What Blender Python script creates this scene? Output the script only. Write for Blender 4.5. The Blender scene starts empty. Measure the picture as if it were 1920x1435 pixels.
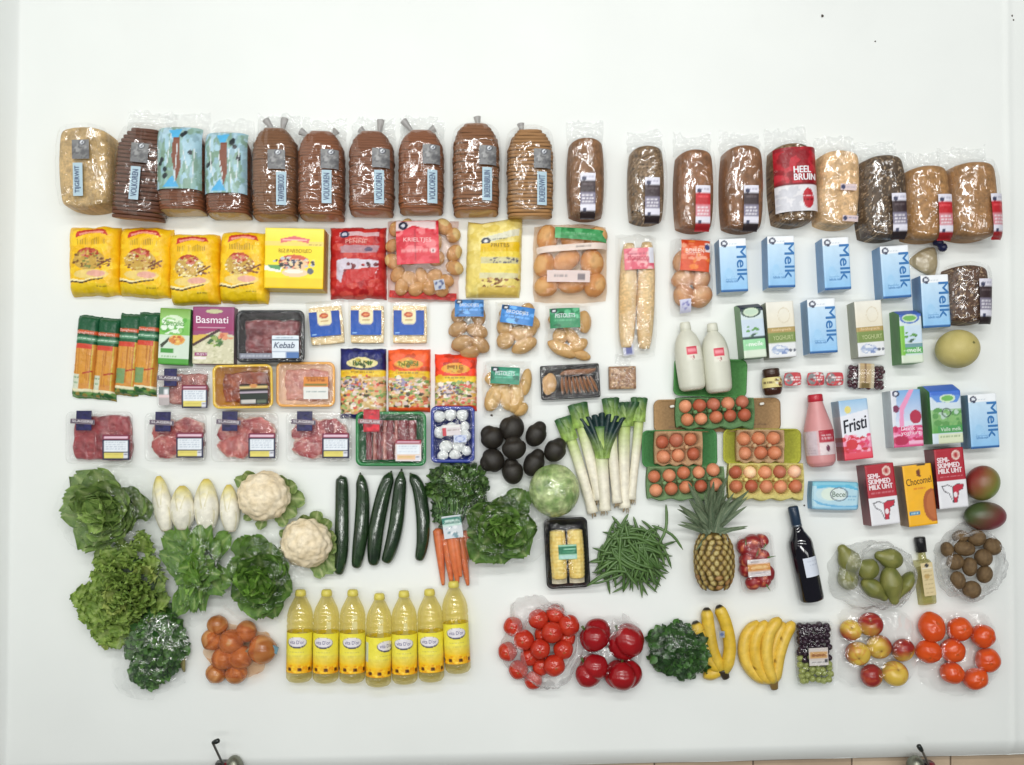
import bpy, math, random
import numpy as np
from mathutils import Matrix, Vector, Euler

random.seed(7)
RNG = np.random.default_rng(7)
SC = bpy.context.scene
COLL = SC.collection

# ------------------------------------------------------------------ camera, world, lamps, exposure
S = 0.00168          # metres on the ground per pixel of the photograph
H = 2.75             # camera height
NX, NY = 930.0, 850.0   # the point straight under the camera
cam_d = bpy.data.cameras.new("camera")
cam = bpy.data.objects.new("camera", cam_d)
COLL.objects.link(cam)
cam.location = (0, 0, H)
cam.rotation_euler = (0, 0, 0)
cam_d.sensor_width = 36.0
cam_d.lens = 36.0 * (H / S) / 1920.0
cam_d.shift_x = (960 - NX) / 1920.0
cam_d.shift_y = (NY - 717.5) / 1920.0
cam_d.clip_start = 0.05
cam_d.clip_end = 100
SC.camera = cam

world = bpy.data.worlds.new("World")
SC.world = world
world.use_nodes = True
wn = world.node_tree.nodes["Background"]
wn.inputs[0].default_value = (0.92, 0.985, 1.0, 1)
wn.inputs[1].default_value = 0.13

def lamp(x, y, z, sx, sy, watts, col):
    d = bpy.data.lights.new("ceiling_lamp", 'AREA')
    d.shape = 'RECTANGLE'; d.size = sx; d.size_y = sy; d.energy = watts; d.color = col
    o = bpy.data.objects.new("ceiling_lamp", d)
    COLL.objects.link(o); o.location = (x, y, z)
    return o
for lx, lf in ((-2.75, 0.66), (0.0, 1.85), (2.75, 0.66)):
    for ly, wt in ((2.5, 41), (0.95, 31), (-0.6, 23)):
        lamp(lx, ly, 4.3, 2.35, 0.30, wt * lf * 0.915, (1.0, 1.0, 0.98))

SC.view_settings.view_transform = 'Standard'
SC.view_settings.look = 'None'
SC.view_settings.exposure = 0.0
SC.view_settings.gamma = 1.0
SC.render.engine = 'CYCLES'
SC.cycles.transparent_max_bounces = 24
SC.cycles.max_bounces = 8

# ------------------------------------------------------------------ helpers
def lin(c):
    c = c / 255.0
    return c / 12.92 if c <= 0.04045 else ((c + 0.055) / 1.055) ** 2.4
_cc = {}
def C(r, g=None, b=None):
    if g is None:
        r, g, b = r
    k = (r, g, b)
    if k not in _cc:
        _cc[k] = np.array([lin(r), lin(g), lin(b)])
    return _cc[k]

def P(px, py, h=0.0):
    k = S * (1 - h / H)
    return ((px - NX) * k, -(py - NY) * k)

def hash2(ix, iy, seed):
    n = (ix.astype(np.int64) * 374761393 + iy.astype(np.int64) * 668265263 + seed * 974634777) & 0x7fffffff
    n = ((n ^ (n >> 13)) * 1274126177) & 0x7fffffff
    n = n ^ (n >> 16)
    return (n & 0xffff) / 65535.0
def vnoise(x, y, seed=0):
    x = np.asarray(x, float); y = np.asarray(y, float)
    ix = np.floor(x); iy = np.floor(y); fx = x - ix; fy = y - iy
    fx = fx * fx * (3 - 2 * fx); fy = fy * fy * (3 - 2 * fy)
    a = hash2(ix, iy, seed); b = hash2(ix + 1, iy, seed); c = hash2(ix, iy + 1, seed); d = hash2(ix + 1, iy + 1, seed)
    return (a * (1 - fx) + b * fx) * (1 - fy) + (c * (1 - fx) + d * fx) * fy
def fbm(x, y, seed=0, o=3):
    r = 0; a = 0.5; t = 0
    for i in range(o):
        r = r + a * vnoise(np.asarray(x) * 2 ** i, np.asarray(y) * 2 ** i, seed + i * 17); t += a; a *= 0.5
    return r / t          # 0..1
def ridge(x, y, seed=0, o=2):
    r = 0; a = 1.0; t = 0
    for i in range(o):
        r = r + a * (1 - np.abs(2 * vnoise(np.asarray(x) * 2 ** i, np.asarray(y) * 2 ** i, seed + 31 * i) - 1)) ** 3; t += a; a *= 0.55
    return r / t

# ------------------------------------------------------------------ materials: colour comes from the printed / natural colour attribute
MATS = {}
def nodes_new(name):
    m = bpy.data.materials.new(name); m.use_nodes = True
    nt = m.node_tree
    for n in list(nt.nodes): nt.nodes.remove(n)
    out = nt.nodes.new("ShaderNodeOutputMaterial")
    return m, nt, out
def vary(nt, lo, hi, scale, detail=3):
    at = nt.nodes.new("ShaderNodeAttribute"); at.attribute_name = "Col"
    tc = nt.nodes.new("ShaderNodeTexCoord")
    nz = nt.nodes.new("ShaderNodeTexNoise"); nz.inputs["Scale"].default_value = scale; nz.inputs["Detail"].default_value = detail
    nt.links.new(tc.outputs["Object"], nz.inputs["Vector"])
    mr = nt.nodes.new("ShaderNodeMapRange"); mr.inputs[1].default_value = 0.3; mr.inputs[2].default_value = 0.7
    mr.inputs[3].default_value = lo; mr.inputs[4].default_value = hi
    nt.links.new(nz.outputs["Fac"], mr.inputs[0])
    mx = nt.nodes.new("ShaderNodeVectorMath"); mx.operation = 'SCALE'
    nt.links.new(at.outputs["Color"], mx.inputs[0]); nt.links.new(mr.outputs[0], mx.inputs["Scale"])
    return mx.outputs[0], tc
def bump(nt, tc, scale, strength, dist, detail=3, stretch=None):
    nz = nt.nodes.new("ShaderNodeTexNoise"); nz.inputs["Scale"].default_value = scale; nz.inputs["Detail"].default_value = detail
    src = tc.outputs["Object"]
    if stretch:
        mp = nt.nodes.new("ShaderNodeMapping"); mp.inputs["Scale"].default_value = stretch
        nt.links.new(src, mp.inputs[0]); src = mp.outputs[0]
    nt.links.new(src, nz.inputs["Vector"])
    b = nt.nodes.new("ShaderNodeBump"); b.inputs["Strength"].default_value = strength; b.inputs["Distance"].default_value = dist
    nt.links.new(nz.outputs["Fac"], b.inputs["Height"])
    return b.outputs[0]
def mat(name, rough=0.5, lo=0.92, hi=1.06, vscale=60, bs=0, bscale=200, bdist=0.001, spec=0.5, coat=0, sub=0, trans=0, stretch=None, metal=0):
    m, nt, out = nodes_new(name)
    col, tc = vary(nt, lo, hi, vscale)
    p = nt.nodes.new("ShaderNodeBsdfPrincipled")
    nt.links.new(col, p.inputs["Base Color"])
    p.inputs["Roughness"].default_value = rough
    p.inputs["Specular IOR Level"].default_value = spec
    p.inputs["Coat Weight"].default_value = coat
    p.inputs["Coat Roughness"].default_value = 0.08
    p.inputs["Metallic"].default_value = metal
    nrm = None
    if bs:
        nrm = bump(nt, tc, bscale, bs, bdist, stretch=stretch)
        nt.links.new(nrm, p.inputs["Normal"])
        if coat: nt.links.new(nrm, p.inputs["Coat Normal"])
    last = p.outputs[0]
    if trans:
        tr = nt.nodes.new("ShaderNodeBsdfTranslucent"); nt.links.new(col, tr.inputs[0])
        mx = nt.nodes.new("ShaderNodeMixShader"); mx.inputs[0].default_value = trans
        nt.links.new(last, mx.inputs[1]); nt.links.new(tr.outputs[0], mx.inputs[2]); last = mx.outputs[0]
    nt.links.new(last, out.inputs[0])
    MATS[name] = m
    return m
mat("paper_print", 0.6, 0.97, 1.03, 40)
mat("carton_board", 0.42, 0.96, 1.03, 30, bs=0.15, bscale=60, bdist=0.002)
mat("printed_film", 0.42, 0.93, 1.06, 50, bs=0.45, bscale=60, bdist=0.006, coat=0.12, spec=0.35)
mat("crust", 0.5, 0.80, 1.25, 130, bs=0.5, bscale=240, bdist=0.002, spec=0.3)
mat("crumb", 0.85, 0.85, 1.1, 220, bs=0.4, bscale=400, bdist=0.001)
mat("meat", 0.33, 0.62, 0.98, 70, bs=0.5, bscale=120, bdist=0.003)
mat("leaf", 0.40, 0.72, 1.4, 60, bs=0.5, bscale=160, bdist=0.002, trans=0.18)
mat("vegetable", 0.36, 0.88, 1.1, 60, bs=0.15, bscale=150, bdist=0.001)
mat("skin_gloss", 0.16, 0.9, 1.08, 50, bs=0.08, bscale=120, bdist=0.001)
mat("skin_matte", 0.5, 0.85, 1.12, 90, bs=0.4, bscale=260, bdist=0.001)
mat("cucumber_skin", 0.2, 0.8, 1.25, 50, bs=0.5, bscale=120, bdist=0.0015, coat=0.6, stretch=(1, 0.25, 1))
mat("moulded_pulp", 0.9, 0.85, 1.08, 140, bs=0.6, bscale=350, bdist=0.0015, spec=0.2)
mat("plastic", 0.28, 0.97, 1.03, 30)
mat("soft_plastic", 0.35, 0.96, 1.03, 30, trans=0.15)
mat("black_glass", 0.06, 0.9, 1.1, 30, coat=0.5)
mat("metal", 0.35, 0.9, 1.05, 50, metal=0.8)
mat("egg_shell", 0.5, 0.93, 1.05, 200, bs=0.1, bscale=500, bdist=0.0005)

def film(name, tint=(0.992, 0.994, 0.994), haze=0.03, base=0.05, rough=0.1, bscale=45, bstr=0.9, bdist=0.012, edge=0.35, stretch=None, dark=None):
    """a thin clear plastic film: see-through with sharp broken highlights and a little milkiness"""
    m, nt, out = nodes_new(name)
    tc = nt.nodes.new("ShaderNodeTexCoord")
    nrm = bump(nt, tc, bscale, bstr, bdist, 4, stretch)
    tr = nt.nodes.new("ShaderNodeBsdfTransparent"); tr.inputs[0].default_value = (*tint, 1)
    d0 = nt.nodes.new("ShaderNodeBsdfDiffuse"); d0.inputs[0].default_value = (*(dark or (0.95, 0.955, 0.955)), 1)
    d1 = nt.nodes.new("ShaderNodeBsdfTranslucent"); d1.inputs[0].default_value = (*(dark or (0.95, 0.955, 0.955)), 1)
    df = nt.nodes.new("ShaderNodeMixShader"); df.inputs[0].default_value = 0.55
    nt.links.new(d0.outputs[0], df.inputs[1]); nt.links.new(d1.outputs[0], df.inputs[2])
    m1 = nt.nodes.new("ShaderNodeMixShader")
    lw0 = nt.nodes.new("ShaderNodeLayerWeight"); lw0.inputs[0].default_value = 0.35
    hz = nt.nodes.new("ShaderNodeMapRange"); hz.inputs[3].default_value = haze; hz.inputs[4].default_value = min(1, haze + edge)
    nt.links.new(lw0.outputs["Facing"], hz.inputs[0]); nt.links.new(hz.outputs[0], m1.inputs[0])
    nt.links.new(tr.outputs[0], m1.inputs[1]); nt.links.new(df.outputs[0], m1.inputs[2])
    gl = nt.nodes.new("ShaderNodeBsdfGlossy"); gl.inputs["Roughness"].default_value = rough
    gl.inputs[0].default_value = (1, 1, 1, 1)
    nt.links.new(nrm, gl.inputs["Normal"])
    lw = nt.nodes.new("ShaderNodeFresnel"); lw.inputs[0].default_value = 1.36
    nt.links.new(nrm, lw.inputs["Normal"])
    ad = nt.nodes.new("ShaderNodeMath"); ad.operation = 'ADD'; ad.inputs[1].default_value = base; ad.use_clamp = True
    mn = nt.nodes.new("ShaderNodeMath"); mn.operation = 'MINIMUM'; mn.inputs[1].default_value = 0.09
    nt.links.new(lw.outputs[0], mn.inputs[0]); nt.links.new(mn.outputs[0], ad.inputs[0])
    m2 = nt.nodes.new("ShaderNodeMixShader")
    nt.links.new(ad.outputs[0], m2.inputs[0]); nt.links.new(m1.outputs[0], m2.inputs[1]); nt.links.new(gl.outputs[0], m2.inputs[2])
    nt.links.new(m2.outputs[0], out.inputs[0])
    MATS[name] = m
film("clear_film", haze=0.0, base=0.05, edge=0.06, bscale=14, bdist=0.016)
film("bread_film", haze=0.0, base=0.05, rough=0.12, bscale=7, bdist=0.022, bstr=0.9, stretch=(2.2, 0.55, 1), edge=0.05)
film("leaf_bag", haze=0.0, base=0.004, edge=0.05, bscale=12, bdist=0.02, bstr=1.0)
film("tail_film", haze=0.10, base=0.05, bscale=30, bdist=0.02, edge=0.16)
film("cloudy_film", haze=0.12, base=0.03, rough=0.18, bscale=30, edge=0.34)
film("tray_film", haze=0.0, base=0.015, bscale=18, bdist=0.012, bstr=0.8, edge=0.04)
film("clear_tray", haze=0.01, base=0.02, rough=0.12, bscale=20, bstr=0.3, edge=0.25)
film("oil_bottle", tint=(0.97, 0.92, 0.66), haze=0.02, base=0.02, rough=0.08, bscale=14, bstr=0.35, bdist=0.01, edge=0.30, dark=(0.62, 0.50, 0.14))
film("pale_oil", tint=(0.9, 0.88, 0.66), haze=0.05, base=0.03, rough=0.08, bscale=14, bstr=0.3, edge=0.4, dark=(0.45, 0.42, 0.2))
film("orange_net", tint=(1.0, 0.80, 0.62), haze=0.03, base=0.01, rough=0.25, bscale=120, edge=0.2, dark=(0.75, 0.36, 0.16))
film("red_film", tint=(1, 0.90, 0.87), haze=0.03, base=0.02, bscale=30, bdist=0.015, edge=0.3, dark=(0.6, 0.05, 0.05))
film("peach_film", tint=(1, 0.9, 0.8), haze=0.08, base=0.02, bscale=30, bdist=0.012, edge=0.25, dark=(0.75, 0.45, 0.25))
film("yellow_film", tint=(1, 0.95, 0.65), haze=0.06, base=0.02, bscale=30, bdist=0.015, edge=0.3, dark=(0.75, 0.55, 0.10))

# ------------------------------------------------------------------ things, parts, meshes
class Th:
    pass
def T(name, label, cat, px, py, h=0.0, rot=0.0, group=None, z=0.0):
    """a thing: an Empty on its base; (px, py) is where its face at height h shows"""
    o = bpy.data.objects.new(name, None); COLL.objects.link(o)
    x, y = P(px, py, h + z)
    o.location = (x, y, z); o.rotation_euler = (0, 0, math.radians(rot))
    o.empty_display_size = 0.02
    o["label"] = label; o["category"] = cat
    if group: o["group"] = group
    t = Th(); t.o = o; t.k = S * (1 - (h + z) / H); t.h = h
    return t

def mkmesh(name, V, F, m, col=None, smooth=True):
    me = bpy.data.meshes.new(name)
    V = np.asarray(V, float)
    me.from_pydata(V.tolist(), [], F.tolist() if isinstance(F, np.ndarray) else F)
    if col is not None:
        col = np.asarray(col, float)
        if col.ndim == 1: col = np.tile(col, (len(V), 1))
        a = me.color_attributes.new("Col", 'FLOAT_COLOR', 'POINT')
        c4 = np.ones((len(V), 4), np.float32); c4[:, :3] = col
        a.data.foreach_set("color", c4.ravel())
    if smooth:
        me.polygons.foreach_set("use_smooth", [True] * len(me.polygons))
    me.materials.append(MATS[m] if isinstance(m, str) else m)
    me.update()
    return me
def link(name, me, parent=None, M=None, kind=None, label=None):
    o = bpy.data.objects.new(name, me); COLL.objects.link(o)
    if parent is not None: o.parent = parent.o if isinstance(parent, Th) else parent
    if M is not None: o.matrix_basis = M
    if kind: o["kind"] = kind
    if label: o["label"] = label
    return o
def part(name, t, V, F, m, col=None, smooth=True, M=None, kind=None, label=None):
    return link(name, mkmesh(name, V, F, m, col, smooth), t, M, kind, label)
def solo(name, me, label, cat, loc, rot=(0, 0, 0), scale=(1, 1, 1), group=None):
    o = bpy.data.objects.new(name, me); COLL.objects.link(o)
    o.location = loc; o.rotation_euler = rot; o.scale = scale
    o["label"] = label; o["category"] = cat
    if group: o["group"] = group
    return o

def gridF(n, m, wrap=False):
    i, j = np.meshgrid(np.arange(n if wrap else n - 1), np.arange(m - 1), indexing='ij')
    i2 = (i + 1) % n
    return np.stack([i * m + j, i2 * m + j, i2 * m + j + 1, i * m + j + 1], -1).reshape(-1, 4)

class Art:
    """flat print: a small canvas in the packet's own pixels"""
    def __init__(s, w, h, c):
        s.w, s.h = w, h; s.q = 2
        s.a = np.empty((int(h * 2), int(w * 2), 3)); s.a[:] = C(c)
        s.Y, s.X = np.mgrid[0:s.a.shape[0], 0:s.a.shape[1]]; s.X = (s.X + .5) / 2; s.Y = (s.Y + .5) / 2
    def put(s, mask, c, al=1.0):
        s.a[mask] = s.a[mask] * (1 - al) + C(c) * al; return s
    def rect(s, x0, y0, x1, y1, c, al=1.0): return s.put((s.X >= x0) & (s.X < x1) & (s.Y >= y0) & (s.Y < y1), c, al)
    def ell(s, cx, cy, rx, ry, c, al=1.0): return s.put(((s.X - cx) / rx) ** 2 + ((s.Y - cy) / ry) ** 2 < 1, c, al)
    def ring(s, cx, cy, rx, ry, w, c):
        d = np.sqrt(((s.X - cx) / rx) ** 2 + ((s.Y - cy) / ry) ** 2); return s.put((d < 1) & (d > 1 - w), c)
    def poly(s, pts, c, al=1.0):
        ins = np.zeros(s.X.shape, bool); n = len(pts)
        for i in range(n):
            x1, y1 = pts[i]; x2, y2 = pts[(i + 1) % n]
            if y1 == y2: continue
            cond = ((y1 > s.Y) != (y2 > s.Y)) & (s.X < (x2 - x1) * (s.Y - y1) / (y2 - y1) + x1)
            ins ^= cond
        return s.put(ins, c, al)
    def line(s, x0, y0, x1, y1, w, c):
        dx, dy = x1 - x0, y1 - y0; L = math.hypot(dx, dy) + 1e-6
        tt = ((s.X - x0) * dx + (s.Y - y0) * dy) / L; dd = np.abs((s.X - x0) * dy - (s.Y - y0) * dx) / L
        return s.put((tt > 0) & (tt < L) & (dd < w / 2), c)
    def grad(s, y0, y1, c0, c1, x0=0, x1=1e9):
        m = (s.Y >= y0) & (s.Y < y1) & (s.X >= x0) & (s.X < x1)
        f = ((s.Y - y0) / (y1 - y0))[m][:, None]; s.a[m] = C(c0) * (1 - f) + C(c1) * f; return s
    def dabs(s, x0, y0, x1, y1, cols, n, r0=2, r1=5, seed=0, oval=True, asp=0.7):
        g = random.Random(seed)
        for i in range(n):
            x, y = g.uniform(x0, x1), g.uniform(y0, y1)
            if oval:
                if ((x - (x0 + x1) / 2) / ((x1 - x0) / 2)) ** 2 + ((y - (y0 + y1) / 2) / ((y1 - y0) / 2)) ** 2 > 1: continue
            s.ell(x, y, g.uniform(r0, r1), g.uniform(r0, r1) * asp, g.choice(cols))
        return s
    def words(s, x0, y, x1, c, hgt=2.5, seed=0, al=0.8):
        g = random.Random(seed); x = x0
        while x < x1:
            w = g.uniform(2, 7); s.rect(x, y, min(x + w, x1), y + hgt, c, al); x += w + g.uniform(1, 2)
        return s
    def speck(s, amt, seed=0, sc=0.4):
        s.a *= (1 + amt * (2 * fbm(s.X * sc, s.Y * sc, seed, 3) - 1))[..., None]; return s
    def sample(s, u, v):
        """u, v in 0..1, v down"""
        x = np.clip(u * s.a.shape[1] - .5, 0, s.a.shape[1] - 1.001); y = np.clip(v * s.a.shape[0] - .5, 0, s.a.shape[0] - 1.001)
        ix = x.astype(int); iy = y.astype(int); fx = (x - ix)[..., None]; fy = (y - iy)[..., None]
        ix2 = np.minimum(ix + 1, s.a.shape[1] - 1); iy2 = np.minimum(iy + 1, s.a.shape[0] - 1)
        return (s.a[iy, ix] * (1 - fx) + s.a[iy, ix2] * fx) * (1 - fy) + (s.a[iy2, ix] * (1 - fx) + s.a[iy2, ix2] * fx) * fy

def hf(name, t, W, L, zf, m, col, cell=2.0, zb=0.0, rnd=0.0, x=0, y=0, rot=0, warp=None, side=None, skirt=True, wr=0, wsc=0.12, wasp=1.0, seed=1, even=False, kind=None, label=None):
    """a soft or hard body seen from above: zf(u, v) gives its height in metres over the outline; the sides go down to zb"""
    k = t.k
    n = max(3, int(round(W / cell)) + 1); mm = max(3, int(round(L / cell)) + 1)
    uu = np.linspace(-1, 1, n); vv = np.linspace(-1, 1, mm)
    if even: uu = np.sin(uu * math.pi / 2); vv = np.sin(vv * math.pi / 2)
    U, Vv = np.meshgrid(uu, vv, indexing='ij')
    X = U * np.sqrt(1 - rnd * Vv ** 2 / 2) * W / 2; Y = Vv * np.sqrt(1 - rnd * U ** 2 / 2) * L / 2
    if warp is not None:
        dx, dy = warp(U, Vv); X = X + dx; Y = Y + dy
    Z = zf(U, Vv) * np.ones_like(U)
    if wr: Z = Z + wr * (ridge(X * wsc, Y * wsc * wasp, seed) - 0.4)
    if isinstance(col, Art): cc = col.sample((U + 1) / 2, (1 - Vv) / 2).reshape(-1, 3)
    elif callable(col): cc = col(U, Vv, X, Y).reshape(-1, 3)
    else: cc = np.tile(np.asarray(col), (n * mm, 1))
    c_, s_ = math.cos(math.radians(rot)), math.sin(math.radians(rot))
    XX = (x + X * c_ - Y * s_) * k; YY = (y + X * s_ + Y * c_) * k
    V = np.stack([XX, YY, Z], -1).reshape(-1, 3)
    F = gridF(n, mm).tolist()
    if skirt:
        idx = [i * mm for i in range(n)] + [(n - 1) * mm + j for j in range(1, mm)] + [i * mm + mm - 1 for i in range(n - 2, -1, -1)] + [j for j in range(mm - 2, 0, -1)]
        b = len(V); ring = V[idx]; lo = ring.copy(); lo[:, 2] = zb
        sc = cc[idx] if side is None else (side(ring, cc[idx]) if callable(side) else np.tile(np.asarray(side), (len(idx), 1)))
        V = np.concatenate([V, ring, lo]); cc = np.concatenate([cc, sc, sc]); q = len(idx)
        for i in range(q):
            j = (i + 1) % q; F.append([b + j, b + i, b + q + i, b + q + j])
        F.append([b + q + i for i in range(q - 1, -1, -1)])
    o = part(name, t, V, F, m, cc, True, None, kind, label)
    if skirt:
        fl = np.ones(len(F), bool); 
    return o

def pillow(h, a=4, b=4, c=0.6, z0=0.003):
    return lambda u, v: z0 + h * np.clip((1 - np.abs(u) ** a) * (1 - np.abs(v) ** b), 0, 1) ** c
def dome(h, p=3.0, q=6.0, z0=0.0):
    return lambda u, v: z0 + h * np.clip(1 - np.abs(u) ** p, 0, 1) ** (1 / p) * np.clip(1 - np.abs(v) ** q, 0, 1) ** (1 / q)
def on(zf, W, L, e=0.0015):
    """the height just above that body at a point (x, y) in its pixels"""
    return lambda x, y: zf(np.clip(2 * np.asarray(x) / W, -1, 1), np.clip(2 * np.asarray(y) / L, -1, 1)) + e

def patch(name, t, x, y, w, l, art, zfun, rot=0, m="paper_print", cell=2.0, label=None, thick=0.0006):
    """a label stuck on a body: follows its surface"""
    k = t.k
    n = max(3, int(w / cell) + 1); mm = max(3, int(l / cell) + 1)
    U, Vv = np.meshgrid(np.linspace(-1, 1, n), np.linspace(-1, 1, mm), indexing='ij')
    c_, s_ = math.cos(math.radians(rot)), math.sin(math.radians(rot))
    X = x + U * w / 2 * c_ - Vv * l / 2 * s_; Y = y + U * w / 2 * s_ + Vv * l / 2 * c_
    Z = zfun(X, Y) * np.ones_like(X)
    cc = art.sample((U + 1) / 2, (1 - Vv) / 2).reshape(-1, 3) if isinstance(art, Art) else np.tile(np.asarray(art), (n * mm, 1))
    V = np.stack([X * k, Y * k, Z], -1).reshape(-1, 3)
    F = gridF(n, mm).tolist()
    t.lastp = part(name, t, V, F, m, cc, True, None, None, label)
    return t.lastp

_txt = {}
def text_mesh(body, bold=0.0):
    key = (body, bold)
    if key not in _txt:
        cu = bpy.data.curves.new("lettering", 'FONT'); cu.body = body; cu.offset = 0.0; cu.resolution_u = 3
        cu.space_line = 0.8
        ob = bpy.data.objects.new("lettering", cu); COLL.objects.link(ob)
        bpy.context.view_layer.update()
        me = bpy.data.meshes.new_from_object(ob.evaluated_get(bpy.context.evaluated_depsgraph_get()))
        V = np.array([v.co[:] for v in me.vertices]); F = [list(p.vertices) for p in me.polygons]
        bpy.data.objects.remove(ob); bpy.data.curves.remove(cu); bpy.data.meshes.remove(me)
        lo = V.min(0); hi = V.max(0); V = (V - (lo + hi) / 2) / np.maximum(hi - lo, 1e-6)
        _txt[key] = (V, F)
    return _txt[key]
def text(t, body, x, y, w, hgt, col, zfun, rot=0, bold=0.02, m="paper_print", shear=0.0, name="lettering"):
    V, F = text_mesh(body, bold); k = t.k
    a = V[:, 0] * w + shear * V[:, 1] * hgt; b = V[:, 1] * hgt
    c_, s_ = math.cos(math.radians(rot)), math.sin(math.radians(rot))
    X = x + a * c_ - b * s_; Y = y + a * s_ + b * c_
    Z = zfun(X, Y) * np.ones_like(X) + 0.0006
    V3 = np.stack([X * k, Y * k, Z], -1)
    if bold >= .03:          # heavy type: the same strokes set three times, a hair apart
        e = .022 * hgt * k; q = len(V3); d = np.array([c_, s_, 0]) * e
        V3 = np.concatenate([V3, V3 + d + np.array([0, 0, .0002]), V3 - d + np.array([0, 0, .0004]), V3 + np.array([-s_, c_, 0]) * e + np.array([0, 0, .0006])])
        F = [[a + q * i for a in f] for i in range(4) for f in F]
    return part(name, getattr(t, "lastp", None) or t, V3, F, m, C(col), False)

def rr(w, l, r, n=6):
    pts = []
    for cx, cy, a0 in ((w / 2 - r, l / 2 - r, 0), (-w / 2 + r, l / 2 - r, 90), (-w / 2 + r, -l / 2 + r, 180), (w / 2 - r, -l / 2 + r, 270)):
        for i in range(n + 1):
            a = math.radians(a0 + 90 * i / n); pts.append((cx + r * math.cos(a), cy + r * math.sin(a)))
    return np.array(pts)
def loft(name, t, rings, m, col, x=0, y=0, rot=0, cap0=True, cap1=False, kind=None, n=6, label=None):
    """a tray: rounded rectangles (w, l, r, z) joined from the first to the last"""
    k = t.k; V = []; F = []; cc = []
    c_, s_ = math.cos(math.radians(rot)), math.sin(math.radians(rot))
    for i, rg in enumerate(rings):
        p = rr(rg[0], rg[1], rg[2], n); q = len(p)
        X = x + p[:, 0] * c_ - p[:, 1] * s_; Y = y + p[:, 0] * s_ + p[:, 1] * c_
        V.append(np.stack([X * k, Y * k, np.full(q, rg[3])], -1))
        cc.append(np.tile(col if len(rg) < 5 else rg[4], (q, 1)))
    q = len(V[0])
    for i in range(len(rings) - 1):
        for j in range(q):
            F.append([i * q + j, i * q + (j + 1) % q, (i + 1) * q + (j + 1) % q, (i + 1) * q + j])
    if cap0: F.append(list(range(q))[::-1])
    if cap1: F.append([(len(rings) - 1) * q + j for j in range(q)])
    return part(name, t, np.concatenate(V), F, m, np.concatenate(cc), True, None, kind, label)

def lathe_data(prof, seg=24, a0=0, a1=360, flat=1.0):
    full = (a1 - a0) >= 360
    ns = seg if full else seg + 1
    ang = np.radians(a0 + (a1 - a0) * np.arange(ns) / seg)
    pr = np.array(prof, float)
    A, J = np.meshgrid(ang, np.arange(len(pr)), indexing='ij')
    R = pr[J, 1]; Yv = pr[J, 0]
    V = np.stack([np.cos(A) * R, Yv, np.sin(A) * R * flat], -1).reshape(-1, 3)
    F = gridF(ns, len(pr), full)
    return V, F, A, J
def lathe(name, t, prof, m, col, x=0, y=0, z=0, rot=0, seg=24, a0=0, a1=360, art=None, flat=1.0, label=None):
    """round body lying along its own y; profile points are (y, r) in pixels"""
    V, F, A, J = lathe_data(prof, seg, a0, a1, flat)
    k = t.k
    if art is not None:
        u = 1 - (A - math.radians(a0)) / math.radians(a1 - a0)
        yy = V[:, 1].reshape(A.shape); v = (yy.max() - yy) / (yy.max() - yy.min() + 1e-9)
        cc = art.sample(u, v).reshape(-1, 3)
    elif callable(col): cc = col(V)
    else: cc = np.tile(col, (len(V), 1))
    c_, s_ = math.cos(math.radians(rot)), math.sin(math.radians(rot))
    X = x + V[:, 0] * c_ - V[:, 1] * s_; Y = y + V[:, 0] * s_ + V[:, 1] * c_
    V2 = np.stack([X * k, Y * k, z + V[:, 2] * k], -1)
    o = part(name, t, V2, F, m, cc, True, None, None, label)
    if name == "label": t.lastp = o
    return o

def blob_data(seg=20, ring=14, disp=None, colf=None, col=(1, 1, 1)):
    th = np.linspace(0, math.pi, ring); ph = np.arange(seg) / seg * 2 * math.pi
    PH, TH = np.meshgrid(ph, th, indexing='ij')
    D = np.stack([np.cos(PH) * np.sin(TH), np.sin(PH) * np.sin(TH), np.cos(TH)], -1)
    R = np.ones(PH.shape) if disp is None else disp(D)
    V = (D * R[..., None]).reshape(-1, 3)
    F = gridF(seg, ring, True)[:, ::-1]
    cc = (colf(D).reshape(-1, 3) if colf else np.tile(np.asarray(col), (len(V), 1)))
    return V, F, cc
def n3(D, sc, seed=0, o=2):
    x, y, z = D[..., 0] * sc, D[..., 1] * sc, D[..., 2] * sc
    return (fbm(x + 7.3, y + z * 0.7, seed, o) + fbm(y - 3.1, z + x * 0.6, seed + 5, o) + fbm(z + 1.7, x - y * 0.5, seed + 9, o)) / 3
def mixc(a, b, f):
    f = np.clip(np.asarray(f), 0, 1)[..., None]; return np.asarray(a) * (1 - f) + np.asarray(b) * f

def tube_data(pts, rad, seg=10, flat=1.0):
    pts = np.asarray(pts, float); n = len(pts)
    rad = np.asarray(rad, float)
    V = []
    tan = np.gradient(pts, axis=0); tan /= np.linalg.norm(tan, axis=1)[:, None] + 1e-9
    up = np.array([0, 0, 1.0])
    for i in range(n):
        sd = np.cross(tan[i], up); nn = np.linalg.norm(sd)
        sd = np.array([1.0, 0, 0]) if nn < 1e-4 else sd / nn
        u2 = np.cross(sd, tan[i])
        for j in range(seg):
            a = 2 * math.pi * j / seg
            V.append(pts[i] + rad[i] * (math.cos(a) * sd + math.sin(a) * u2 * flat))
    F = []
    for i in range(n - 1):
        for j in range(seg):
            F.append([i * seg + j, i * seg + (j + 1) % seg, (i + 1) * seg + (j + 1) % seg, (i + 1) * seg + j])
    F.append(list(range(seg))[::-1]); F.append([(n - 1) * seg + j for j in range(seg)])
    return np.array(V), F
def percol(cols, seg): return np.repeat(np.asarray(cols), seg, axis=0)
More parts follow.
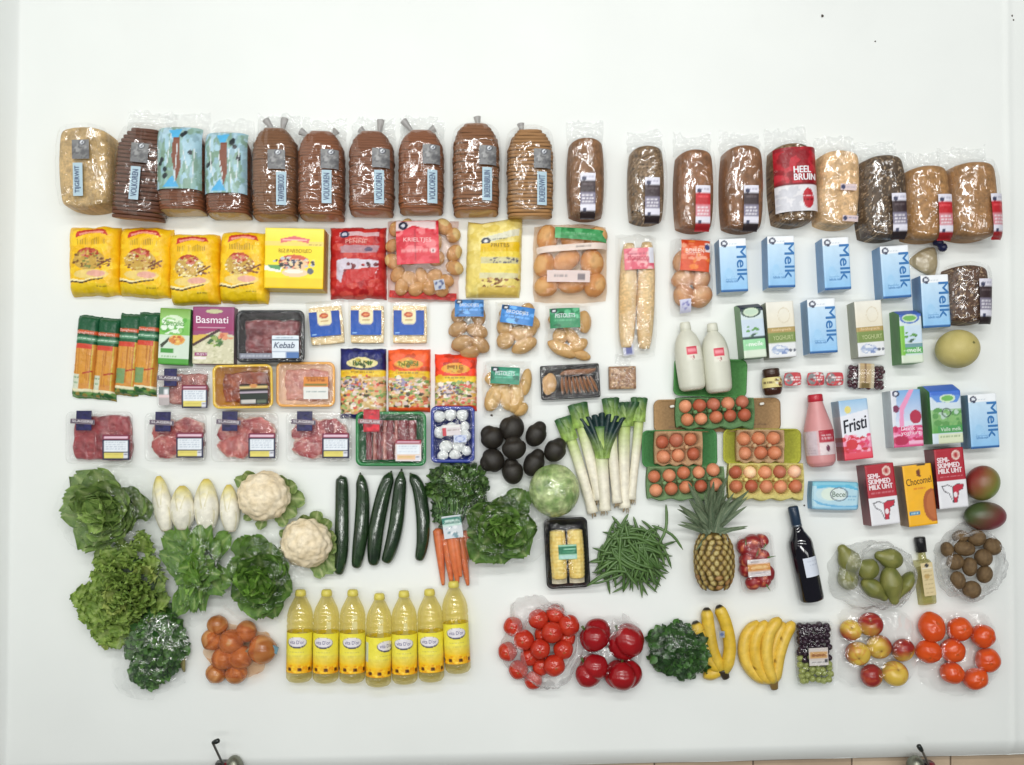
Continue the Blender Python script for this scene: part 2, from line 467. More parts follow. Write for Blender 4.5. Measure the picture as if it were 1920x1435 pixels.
def spline(pts, n):
    pts = np.asarray(pts, float); m = len(pts)
    tt = np.linspace(0, m - 1, n); out = []
    for t_ in tt:
        i = min(int(t_), m - 2); f = t_ - i
        p0 = pts[max(i - 1, 0)]; p1 = pts[i]; p2 = pts[i + 1]; p3 = pts[min(i + 2, m - 1)]
        out.append(0.5 * ((2 * p1) + (-p0 + p2) * f + (2 * p0 - 5 * p1 + 4 * p2 - p3) * f * f + (-p0 + 3 * p1 - 3 * p2 + p3) * f ** 3))
    return np.array(out)
def MX(loc=(0, 0, 0), rot=(0, 0, 0), sc=(1, 1, 1)):
    return Matrix.LocRotScale(Vector(loc), Euler([math.radians(a) for a in rot]), Vector(sc))

# ------------------------------------------------------------------ the setting: white paper sheet, tiled floor under its near edge
def build_setting():
    # paper: a big sheet, curled up along one side, its near edge turned down over the board
    xs = np.concatenate([np.linspace(-260, -20, 16), np.linspace(-12, 60, 37), np.linspace(80, 1860, 60), np.linspace(1870, 1920, 26), np.linspace(1940, 2300, 6)])
    ys = np.concatenate([np.linspace(-560, 1360, 70), np.linspace(1366, 1475, 40)])
    X, Y = np.meshgrid(xs, ys, indexing='ij')
    edge = 1456.0 - (X - 480) * 0.0240           # near edge, a little askew
    fold = edge - 34
    Z = 0.006 * (fbm(X * 0.006, Y * 0.006, 3, 3) - 0.5)
    lineL = 38 - 0.018 * Y
    d = np.clip(lineL - X, 0, None)
    Z = Z + 0.38 * S * d + 0.0004 * d ** 1.5
    Z = Z + 0.0025 * np.exp(-((X - 1888 - 0.01 * Y) / 7) ** 2)
    Yc = np.minimum(Y, edge)
    drop = np.clip(Yc - fold, 0, None)
    Z = Z - 0.000035 * drop ** 1.9 - 0.0002 * drop
    gx = (X - NX) * S; gy = -(Yc - NY) * S
    V = np.stack([gx, gy, Z], -1).reshape(-1, 3)
    col = np.tile(C(233, 236, 233), (len(V), 1))
    me = mkmesh("paper_backdrop", V, gridF(len(xs), len(ys))[:, ::-1], "backdrop_paper", col)
    o = link("paper_backdrop", me); o["kind"] = "structure"
    # the floor: tiles with joints
    fz = -0.06
    g = [(-5, -4), (5, -4), (5, 4), (-5, 4)]
    me = mkmesh("floor", [(x, y, fz - 0.006) for x, y in g], [[0, 1, 2, 3]], "skin_matte", C(112, 98, 84), False)
    fl = link("floor", me); fl["kind"] = "structure"
    w = 0.318; gap = 0.005; bev = 0.003
    def tile_me(c):
        a = (w - gap) / 2
        V = []
        for s_, z in ((1, -0.006), (1, -0.001), (1 - bev / a, 0.0)):
            V += [(-a * s_, -a * s_, z), (a * s_, -a * s_, z), (a * s_, a * s_, z), (-a * s_, a * s_, z)]
        F = [[8, 9, 10, 11]]
        for r in range(2):
            for j in range(4):
                F.append([r * 4 + j, r * 4 + (j + 1) % 4, r * 4 + 4 + (j + 1) % 4, r * 4 + 4 + j])
        return mkmesh("floor_tile", V, F, "floor_tile", C(*c), False)
    mes = [tile_me(c) for c in ((190, 168, 142), (182, 160, 136), (198, 176, 150))]
    x0 = P(1227, 0, fz)[0]
    for i in range(-9, 5):
        for j in range(4):
            link("floor_tile", mes[(i * 7 + j * 3) % 3], fl, Matrix.Translation((x0 + (i + 0.5) * w, -0.87 - (j + 0.5) * w, fz)))
    # stray crumbs on the sheet
    V = []; F = []
    for px, py, r in ((1542, 30, 3.2), (1641, 78, 2.0), (1897, 30, 2.6), (1900, 38, 2.2), (922, 779, 3.2), (1300, 952, 1.8), (1508, 948, 2), (1088, 1250, 2), (1180, 1228, 2)):
        x, y = P(px, py); b = len(V); r *= S
        for i in range(6):
            a = i * math.pi / 3; rr_ = r * (0.7 + 0.5 * random.random()); V.append((x + rr_ * math.cos(a), y + rr_ * math.sin(a), 0.0005))
        V.append((x, y, 0.0005 + r * 0.8))
        for i in range(6): F.append([b + i, b + (i + 1) % 6, b + 6])
    o = link("crumbs", mkmesh("crumbs", V, F, "crust", C(70, 60, 52))); o["kind"] = "stuff"
mat("backdrop_paper", 0.55, 0.965, 1.01, 2.2, bs=0.08, bscale=6, bdist=0.01, spec=0.25)
mat("floor_tile", 0.4, 0.9, 1.08, 9, bs=0.1, bscale=40)
build_setting()

def clamp(px, py, label, rod_dx, rod_dy, tip_rot):
    """a clamp holding the near edge of the sheet: red body, grey jaw, lever rod with a dark tip"""
    t = T("paper_clamp", label, "clamp", px, py, 0.0, 0, "clamps on the near edge of the paper")
    k = t.k
    hf("body", t, 34, 40, lambda u, v: 0.045 * (1 - 0.35 * np.abs(u) ** 3) * (1 - .3 * np.abs(v) ** 4), "plastic", lambda u, v, x, y: np.where((v > .72)[..., None] & (u < .1)[..., None], C(38, 32, 32), C(112, 26, 36)), cell=3, rnd=.3, y=-20)
    V, F, cc = blob_data(18, 12, None, None, C(134, 136, 122))
    sx = 1 if rod_dx > -10 else -1
    part("jaw", t, V * np.array([17, 26, 18]) * k + np.array([19 * sx * k, -14 * k, .02]), F, "metal", cc)
    pts = spline([(2, -6, 20), (rod_dx * .5, rod_dy * .5, 40), (rod_dx, rod_dy, 58)], 8) * k
    V, F = tube_data(pts, np.full(8, 2.3 * k), 8)
    part("lever", t, V, F, "metal", C(130, 132, 130))
    e = pts[-1]; dv = np.array([math.cos(math.radians(tip_rot)), math.sin(math.radians(tip_rot)), .2]) * k
    V, F = tube_data([e - dv * 2, e, e + dv * 6, e + dv * 12, e + dv * 14], np.array([1.5, 3.6, 4.6, 4.4, 2]) * k, 10)
    part("lever_tip", t, V, F, "plastic", C(30, 36, 34))
clamp(424, 1424, "dark red clamp with upright grey lever on the paper edge below the oil bottles", -6, 50, 25)
clamp(1730, 1424, "dark red clamp with slanting lever on the paper edge above the floor tiles", -30, 36, 125)

# ------------------------------------------------------------------ row of loaves
def arch(n=11, p=0.5):
    a = np.linspace(0, math.pi, n)
    x = np.sign(np.cos(a)) * np.abs(np.cos(a)) ** p * 0.5
    z = np.abs(np.sin(a)) ** p * 0.72 + 0.28
    return [(0.46, 0.0)] + [(float(i), float(j)) for i, j in zip(x, z)] + [(-0.46, 0.0)]
_sl = {}
def slice_me(crust, crumb, seed):
    key = (crust, crumb, seed)
    if key in _sl: return _sl[key]
    g = random.Random(seed); pf = arch(); q = len(pf)
    pf = [(x * (1 + g.uniform(-.015, .015)), z * (1 + g.uniform(-.02, .02))) for x, z in pf]
    V = []; cc = []; F = []
    for s_, y in ((.985, -.49), (1, -.3), (1, .3), (.985, .49)):      # crust ring
        for x, z in pf:
            V.append((x * s_, y, z * s_)); cc.append(C(crust) * np.array([1.0, 1.13, 1.08]) * g.uniform(1.1, 1.4))
    for r in range(3):
        for j in range(q):
            F.append([r * q + j, r * q + (j + 1) % q, (r + 1) * q + (j + 1) % q, (r + 1) * q + j])
    for y in (-.5, .5):
        b = len(V)
        for x, z in pf: V.append((x * .965, y, z * .965)); cc.append(C(crumb) * .72)
        for x, z in pf: V.append((x * .86, y, z * .9 + .03)); cc.append(C(crumb) * g.uniform(.9, 1.1))
        for j in range(q): F.append([b + j, b + (j + 1) % q, b + q + (j + 1) % q, b + q + j])
        F.append([b + q + j for j in range(q)])
    _sl[key] = mkmesh("slice", V, F, "crust", np.array(cc), True)
    return _sl[key]

def bag_over(t, W, L, h, zshape, m="bread_film", wr=0.007, seed=1, tail=True, tail_len=42, ears=None, tailw=1.0):
    zf = lambda u, v: zshape(u, v)
    hf("plastic_bag", t, W + 12, L + 12, zf, m, C(255, 255, 255), cell=2.6, skirt=False, wr=wr, wsc=0.05, seed=seed, even=True, rnd=.5, wasp=.35)
    if tail:
        g = random.Random(seed)
        def wp(u, v):
            return 5 * (fbm(v * 3 + 9, u * 0 + seed, seed) - .5) * u, 16 * (fbm(u * 3.0 + 4, v * 0 + seed, seed + 3, 3) - .4) * (v > -.2) * (v + .2)
        hf("bag_tail", t, W * tailw, tail_len, lambda u, v: 0.004 + 0.03 * (1 - (v + 1) / 2) ** 2 * (1 - u ** 4), "tail_film", C(255, 255, 255), cell=2, skirt=False, wr=0.012, wsc=.12, seed=seed + 5, y=L / 2 + tail_len / 2 - 4, warp=wp)
    if ears:
        for ex, ey, er, el in ears:
            hf("bag_ear", t, 9, el, lambda u, v: 0.035 + 0.006 * (1 - u ** 2) + .004 * v, "soft_plastic", C(168, 166, 164), cell=2, wr=.005, wsc=.3, seed=seed + int(ex), x=ex, y=L / 2 + ey, rot=er, warp=lambda u, v: (2.5 * u * v, 0), zb=.03)

def bread_label(t, zt, sq, strip, word, srot=0):
    a = Art(34, 34, (128, 128, 128)); a.dabs(0, 8, 34, 34, [(100, 100, 102), (150, 150, 150), (118, 118, 120)], 40, 2, 6, 4, False)
    a.ell(20, 5, 6, 5, (225, 228, 232)); a.ring(20, 5, 6, 5, .3, (50, 54, 70)); a.poly([(18, 5), (22, 2), (22, 8)], (60, 64, 80))
    patch("sticker", t, sq[0], sq[1], 32, 36, a, zt, srot, "printed_film")
    b = Art(18, 64, (176, 200, 212)); b.words(3, 58, 15, (90, 110, 140), 1.5, 2)
    patch("name_strip", t, strip[0], strip[1], 18, 62, b, zt, srot, "paper_print")
    text(t, word, strip[0], strip[1], 50, 11, (70, 84, 118), zt, 90 + srot, .03)

def band_label(t, zt, x, y, cols, rot=0):
    c1, c2, c3 = cols
    a = Art(28, 84, (222, 220, 232)); a.rect(0, 14, 28, 36, c1); a.rect(0, 36, 28, 58, c2); a.rect(0, 70, 28, 84, c3)
    a.ell(7, 10, 4, 4, (60, 64, 90)); a.words(10, 6, 26, (120, 120, 150), 2, 3); a.ell(8, 68, 3.5, 3, (60, 64, 90))
    for i in range(3): a.words(3, 40 + i * 6, 25, (235, 232, 238), 3, 5 + i)
    a.words(4, 20, 24, tuple(min(255, v + 60) for v in c1), 2, 9)
    patch("band_label", t, x, y, 28, 84, a, zt, rot, "printed_film")

def loaf(x0, x1, y0, y1, label, crust, crumb=(190, 150, 100), kind="sliced", rot=0, sticker=None, word="VOLKOREN", band=None, ears=None, h=0.10, nsl=29, tilt=0, tightness=1.0, seed=1, side=20, tail=True, pw=(3.2, 8), filmm="bread_film", bandrot=0, name="bagged_loaf"):
    W = x1 - x0; L = y1 - y0 - side
    t = T(name, label, "bread", (x0 + x1) / 2, (y0 + y1 - side) / 2, h, rot, "loaves of bread in plastic bags along the top row")
    k = t.k
    g = random.Random(seed)
    if kind == "sliced":
        mes = [slice_me(crust, crumb, s_) for s_ in (1, 2, 3)]
        st = L / nsl
        for i in range(nsl):
            f = (i + .5) / nsl
            e = math.sqrt(1 - min(.72, (max(0, f - .70) / .335) ** 2)) - .05 * max(0, (.1 - f) / .1)
            e *= g.uniform(.993, 1.006)
            y = -L / 2 + (i + .5) * st
            link("slice", mes[i % 3], t, MX((g.uniform(-1, 1) * k, y * k, 0.001), (tilt, 0, g.uniform(-1.5, 1.5)), (W * k * e, st * k * tightness, (h - .004) * (0.55 + .45 * e))))
        pw = (3.4, 9)
        zt = lambda u, v: 0.004 + h * (1.0 - .25 * np.clip((v - .5) / .5, 0, 1) ** 2) * np.clip(1 - np.abs(u) ** 3.6, 0, 1) ** .3 * np.clip(1 - np.abs(v) ** 10, 0, 1) ** .12
    else:
        cr = C(crust) * np.array([.98, 1.12, 1.08])
        def cf(U, Vv, X, Y):
            n1 = fbm(X * .12, Y * .12, seed, 3); n2 = vnoise(X * .55, Y * .55, seed + 4)
            c = mixc(cr * .85, cr * 1.4, n1 * 1.8 - .4)
            c = mixc(c, cr * 1.9 + .02, np.clip((np.abs(U) - .75) * 2, 0, 1) * .5)
            if kind == "seeded":
                c = np.where((n2 > .80)[..., None], C(176, 150, 118), c); c = np.where((n2 < .2)[..., None], C(48, 34, 26), c)
            return c
        sh = dome(h, *pw)
        bz = lambda u, v: sh(u, v) * (1 + (.05 if kind == "seeded" else .03) * (fbm(u * 6, v * 14, seed, 3) - .5))
        hf("loaf", t, W, L, bz, "crust", cf, cell=1.5 if kind == "seeded" else 2, even=True, rnd=.42, side=lambda r, c: np.tile(C(crumb), (len(r), 1)))
        zt = lambda u, v: 0.004 + sh(u * .98, v * .98) * 1.02
    bag_over(t, W, L, h, zt, filmm, seed=seed, ears=ears, tail=tail)
    zo = on(zt, W + 7, L + 8, .008)
    if sticker: bread_label(t, zo, sticker[0], sticker[1], word)
    if band: band_label(t, zo, min(band[0], W / 2 - 15), -L / 2 + 35, band[2], bandrot)
    return t, zt, zo, W, L

DK = ((58, 44, 48), (128, 122, 142), (42, 32, 34)); RD = ((190, 40, 48), (208, 130, 140), (150, 28, 34))
loaf(104, 201, 235, 407, "pale tan tiger loaf in a clear bag, above the first yellow rice bag", (180, 142, 98), (205, 170, 115), "whole", 1, ((3, 28), (-3, -28)), "TIJGERWIT", seed=3, pw=(7, 14), tail=False, ears=None)
loaf(206, 302, 226, 420, "dark sliced loaf leaning askew with pale cut edges, beside the pale tan loaf", (92, 54, 40), (186, 142, 92), "sliced", -5, ((8, 25), (4, -32)), "VOLKOREN", nsl=23, tilt=10, tightness=.80, seed=4)
def printed(x0, x1, y0, y1, label, seed, flip):
    t, zt, zo, W, L = loaf(x0, x1, y0, y1, label, (110, 62, 40), (188, 165, 120), "sliced", 0, seed=seed)
    a = Art(W, L * .78, (150, 176, 160)); g = random.Random(seed)
    h_ = L * .78
    a.grad(0, h_, (150, 190, 205), (128, 160, 140)); a.dabs(0, 0, W, h_, [(132, 162, 146), (166, 200, 214), (124, 154, 134), (150, 184, 178), (176, 206, 220), (146, 178, 190)], 170, 2, 6, seed, False, 2.6)
    a.poly([(W * .32, 8), (W * .62, 4), (W * .5, 36)], (88, 178, 224)); a.poly([(W * .2, h_ - 4), (W * .42, h_ - 26), (W * .56, h_ - 4)], (84, 172, 220))
    a.poly([(W * .44, 24), (W * .58, 24), (W * .6, h_ - 40), (W * .5, h_ - 14), (W * .40, 60)], (128, 78, 60))
    for i in range(9):
        x, y = g.choice(((.15, .55), (.22, .75), (.74, .25), (.8, .42), (.68, .16))); a.ell(W * x + g.uniform(-5, 5), h_ * y + g.uniform(-8, 8), 4, 5, (44, 52, 56))
    for i in range(5):
        x = g.uniform(.1, .9) * W; a.line(x, g.uniform(8, 50), x + g.uniform(-10, 10), g.uniform(70, h_ - 10), 1.6, (214, 224, 226))
    patch("printed_wrap", t, 0, L * .11 - 1, W - 2, L * .76, a, lambda x, y: zt(np.clip(2 * np.asarray(x) / (W + 7), -1, 1), np.clip(2 * np.asarray(y) / (L + 8), -1, 1)) + .004, 0, "printed_film")
printed(288, 375, 233, 410, "sliced brown loaf in a blue and green printed bag, taller of the two", 5, 0)
printed(379, 461, 243, 417, "sliced brown loaf in a blue and green printed bag, shorter of the two", 6, 1)
loaf(466, 551, 234, 420, "sliced dark loaf with two grey bag ears, above the yellow box", (112, 70, 44), (176, 134, 84), "sliced", 0, ((11, 16), (20, -38)), "TARWEBROOD", ears=[(-12, 12, 35, 30), (12, 12, -12, 32)], seed=7)
loaf(553, 640, 240, 420, "sliced red brown loaf with creased shiny bag and one grey bag ear at each side", (120, 68, 42), (190, 140, 90), "sliced", 0, ((22, 20), (17, -32)), "VOLKOREN", ears=[(-32, 3, 60, 24), (22, 4, -40, 16)], seed=8)
loaf(650, 735, 240, 412, "sliced reddish loaf with tall bag knot, above the red bag", (118, 70, 48), (186, 140, 90), "sliced", 0, ((22, 18), (19, -36)), "VOLKOREN", ears=[(-16, 6, 50, 20), (14, 14, -8, 32)], seed=9)
loaf(744, 830, 238, 408, "sliced reddish loaf with long grey bag ear slanting away, above the red potato bag", (124, 72, 46), (190, 142, 90), "sliced", 0, ((22, 22), (24, -38)), "VOLKOREN", ears=[(-24, 14, 40, 34), (14, 6, -60, 26)], seed=10)
loaf(847, 936, 225, 412, "sliced loaf with a single bag ear on top, its slices spread, above the yellow pouch", (122, 76, 48), (196, 148, 92), "sliced", 0, ((23, 16), (22, -38)), "BOERENBRUIN", ears=[(4, 8, 8, 26)], nsl=24, tightness=.9, seed=11, tail=False)
loaf(951, 1039, 230, 416, "light sliced loaf with wide pale cut edges, above the peach coloured roll bag", (150, 104, 66), (206, 166, 112), "sliced", 0, ((22, 14), (21, -42)), "BOERENWIT", ears=[(-16, 4, 10, 18)], nsl=24, tilt=8, tightness=.82, seed=12, tail=False)
loaf(1066, 1137, 253, 424, "narrow brown loaf with a black and grey band, standing off by the peach roll bag", (126, 84, 56), (150, 110, 78), "whole", 0, None, band=(0, -44, DK), seed=13, h=.085)
loaf(1183, 1251, 268, 432, "narrow seed crusted loaf with a black and grey band, above the baguettes", (118, 88, 64), (128, 96, 70), "seeded", 0, None, band=(5, -48, DK), seed=14, h=.085)
loaf(1272, 1345, 275, 447, "brown loaf with a red and pink band, above the orange roll bag", (134, 86, 58), (160, 116, 84), "whole", 0, None, band=(8, -44, RD), seed=15, h=.085)
loaf(1361, 1440, 267, 447, "brown loaf with a black band and broad shine, above the first two milk cartons", (128, 82, 54), (150, 108, 76), "whole", 0, None, band=(6, -46, DK), seed=16, h=.09)
t, zt, zo, W, L = loaf(1454, 1535, 263, 436, "loaf in a printed red and white bag with lettering", (120, 86, 58), (176, 140, 90), "seeded", 3, seed=17, h=.09)
a = Art(W, 122, (178, 26, 40)); a.dabs(0, 0, W, 72, [(150, 18, 30), (190, 40, 54), (140, 16, 28)], 40, 5, 14, 2, False)
a.rect(0, 72, W, 122, (224, 222, 226)); a.rect(0, 69, W, 73, (110, 14, 24)); a.ell(W * .72, 98, 11, 19, (186, 40, 52)); a.words(W * .6, 92, W * .84, (235, 200, 205), 2, 1); a.words(W * .6, 99, W * .84, (120, 10, 22), 3, 4)
for i in range(5): a.dabs(4, 76, W * .5, 120, [(205, 205, 212)], 8, 3, 8, i, False)
zw = lambda x, y: zt(np.clip(2 * np.asarray(x) / (W + 7), -1, 1), np.clip(2 * np.asarray(y) / (L + 8), -1, 1)) + .006
patch("printed_wrap", t, 0, 2, W - 1, 120, a, zw, 0, "printed_film")
text(t, "HEEL\nBRUIN", W * .16, 12, 42, 26, (236, 232, 234), lambda x, y: zw(x, y) + .001, 0, .04)
t, zt, zo, W, L = loaf(1540, 1620, 278, 440, "pale golden loaf with flat shiny top, beside the red and white loaf", (206, 160, 120), (196, 148, 96), "whole", -2, seed=18, h=.09, pw=(4, 10))
b = Art(34, 14, (216, 196, 196)); b.ell(6, 7, 5, 5, (50, 60, 96)); b.words(13, 5, 32, (110, 120, 160), 2, 2)
patch("sticker", t, 8, -4, 30, 12, b, zo); patch("sticker", t, 14, -62, 30, 11, b, zo)
loaf(1623, 1713, 285, 462, "very dark seeded loaf with a black band, above the last upper milk carton", (84, 62, 46), (92, 70, 52), "seeded", 3, None, band=(14, -46, DK), seed=19, h=.10)
loaf(1706, 1796, 305, 464, "tan loaf with a red band, next to the very dark seeded loaf", (158, 110, 68), (164, 122, 80), "whole", 3, None, band=(18, -48, RD), seed=20, h=.10)
loaf(1790, 1886, 298, 462, "tan loaf with a red band wrapped far over its side, last of the row", (152, 106, 68), (164, 122, 80), "whole", 2, None, band=(32, -50, RD), seed=21, h=.10, bandrot=4)

# ------------------------------------------------------------------ second row: rice, bags, rolls
def flatbox(h, b=.0025, e=.03):
    return lambda u, v: h + .0007 * (vnoise(u * 2.2 + b * 999, v * 2.6) - .5) - b * (np.clip((np.abs(u) - (1 - e)) / e, 0, 1) ** 2 + np.clip((np.abs(v) - (1 - e)) / e, 0, 1) ** 2)

FOOD = [(206, 170, 90), (228, 200, 130), (150, 92, 46), (236, 224, 190), (120, 70, 40), (214, 190, 110), (176, 110, 60)]
def rice_bag(cx, cy, W, L, rot, label, seed, dish):
    t = T("rice_bag", label, "rice bag", cx, cy, .05, rot, "yellow bags of rice")
    a = Art(W, L, (242, 194, 24)); g = random.Random(seed)
    a.dabs(0, 0, W, L, [(246, 204, 40), (236, 184, 14), (240, 190, 30)], 60, 6, 16, seed, False)
    a.poly([(W * .22, 12), (W * .5, 6), (W * .78, 10), (W * .84, 20), (W * .5, 14), (W * .2, 24)], (196, 52, 44))
    a.poly([(W * .26, 16), (W * .5, 10), (W * .76, 14), (W * .74, 18), (W * .5, 14), (W * .28, 20)], (232, 150, 130))
    for i in range(16): a.line(W * (.24 + .035 * i), 26 + 2 * math.sin(i), W * (.24 + .035 * i), 37, 1.1, (166, 130, 20))
    a.ell(W * .45, 56, W * .22, 13, (170, 50, 30)); a.ell(W * .46, 66, W * .30, 19, (198, 160, 74))
    a.dabs(W * .14, 48, W * .76, 86, dish, 90, 1.4, 3.4, seed); a.dabs(W * .3, 44, W * .64, 60, [(170, 54, 34), (196, 90, 60), (214, 130, 110)], 26, 2, 4, seed + 1)
    a.line(W * .62, 78, W * .88, 64, 3, (110, 66, 30)); a.dabs(W * .6, 64, W * .86, 82, [(150, 84, 44), (120, 64, 34)], 16, 1.5, 3, seed + 2)
    a.ell(W * .5, 93, W * .34, 9, (234, 206, 120)); a.ell(W * .6, 92, W * .18, 6, (228, 170, 150))
    a.poly([(0, 101), (W * .3, 107), (W * .75, 99), (W * .75, 101), (W * .3, 110), (0, 105)], (70, 54, 30)); a.poly([(0, 98), (W * .3, 104), (W * .75, 97), (W * .3, 107), (0, 102)], (250, 236, 180))
    a.grad(110, L, (226, 192, 12), (214, 178, 8), 0, W * .8); a.words(W * .6, 114, W * .82, (120, 100, 20), 2, 3)
    def wp(u, v):
        return 3.0 * (fbm(v * 3 + seed, u * 0, seed, 2) - .5) * u + 2.5 * np.abs(v) ** 6 * -u, 5 * (fbm(u * 2.5 + seed, v * 0, seed + 2, 2) - .5) * v
    zf = lambda u, v: pillow(.047, 5, 6, .42, .004)(u, v) * (1 + .10 * (fbm(u * 2.4 + seed, v * 2.4, seed, 2) - .5))
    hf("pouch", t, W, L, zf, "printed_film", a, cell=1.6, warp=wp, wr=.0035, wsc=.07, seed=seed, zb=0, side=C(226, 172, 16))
rice_bag(170, 486, 97, 130, 1, "yellow rice bag with a fried rice picture, first of the bags below the tan loaf", 31, [(190, 150, 60), (150, 110, 40), (214, 180, 90), (110, 70, 30), (120, 130, 60)])
rice_bag(266, 488, 98, 130, -2, "yellow rice bag, plumpest, below the dark slanting loaf", 32, FOOD)
rice_bag(359, 501, 95, 132, 1, "yellow rice bag with a white rice picture, below the taller printed loaf", 33, [(238, 226, 170), (230, 210, 120), (240, 235, 215), (120, 80, 50), (220, 180, 110)])
rice_bag(453, 498, 92, 134, -1, "yellow rice bag touching the yellow box", 34, FOOD + [(240, 230, 190)] * 3)

def carton(name, label, cat, corners, art, side, h=.060, group=None, gable=0, m="carton_board", fill=None):
    (x0, y0), (x1, y1), (x2, y2), (x3, y3) = corners      # top-left, top-right, bottom-right, bottom-left of the upper face
    cx = (x0 + x1 + x2 + x3) / 4; cy = (y0 + y1 + y2 + y3) / 4
    W = (math.hypot(x1 - x0, y1 - y0) + math.hypot(x2 - x3, y2 - y3)) / 2; L = (math.hypot(x3 - x0, y3 - y0) + math.hypot(x2 - x1, y2 - y1)) / 2
    dx = (x0 + x1 - x2 - x3) / 2; dy = -(y0 + y1 - y2 - y3) / 2
    t = T(name, label, cat, cx, cy, h, -math.degrees(math.atan2(dx, dy)), group)
    fb = flatbox(h, .002, .025)
    zf = fb if not gable else (lambda u, v: fb(u, v) - np.clip((v - (1 - 2 * gable)) / (2 * gable), 0, 1) * h * .55)
    a = art(W, L) if callable(art) else art
    hf("box", t, W, L, zf, m, a, cell=1.7, side=side)
    return t, on(zf, W, L, .0006), W, L

def art_box(W, L):
    a = Art(W, L, (250, 222, 40)); a.grad(0, L * .3, (252, 232, 96), (250, 224, 44))
    a.rect(0, L * .22, W, L * .29, (240, 214, 110)); a.poly([(W * .26, L * .18), (W * .5, L * .13), (W * .76, L * .18), (W * .74, L * .25), (W * .5, L * .2), (W * .27, L * .25)], (222, 110, 110)); a.line(W * .3, L * .2, W * .72, L * .2, 2, (250, 200, 190))
    for i in range(14): a.line(W * (.26 + .036 * i), L * .36, W * (.26 + .036 * i), L * .42, 1.2, (196, 168, 30))
    a.poly([(0, L * .62), (W * .3, L * .66), (W * .28, L * .74), (0, L * .70)], (246, 244, 226)); a.poly([(W * .05, L * .62), (W * .3, L * .62), (W * .26, L * .7), (W * .1, L * .67)], (84, 150, 90))
    a.ell(W * .5, L * .56, W * .26, L * .12, (206, 92, 60)); a.ell(W * .5, L * .61, W * .24, L * .1, (236, 196, 150)); a.dabs(W * .16, L * .46, W * .86, L * .68, [(60, 62, 84), (40, 44, 40), (190, 190, 196), (226, 210, 170), (220, 130, 110), (54, 50, 60)], 70, 1.5, 4.5, 5)
    a.ell(W * .52, L * .74, W * .22, L * .07, (244, 206, 170)); a.ell(W * .5, L * .72, W * .16, L * .03, (250, 240, 220)); a.ell(W * .78, L * .71, 6, 6, (90, 100, 110)); a.rect(0, L * .83, W, L, (246, 206, 10))
    a.words(W * .74, L * .27, W * .96, (150, 120, 40), 1.5, 2); return a
t, zo, W, L = carton("rice_box", "square yellow rice box with crisp edges, beside the red bag", "rice box", ((498, 428), (607, 428), (606, 541), (494, 541)), art_box, lambda r, c: np.where((r[:, 1] < r[:, 1].min() + .002)[:, None], C(222, 186, 26), C(236, 200, 20)), .075)
text(t, "RIZ PARBOILED", 2, 14, 62, 7, (170, 140, 24), zo)

# red printed bag
t = T("pasta_bag", "shiny red printed bag with grey panels, beside the square yellow box", "bag", 668, 489, .05, 0)
W, L = 106, 134
a = Art(W, L, (182, 34, 34)); a.dabs(0, 0, W, L, [(196, 52, 46), (164, 24, 28), (188, 40, 38), (206, 74, 64)], 70, 5, 14, 3, False)
a.rect(20, 12, 96, 20, (208, 170, 174)); a.ell(30, 17, 9, 7, (36, 42, 76)); a.ell(30, 17, 5, 3.5, (190, 190, 205)); a.poly([(22, 40), (30, 38), (96, 38), (92, 51), (24, 52)], (176, 132, 140)); a.ell(76, 45, 8, 4, (100, 84, 110)); a.words(40, 24, 74, (222, 150, 140), 3, 1); a.words(42, 30, 70, (222, 150, 140), 2, 4)
a.poly([(16, 66), (30, 62), (94, 66), (94, 84), (30, 82), (24, 108), (16, 100)], (206, 196, 208)); a.dabs(28, 72, 92, 92, [(110, 30, 36), (70, 26, 34), (190, 60, 60), (230, 210, 214)], 26, 2, 6, 2, False); a.poly([(34, 84), (96, 78), (80, 100), (30, 112)], (196, 50, 48))
zf = lambda u, v: pillow(.045, 5, 5, .4, .004)(u, v) * (1 + .12 * (fbm(u * 2.5, v * 2.5, 5, 2) - .5))
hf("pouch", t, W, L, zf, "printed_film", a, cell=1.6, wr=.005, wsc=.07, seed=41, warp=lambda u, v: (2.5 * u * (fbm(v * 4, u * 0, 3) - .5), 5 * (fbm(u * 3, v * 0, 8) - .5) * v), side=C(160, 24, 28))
text(t, "PENNE", 0, 36, 40, 7, (226, 160, 150), on(zf, W, L, .004))

_bl = {}
def lump(cols, seed, amp=.08, sc=1.6, flat=1):
    key = (cols, seed, amp)
    if key not in _bl:
        cs = [C(c) for c in cols]
        V, F, cc = blob_data(18, 12, lambda D: 1 + amp * 2 * (n3(D, sc, seed) - .5) + amp * .8 * (n3(D, 5, seed + 2) - .5) - .10 * np.exp(-(D[..., 1] + .25 * np.sin(D[..., 0] * 2)) ** 2 / .012) * (D[..., 2] > 0) * (amp > .09), lambda D: mixc(mixc(cs[0], cs[1], n3(D, 2.2, seed + 3) * 2 - .5), cs[0] * .55, np.clip(n3(D, 6, seed + 8) * 4 - 2.2, 0, 1)))
        _bl[key] = mkmesh("lump", V, F, "skin_matte", cc)
    return _bl[key]
def lumps(t, name, items, cols, zb=0.0, nvar=3, amp=.08):
    """one object per piece: (x, y, rx, ry, rot[, z]) in pixels"""
    for i, it in enumerate(items):
        x, y, rx, ry, ro = it[:5]; z = it[5] if len(it) > 5 else 0
        rz = min(rx, ry) * .85
        link(name, lump(cols, i % nvar, amp), t, MX((x * t.k, y * t.k, zb + (rz + z) * t.k), (0, 0, ro), (rx * t.k, ry * t.k, rz * t.k)))

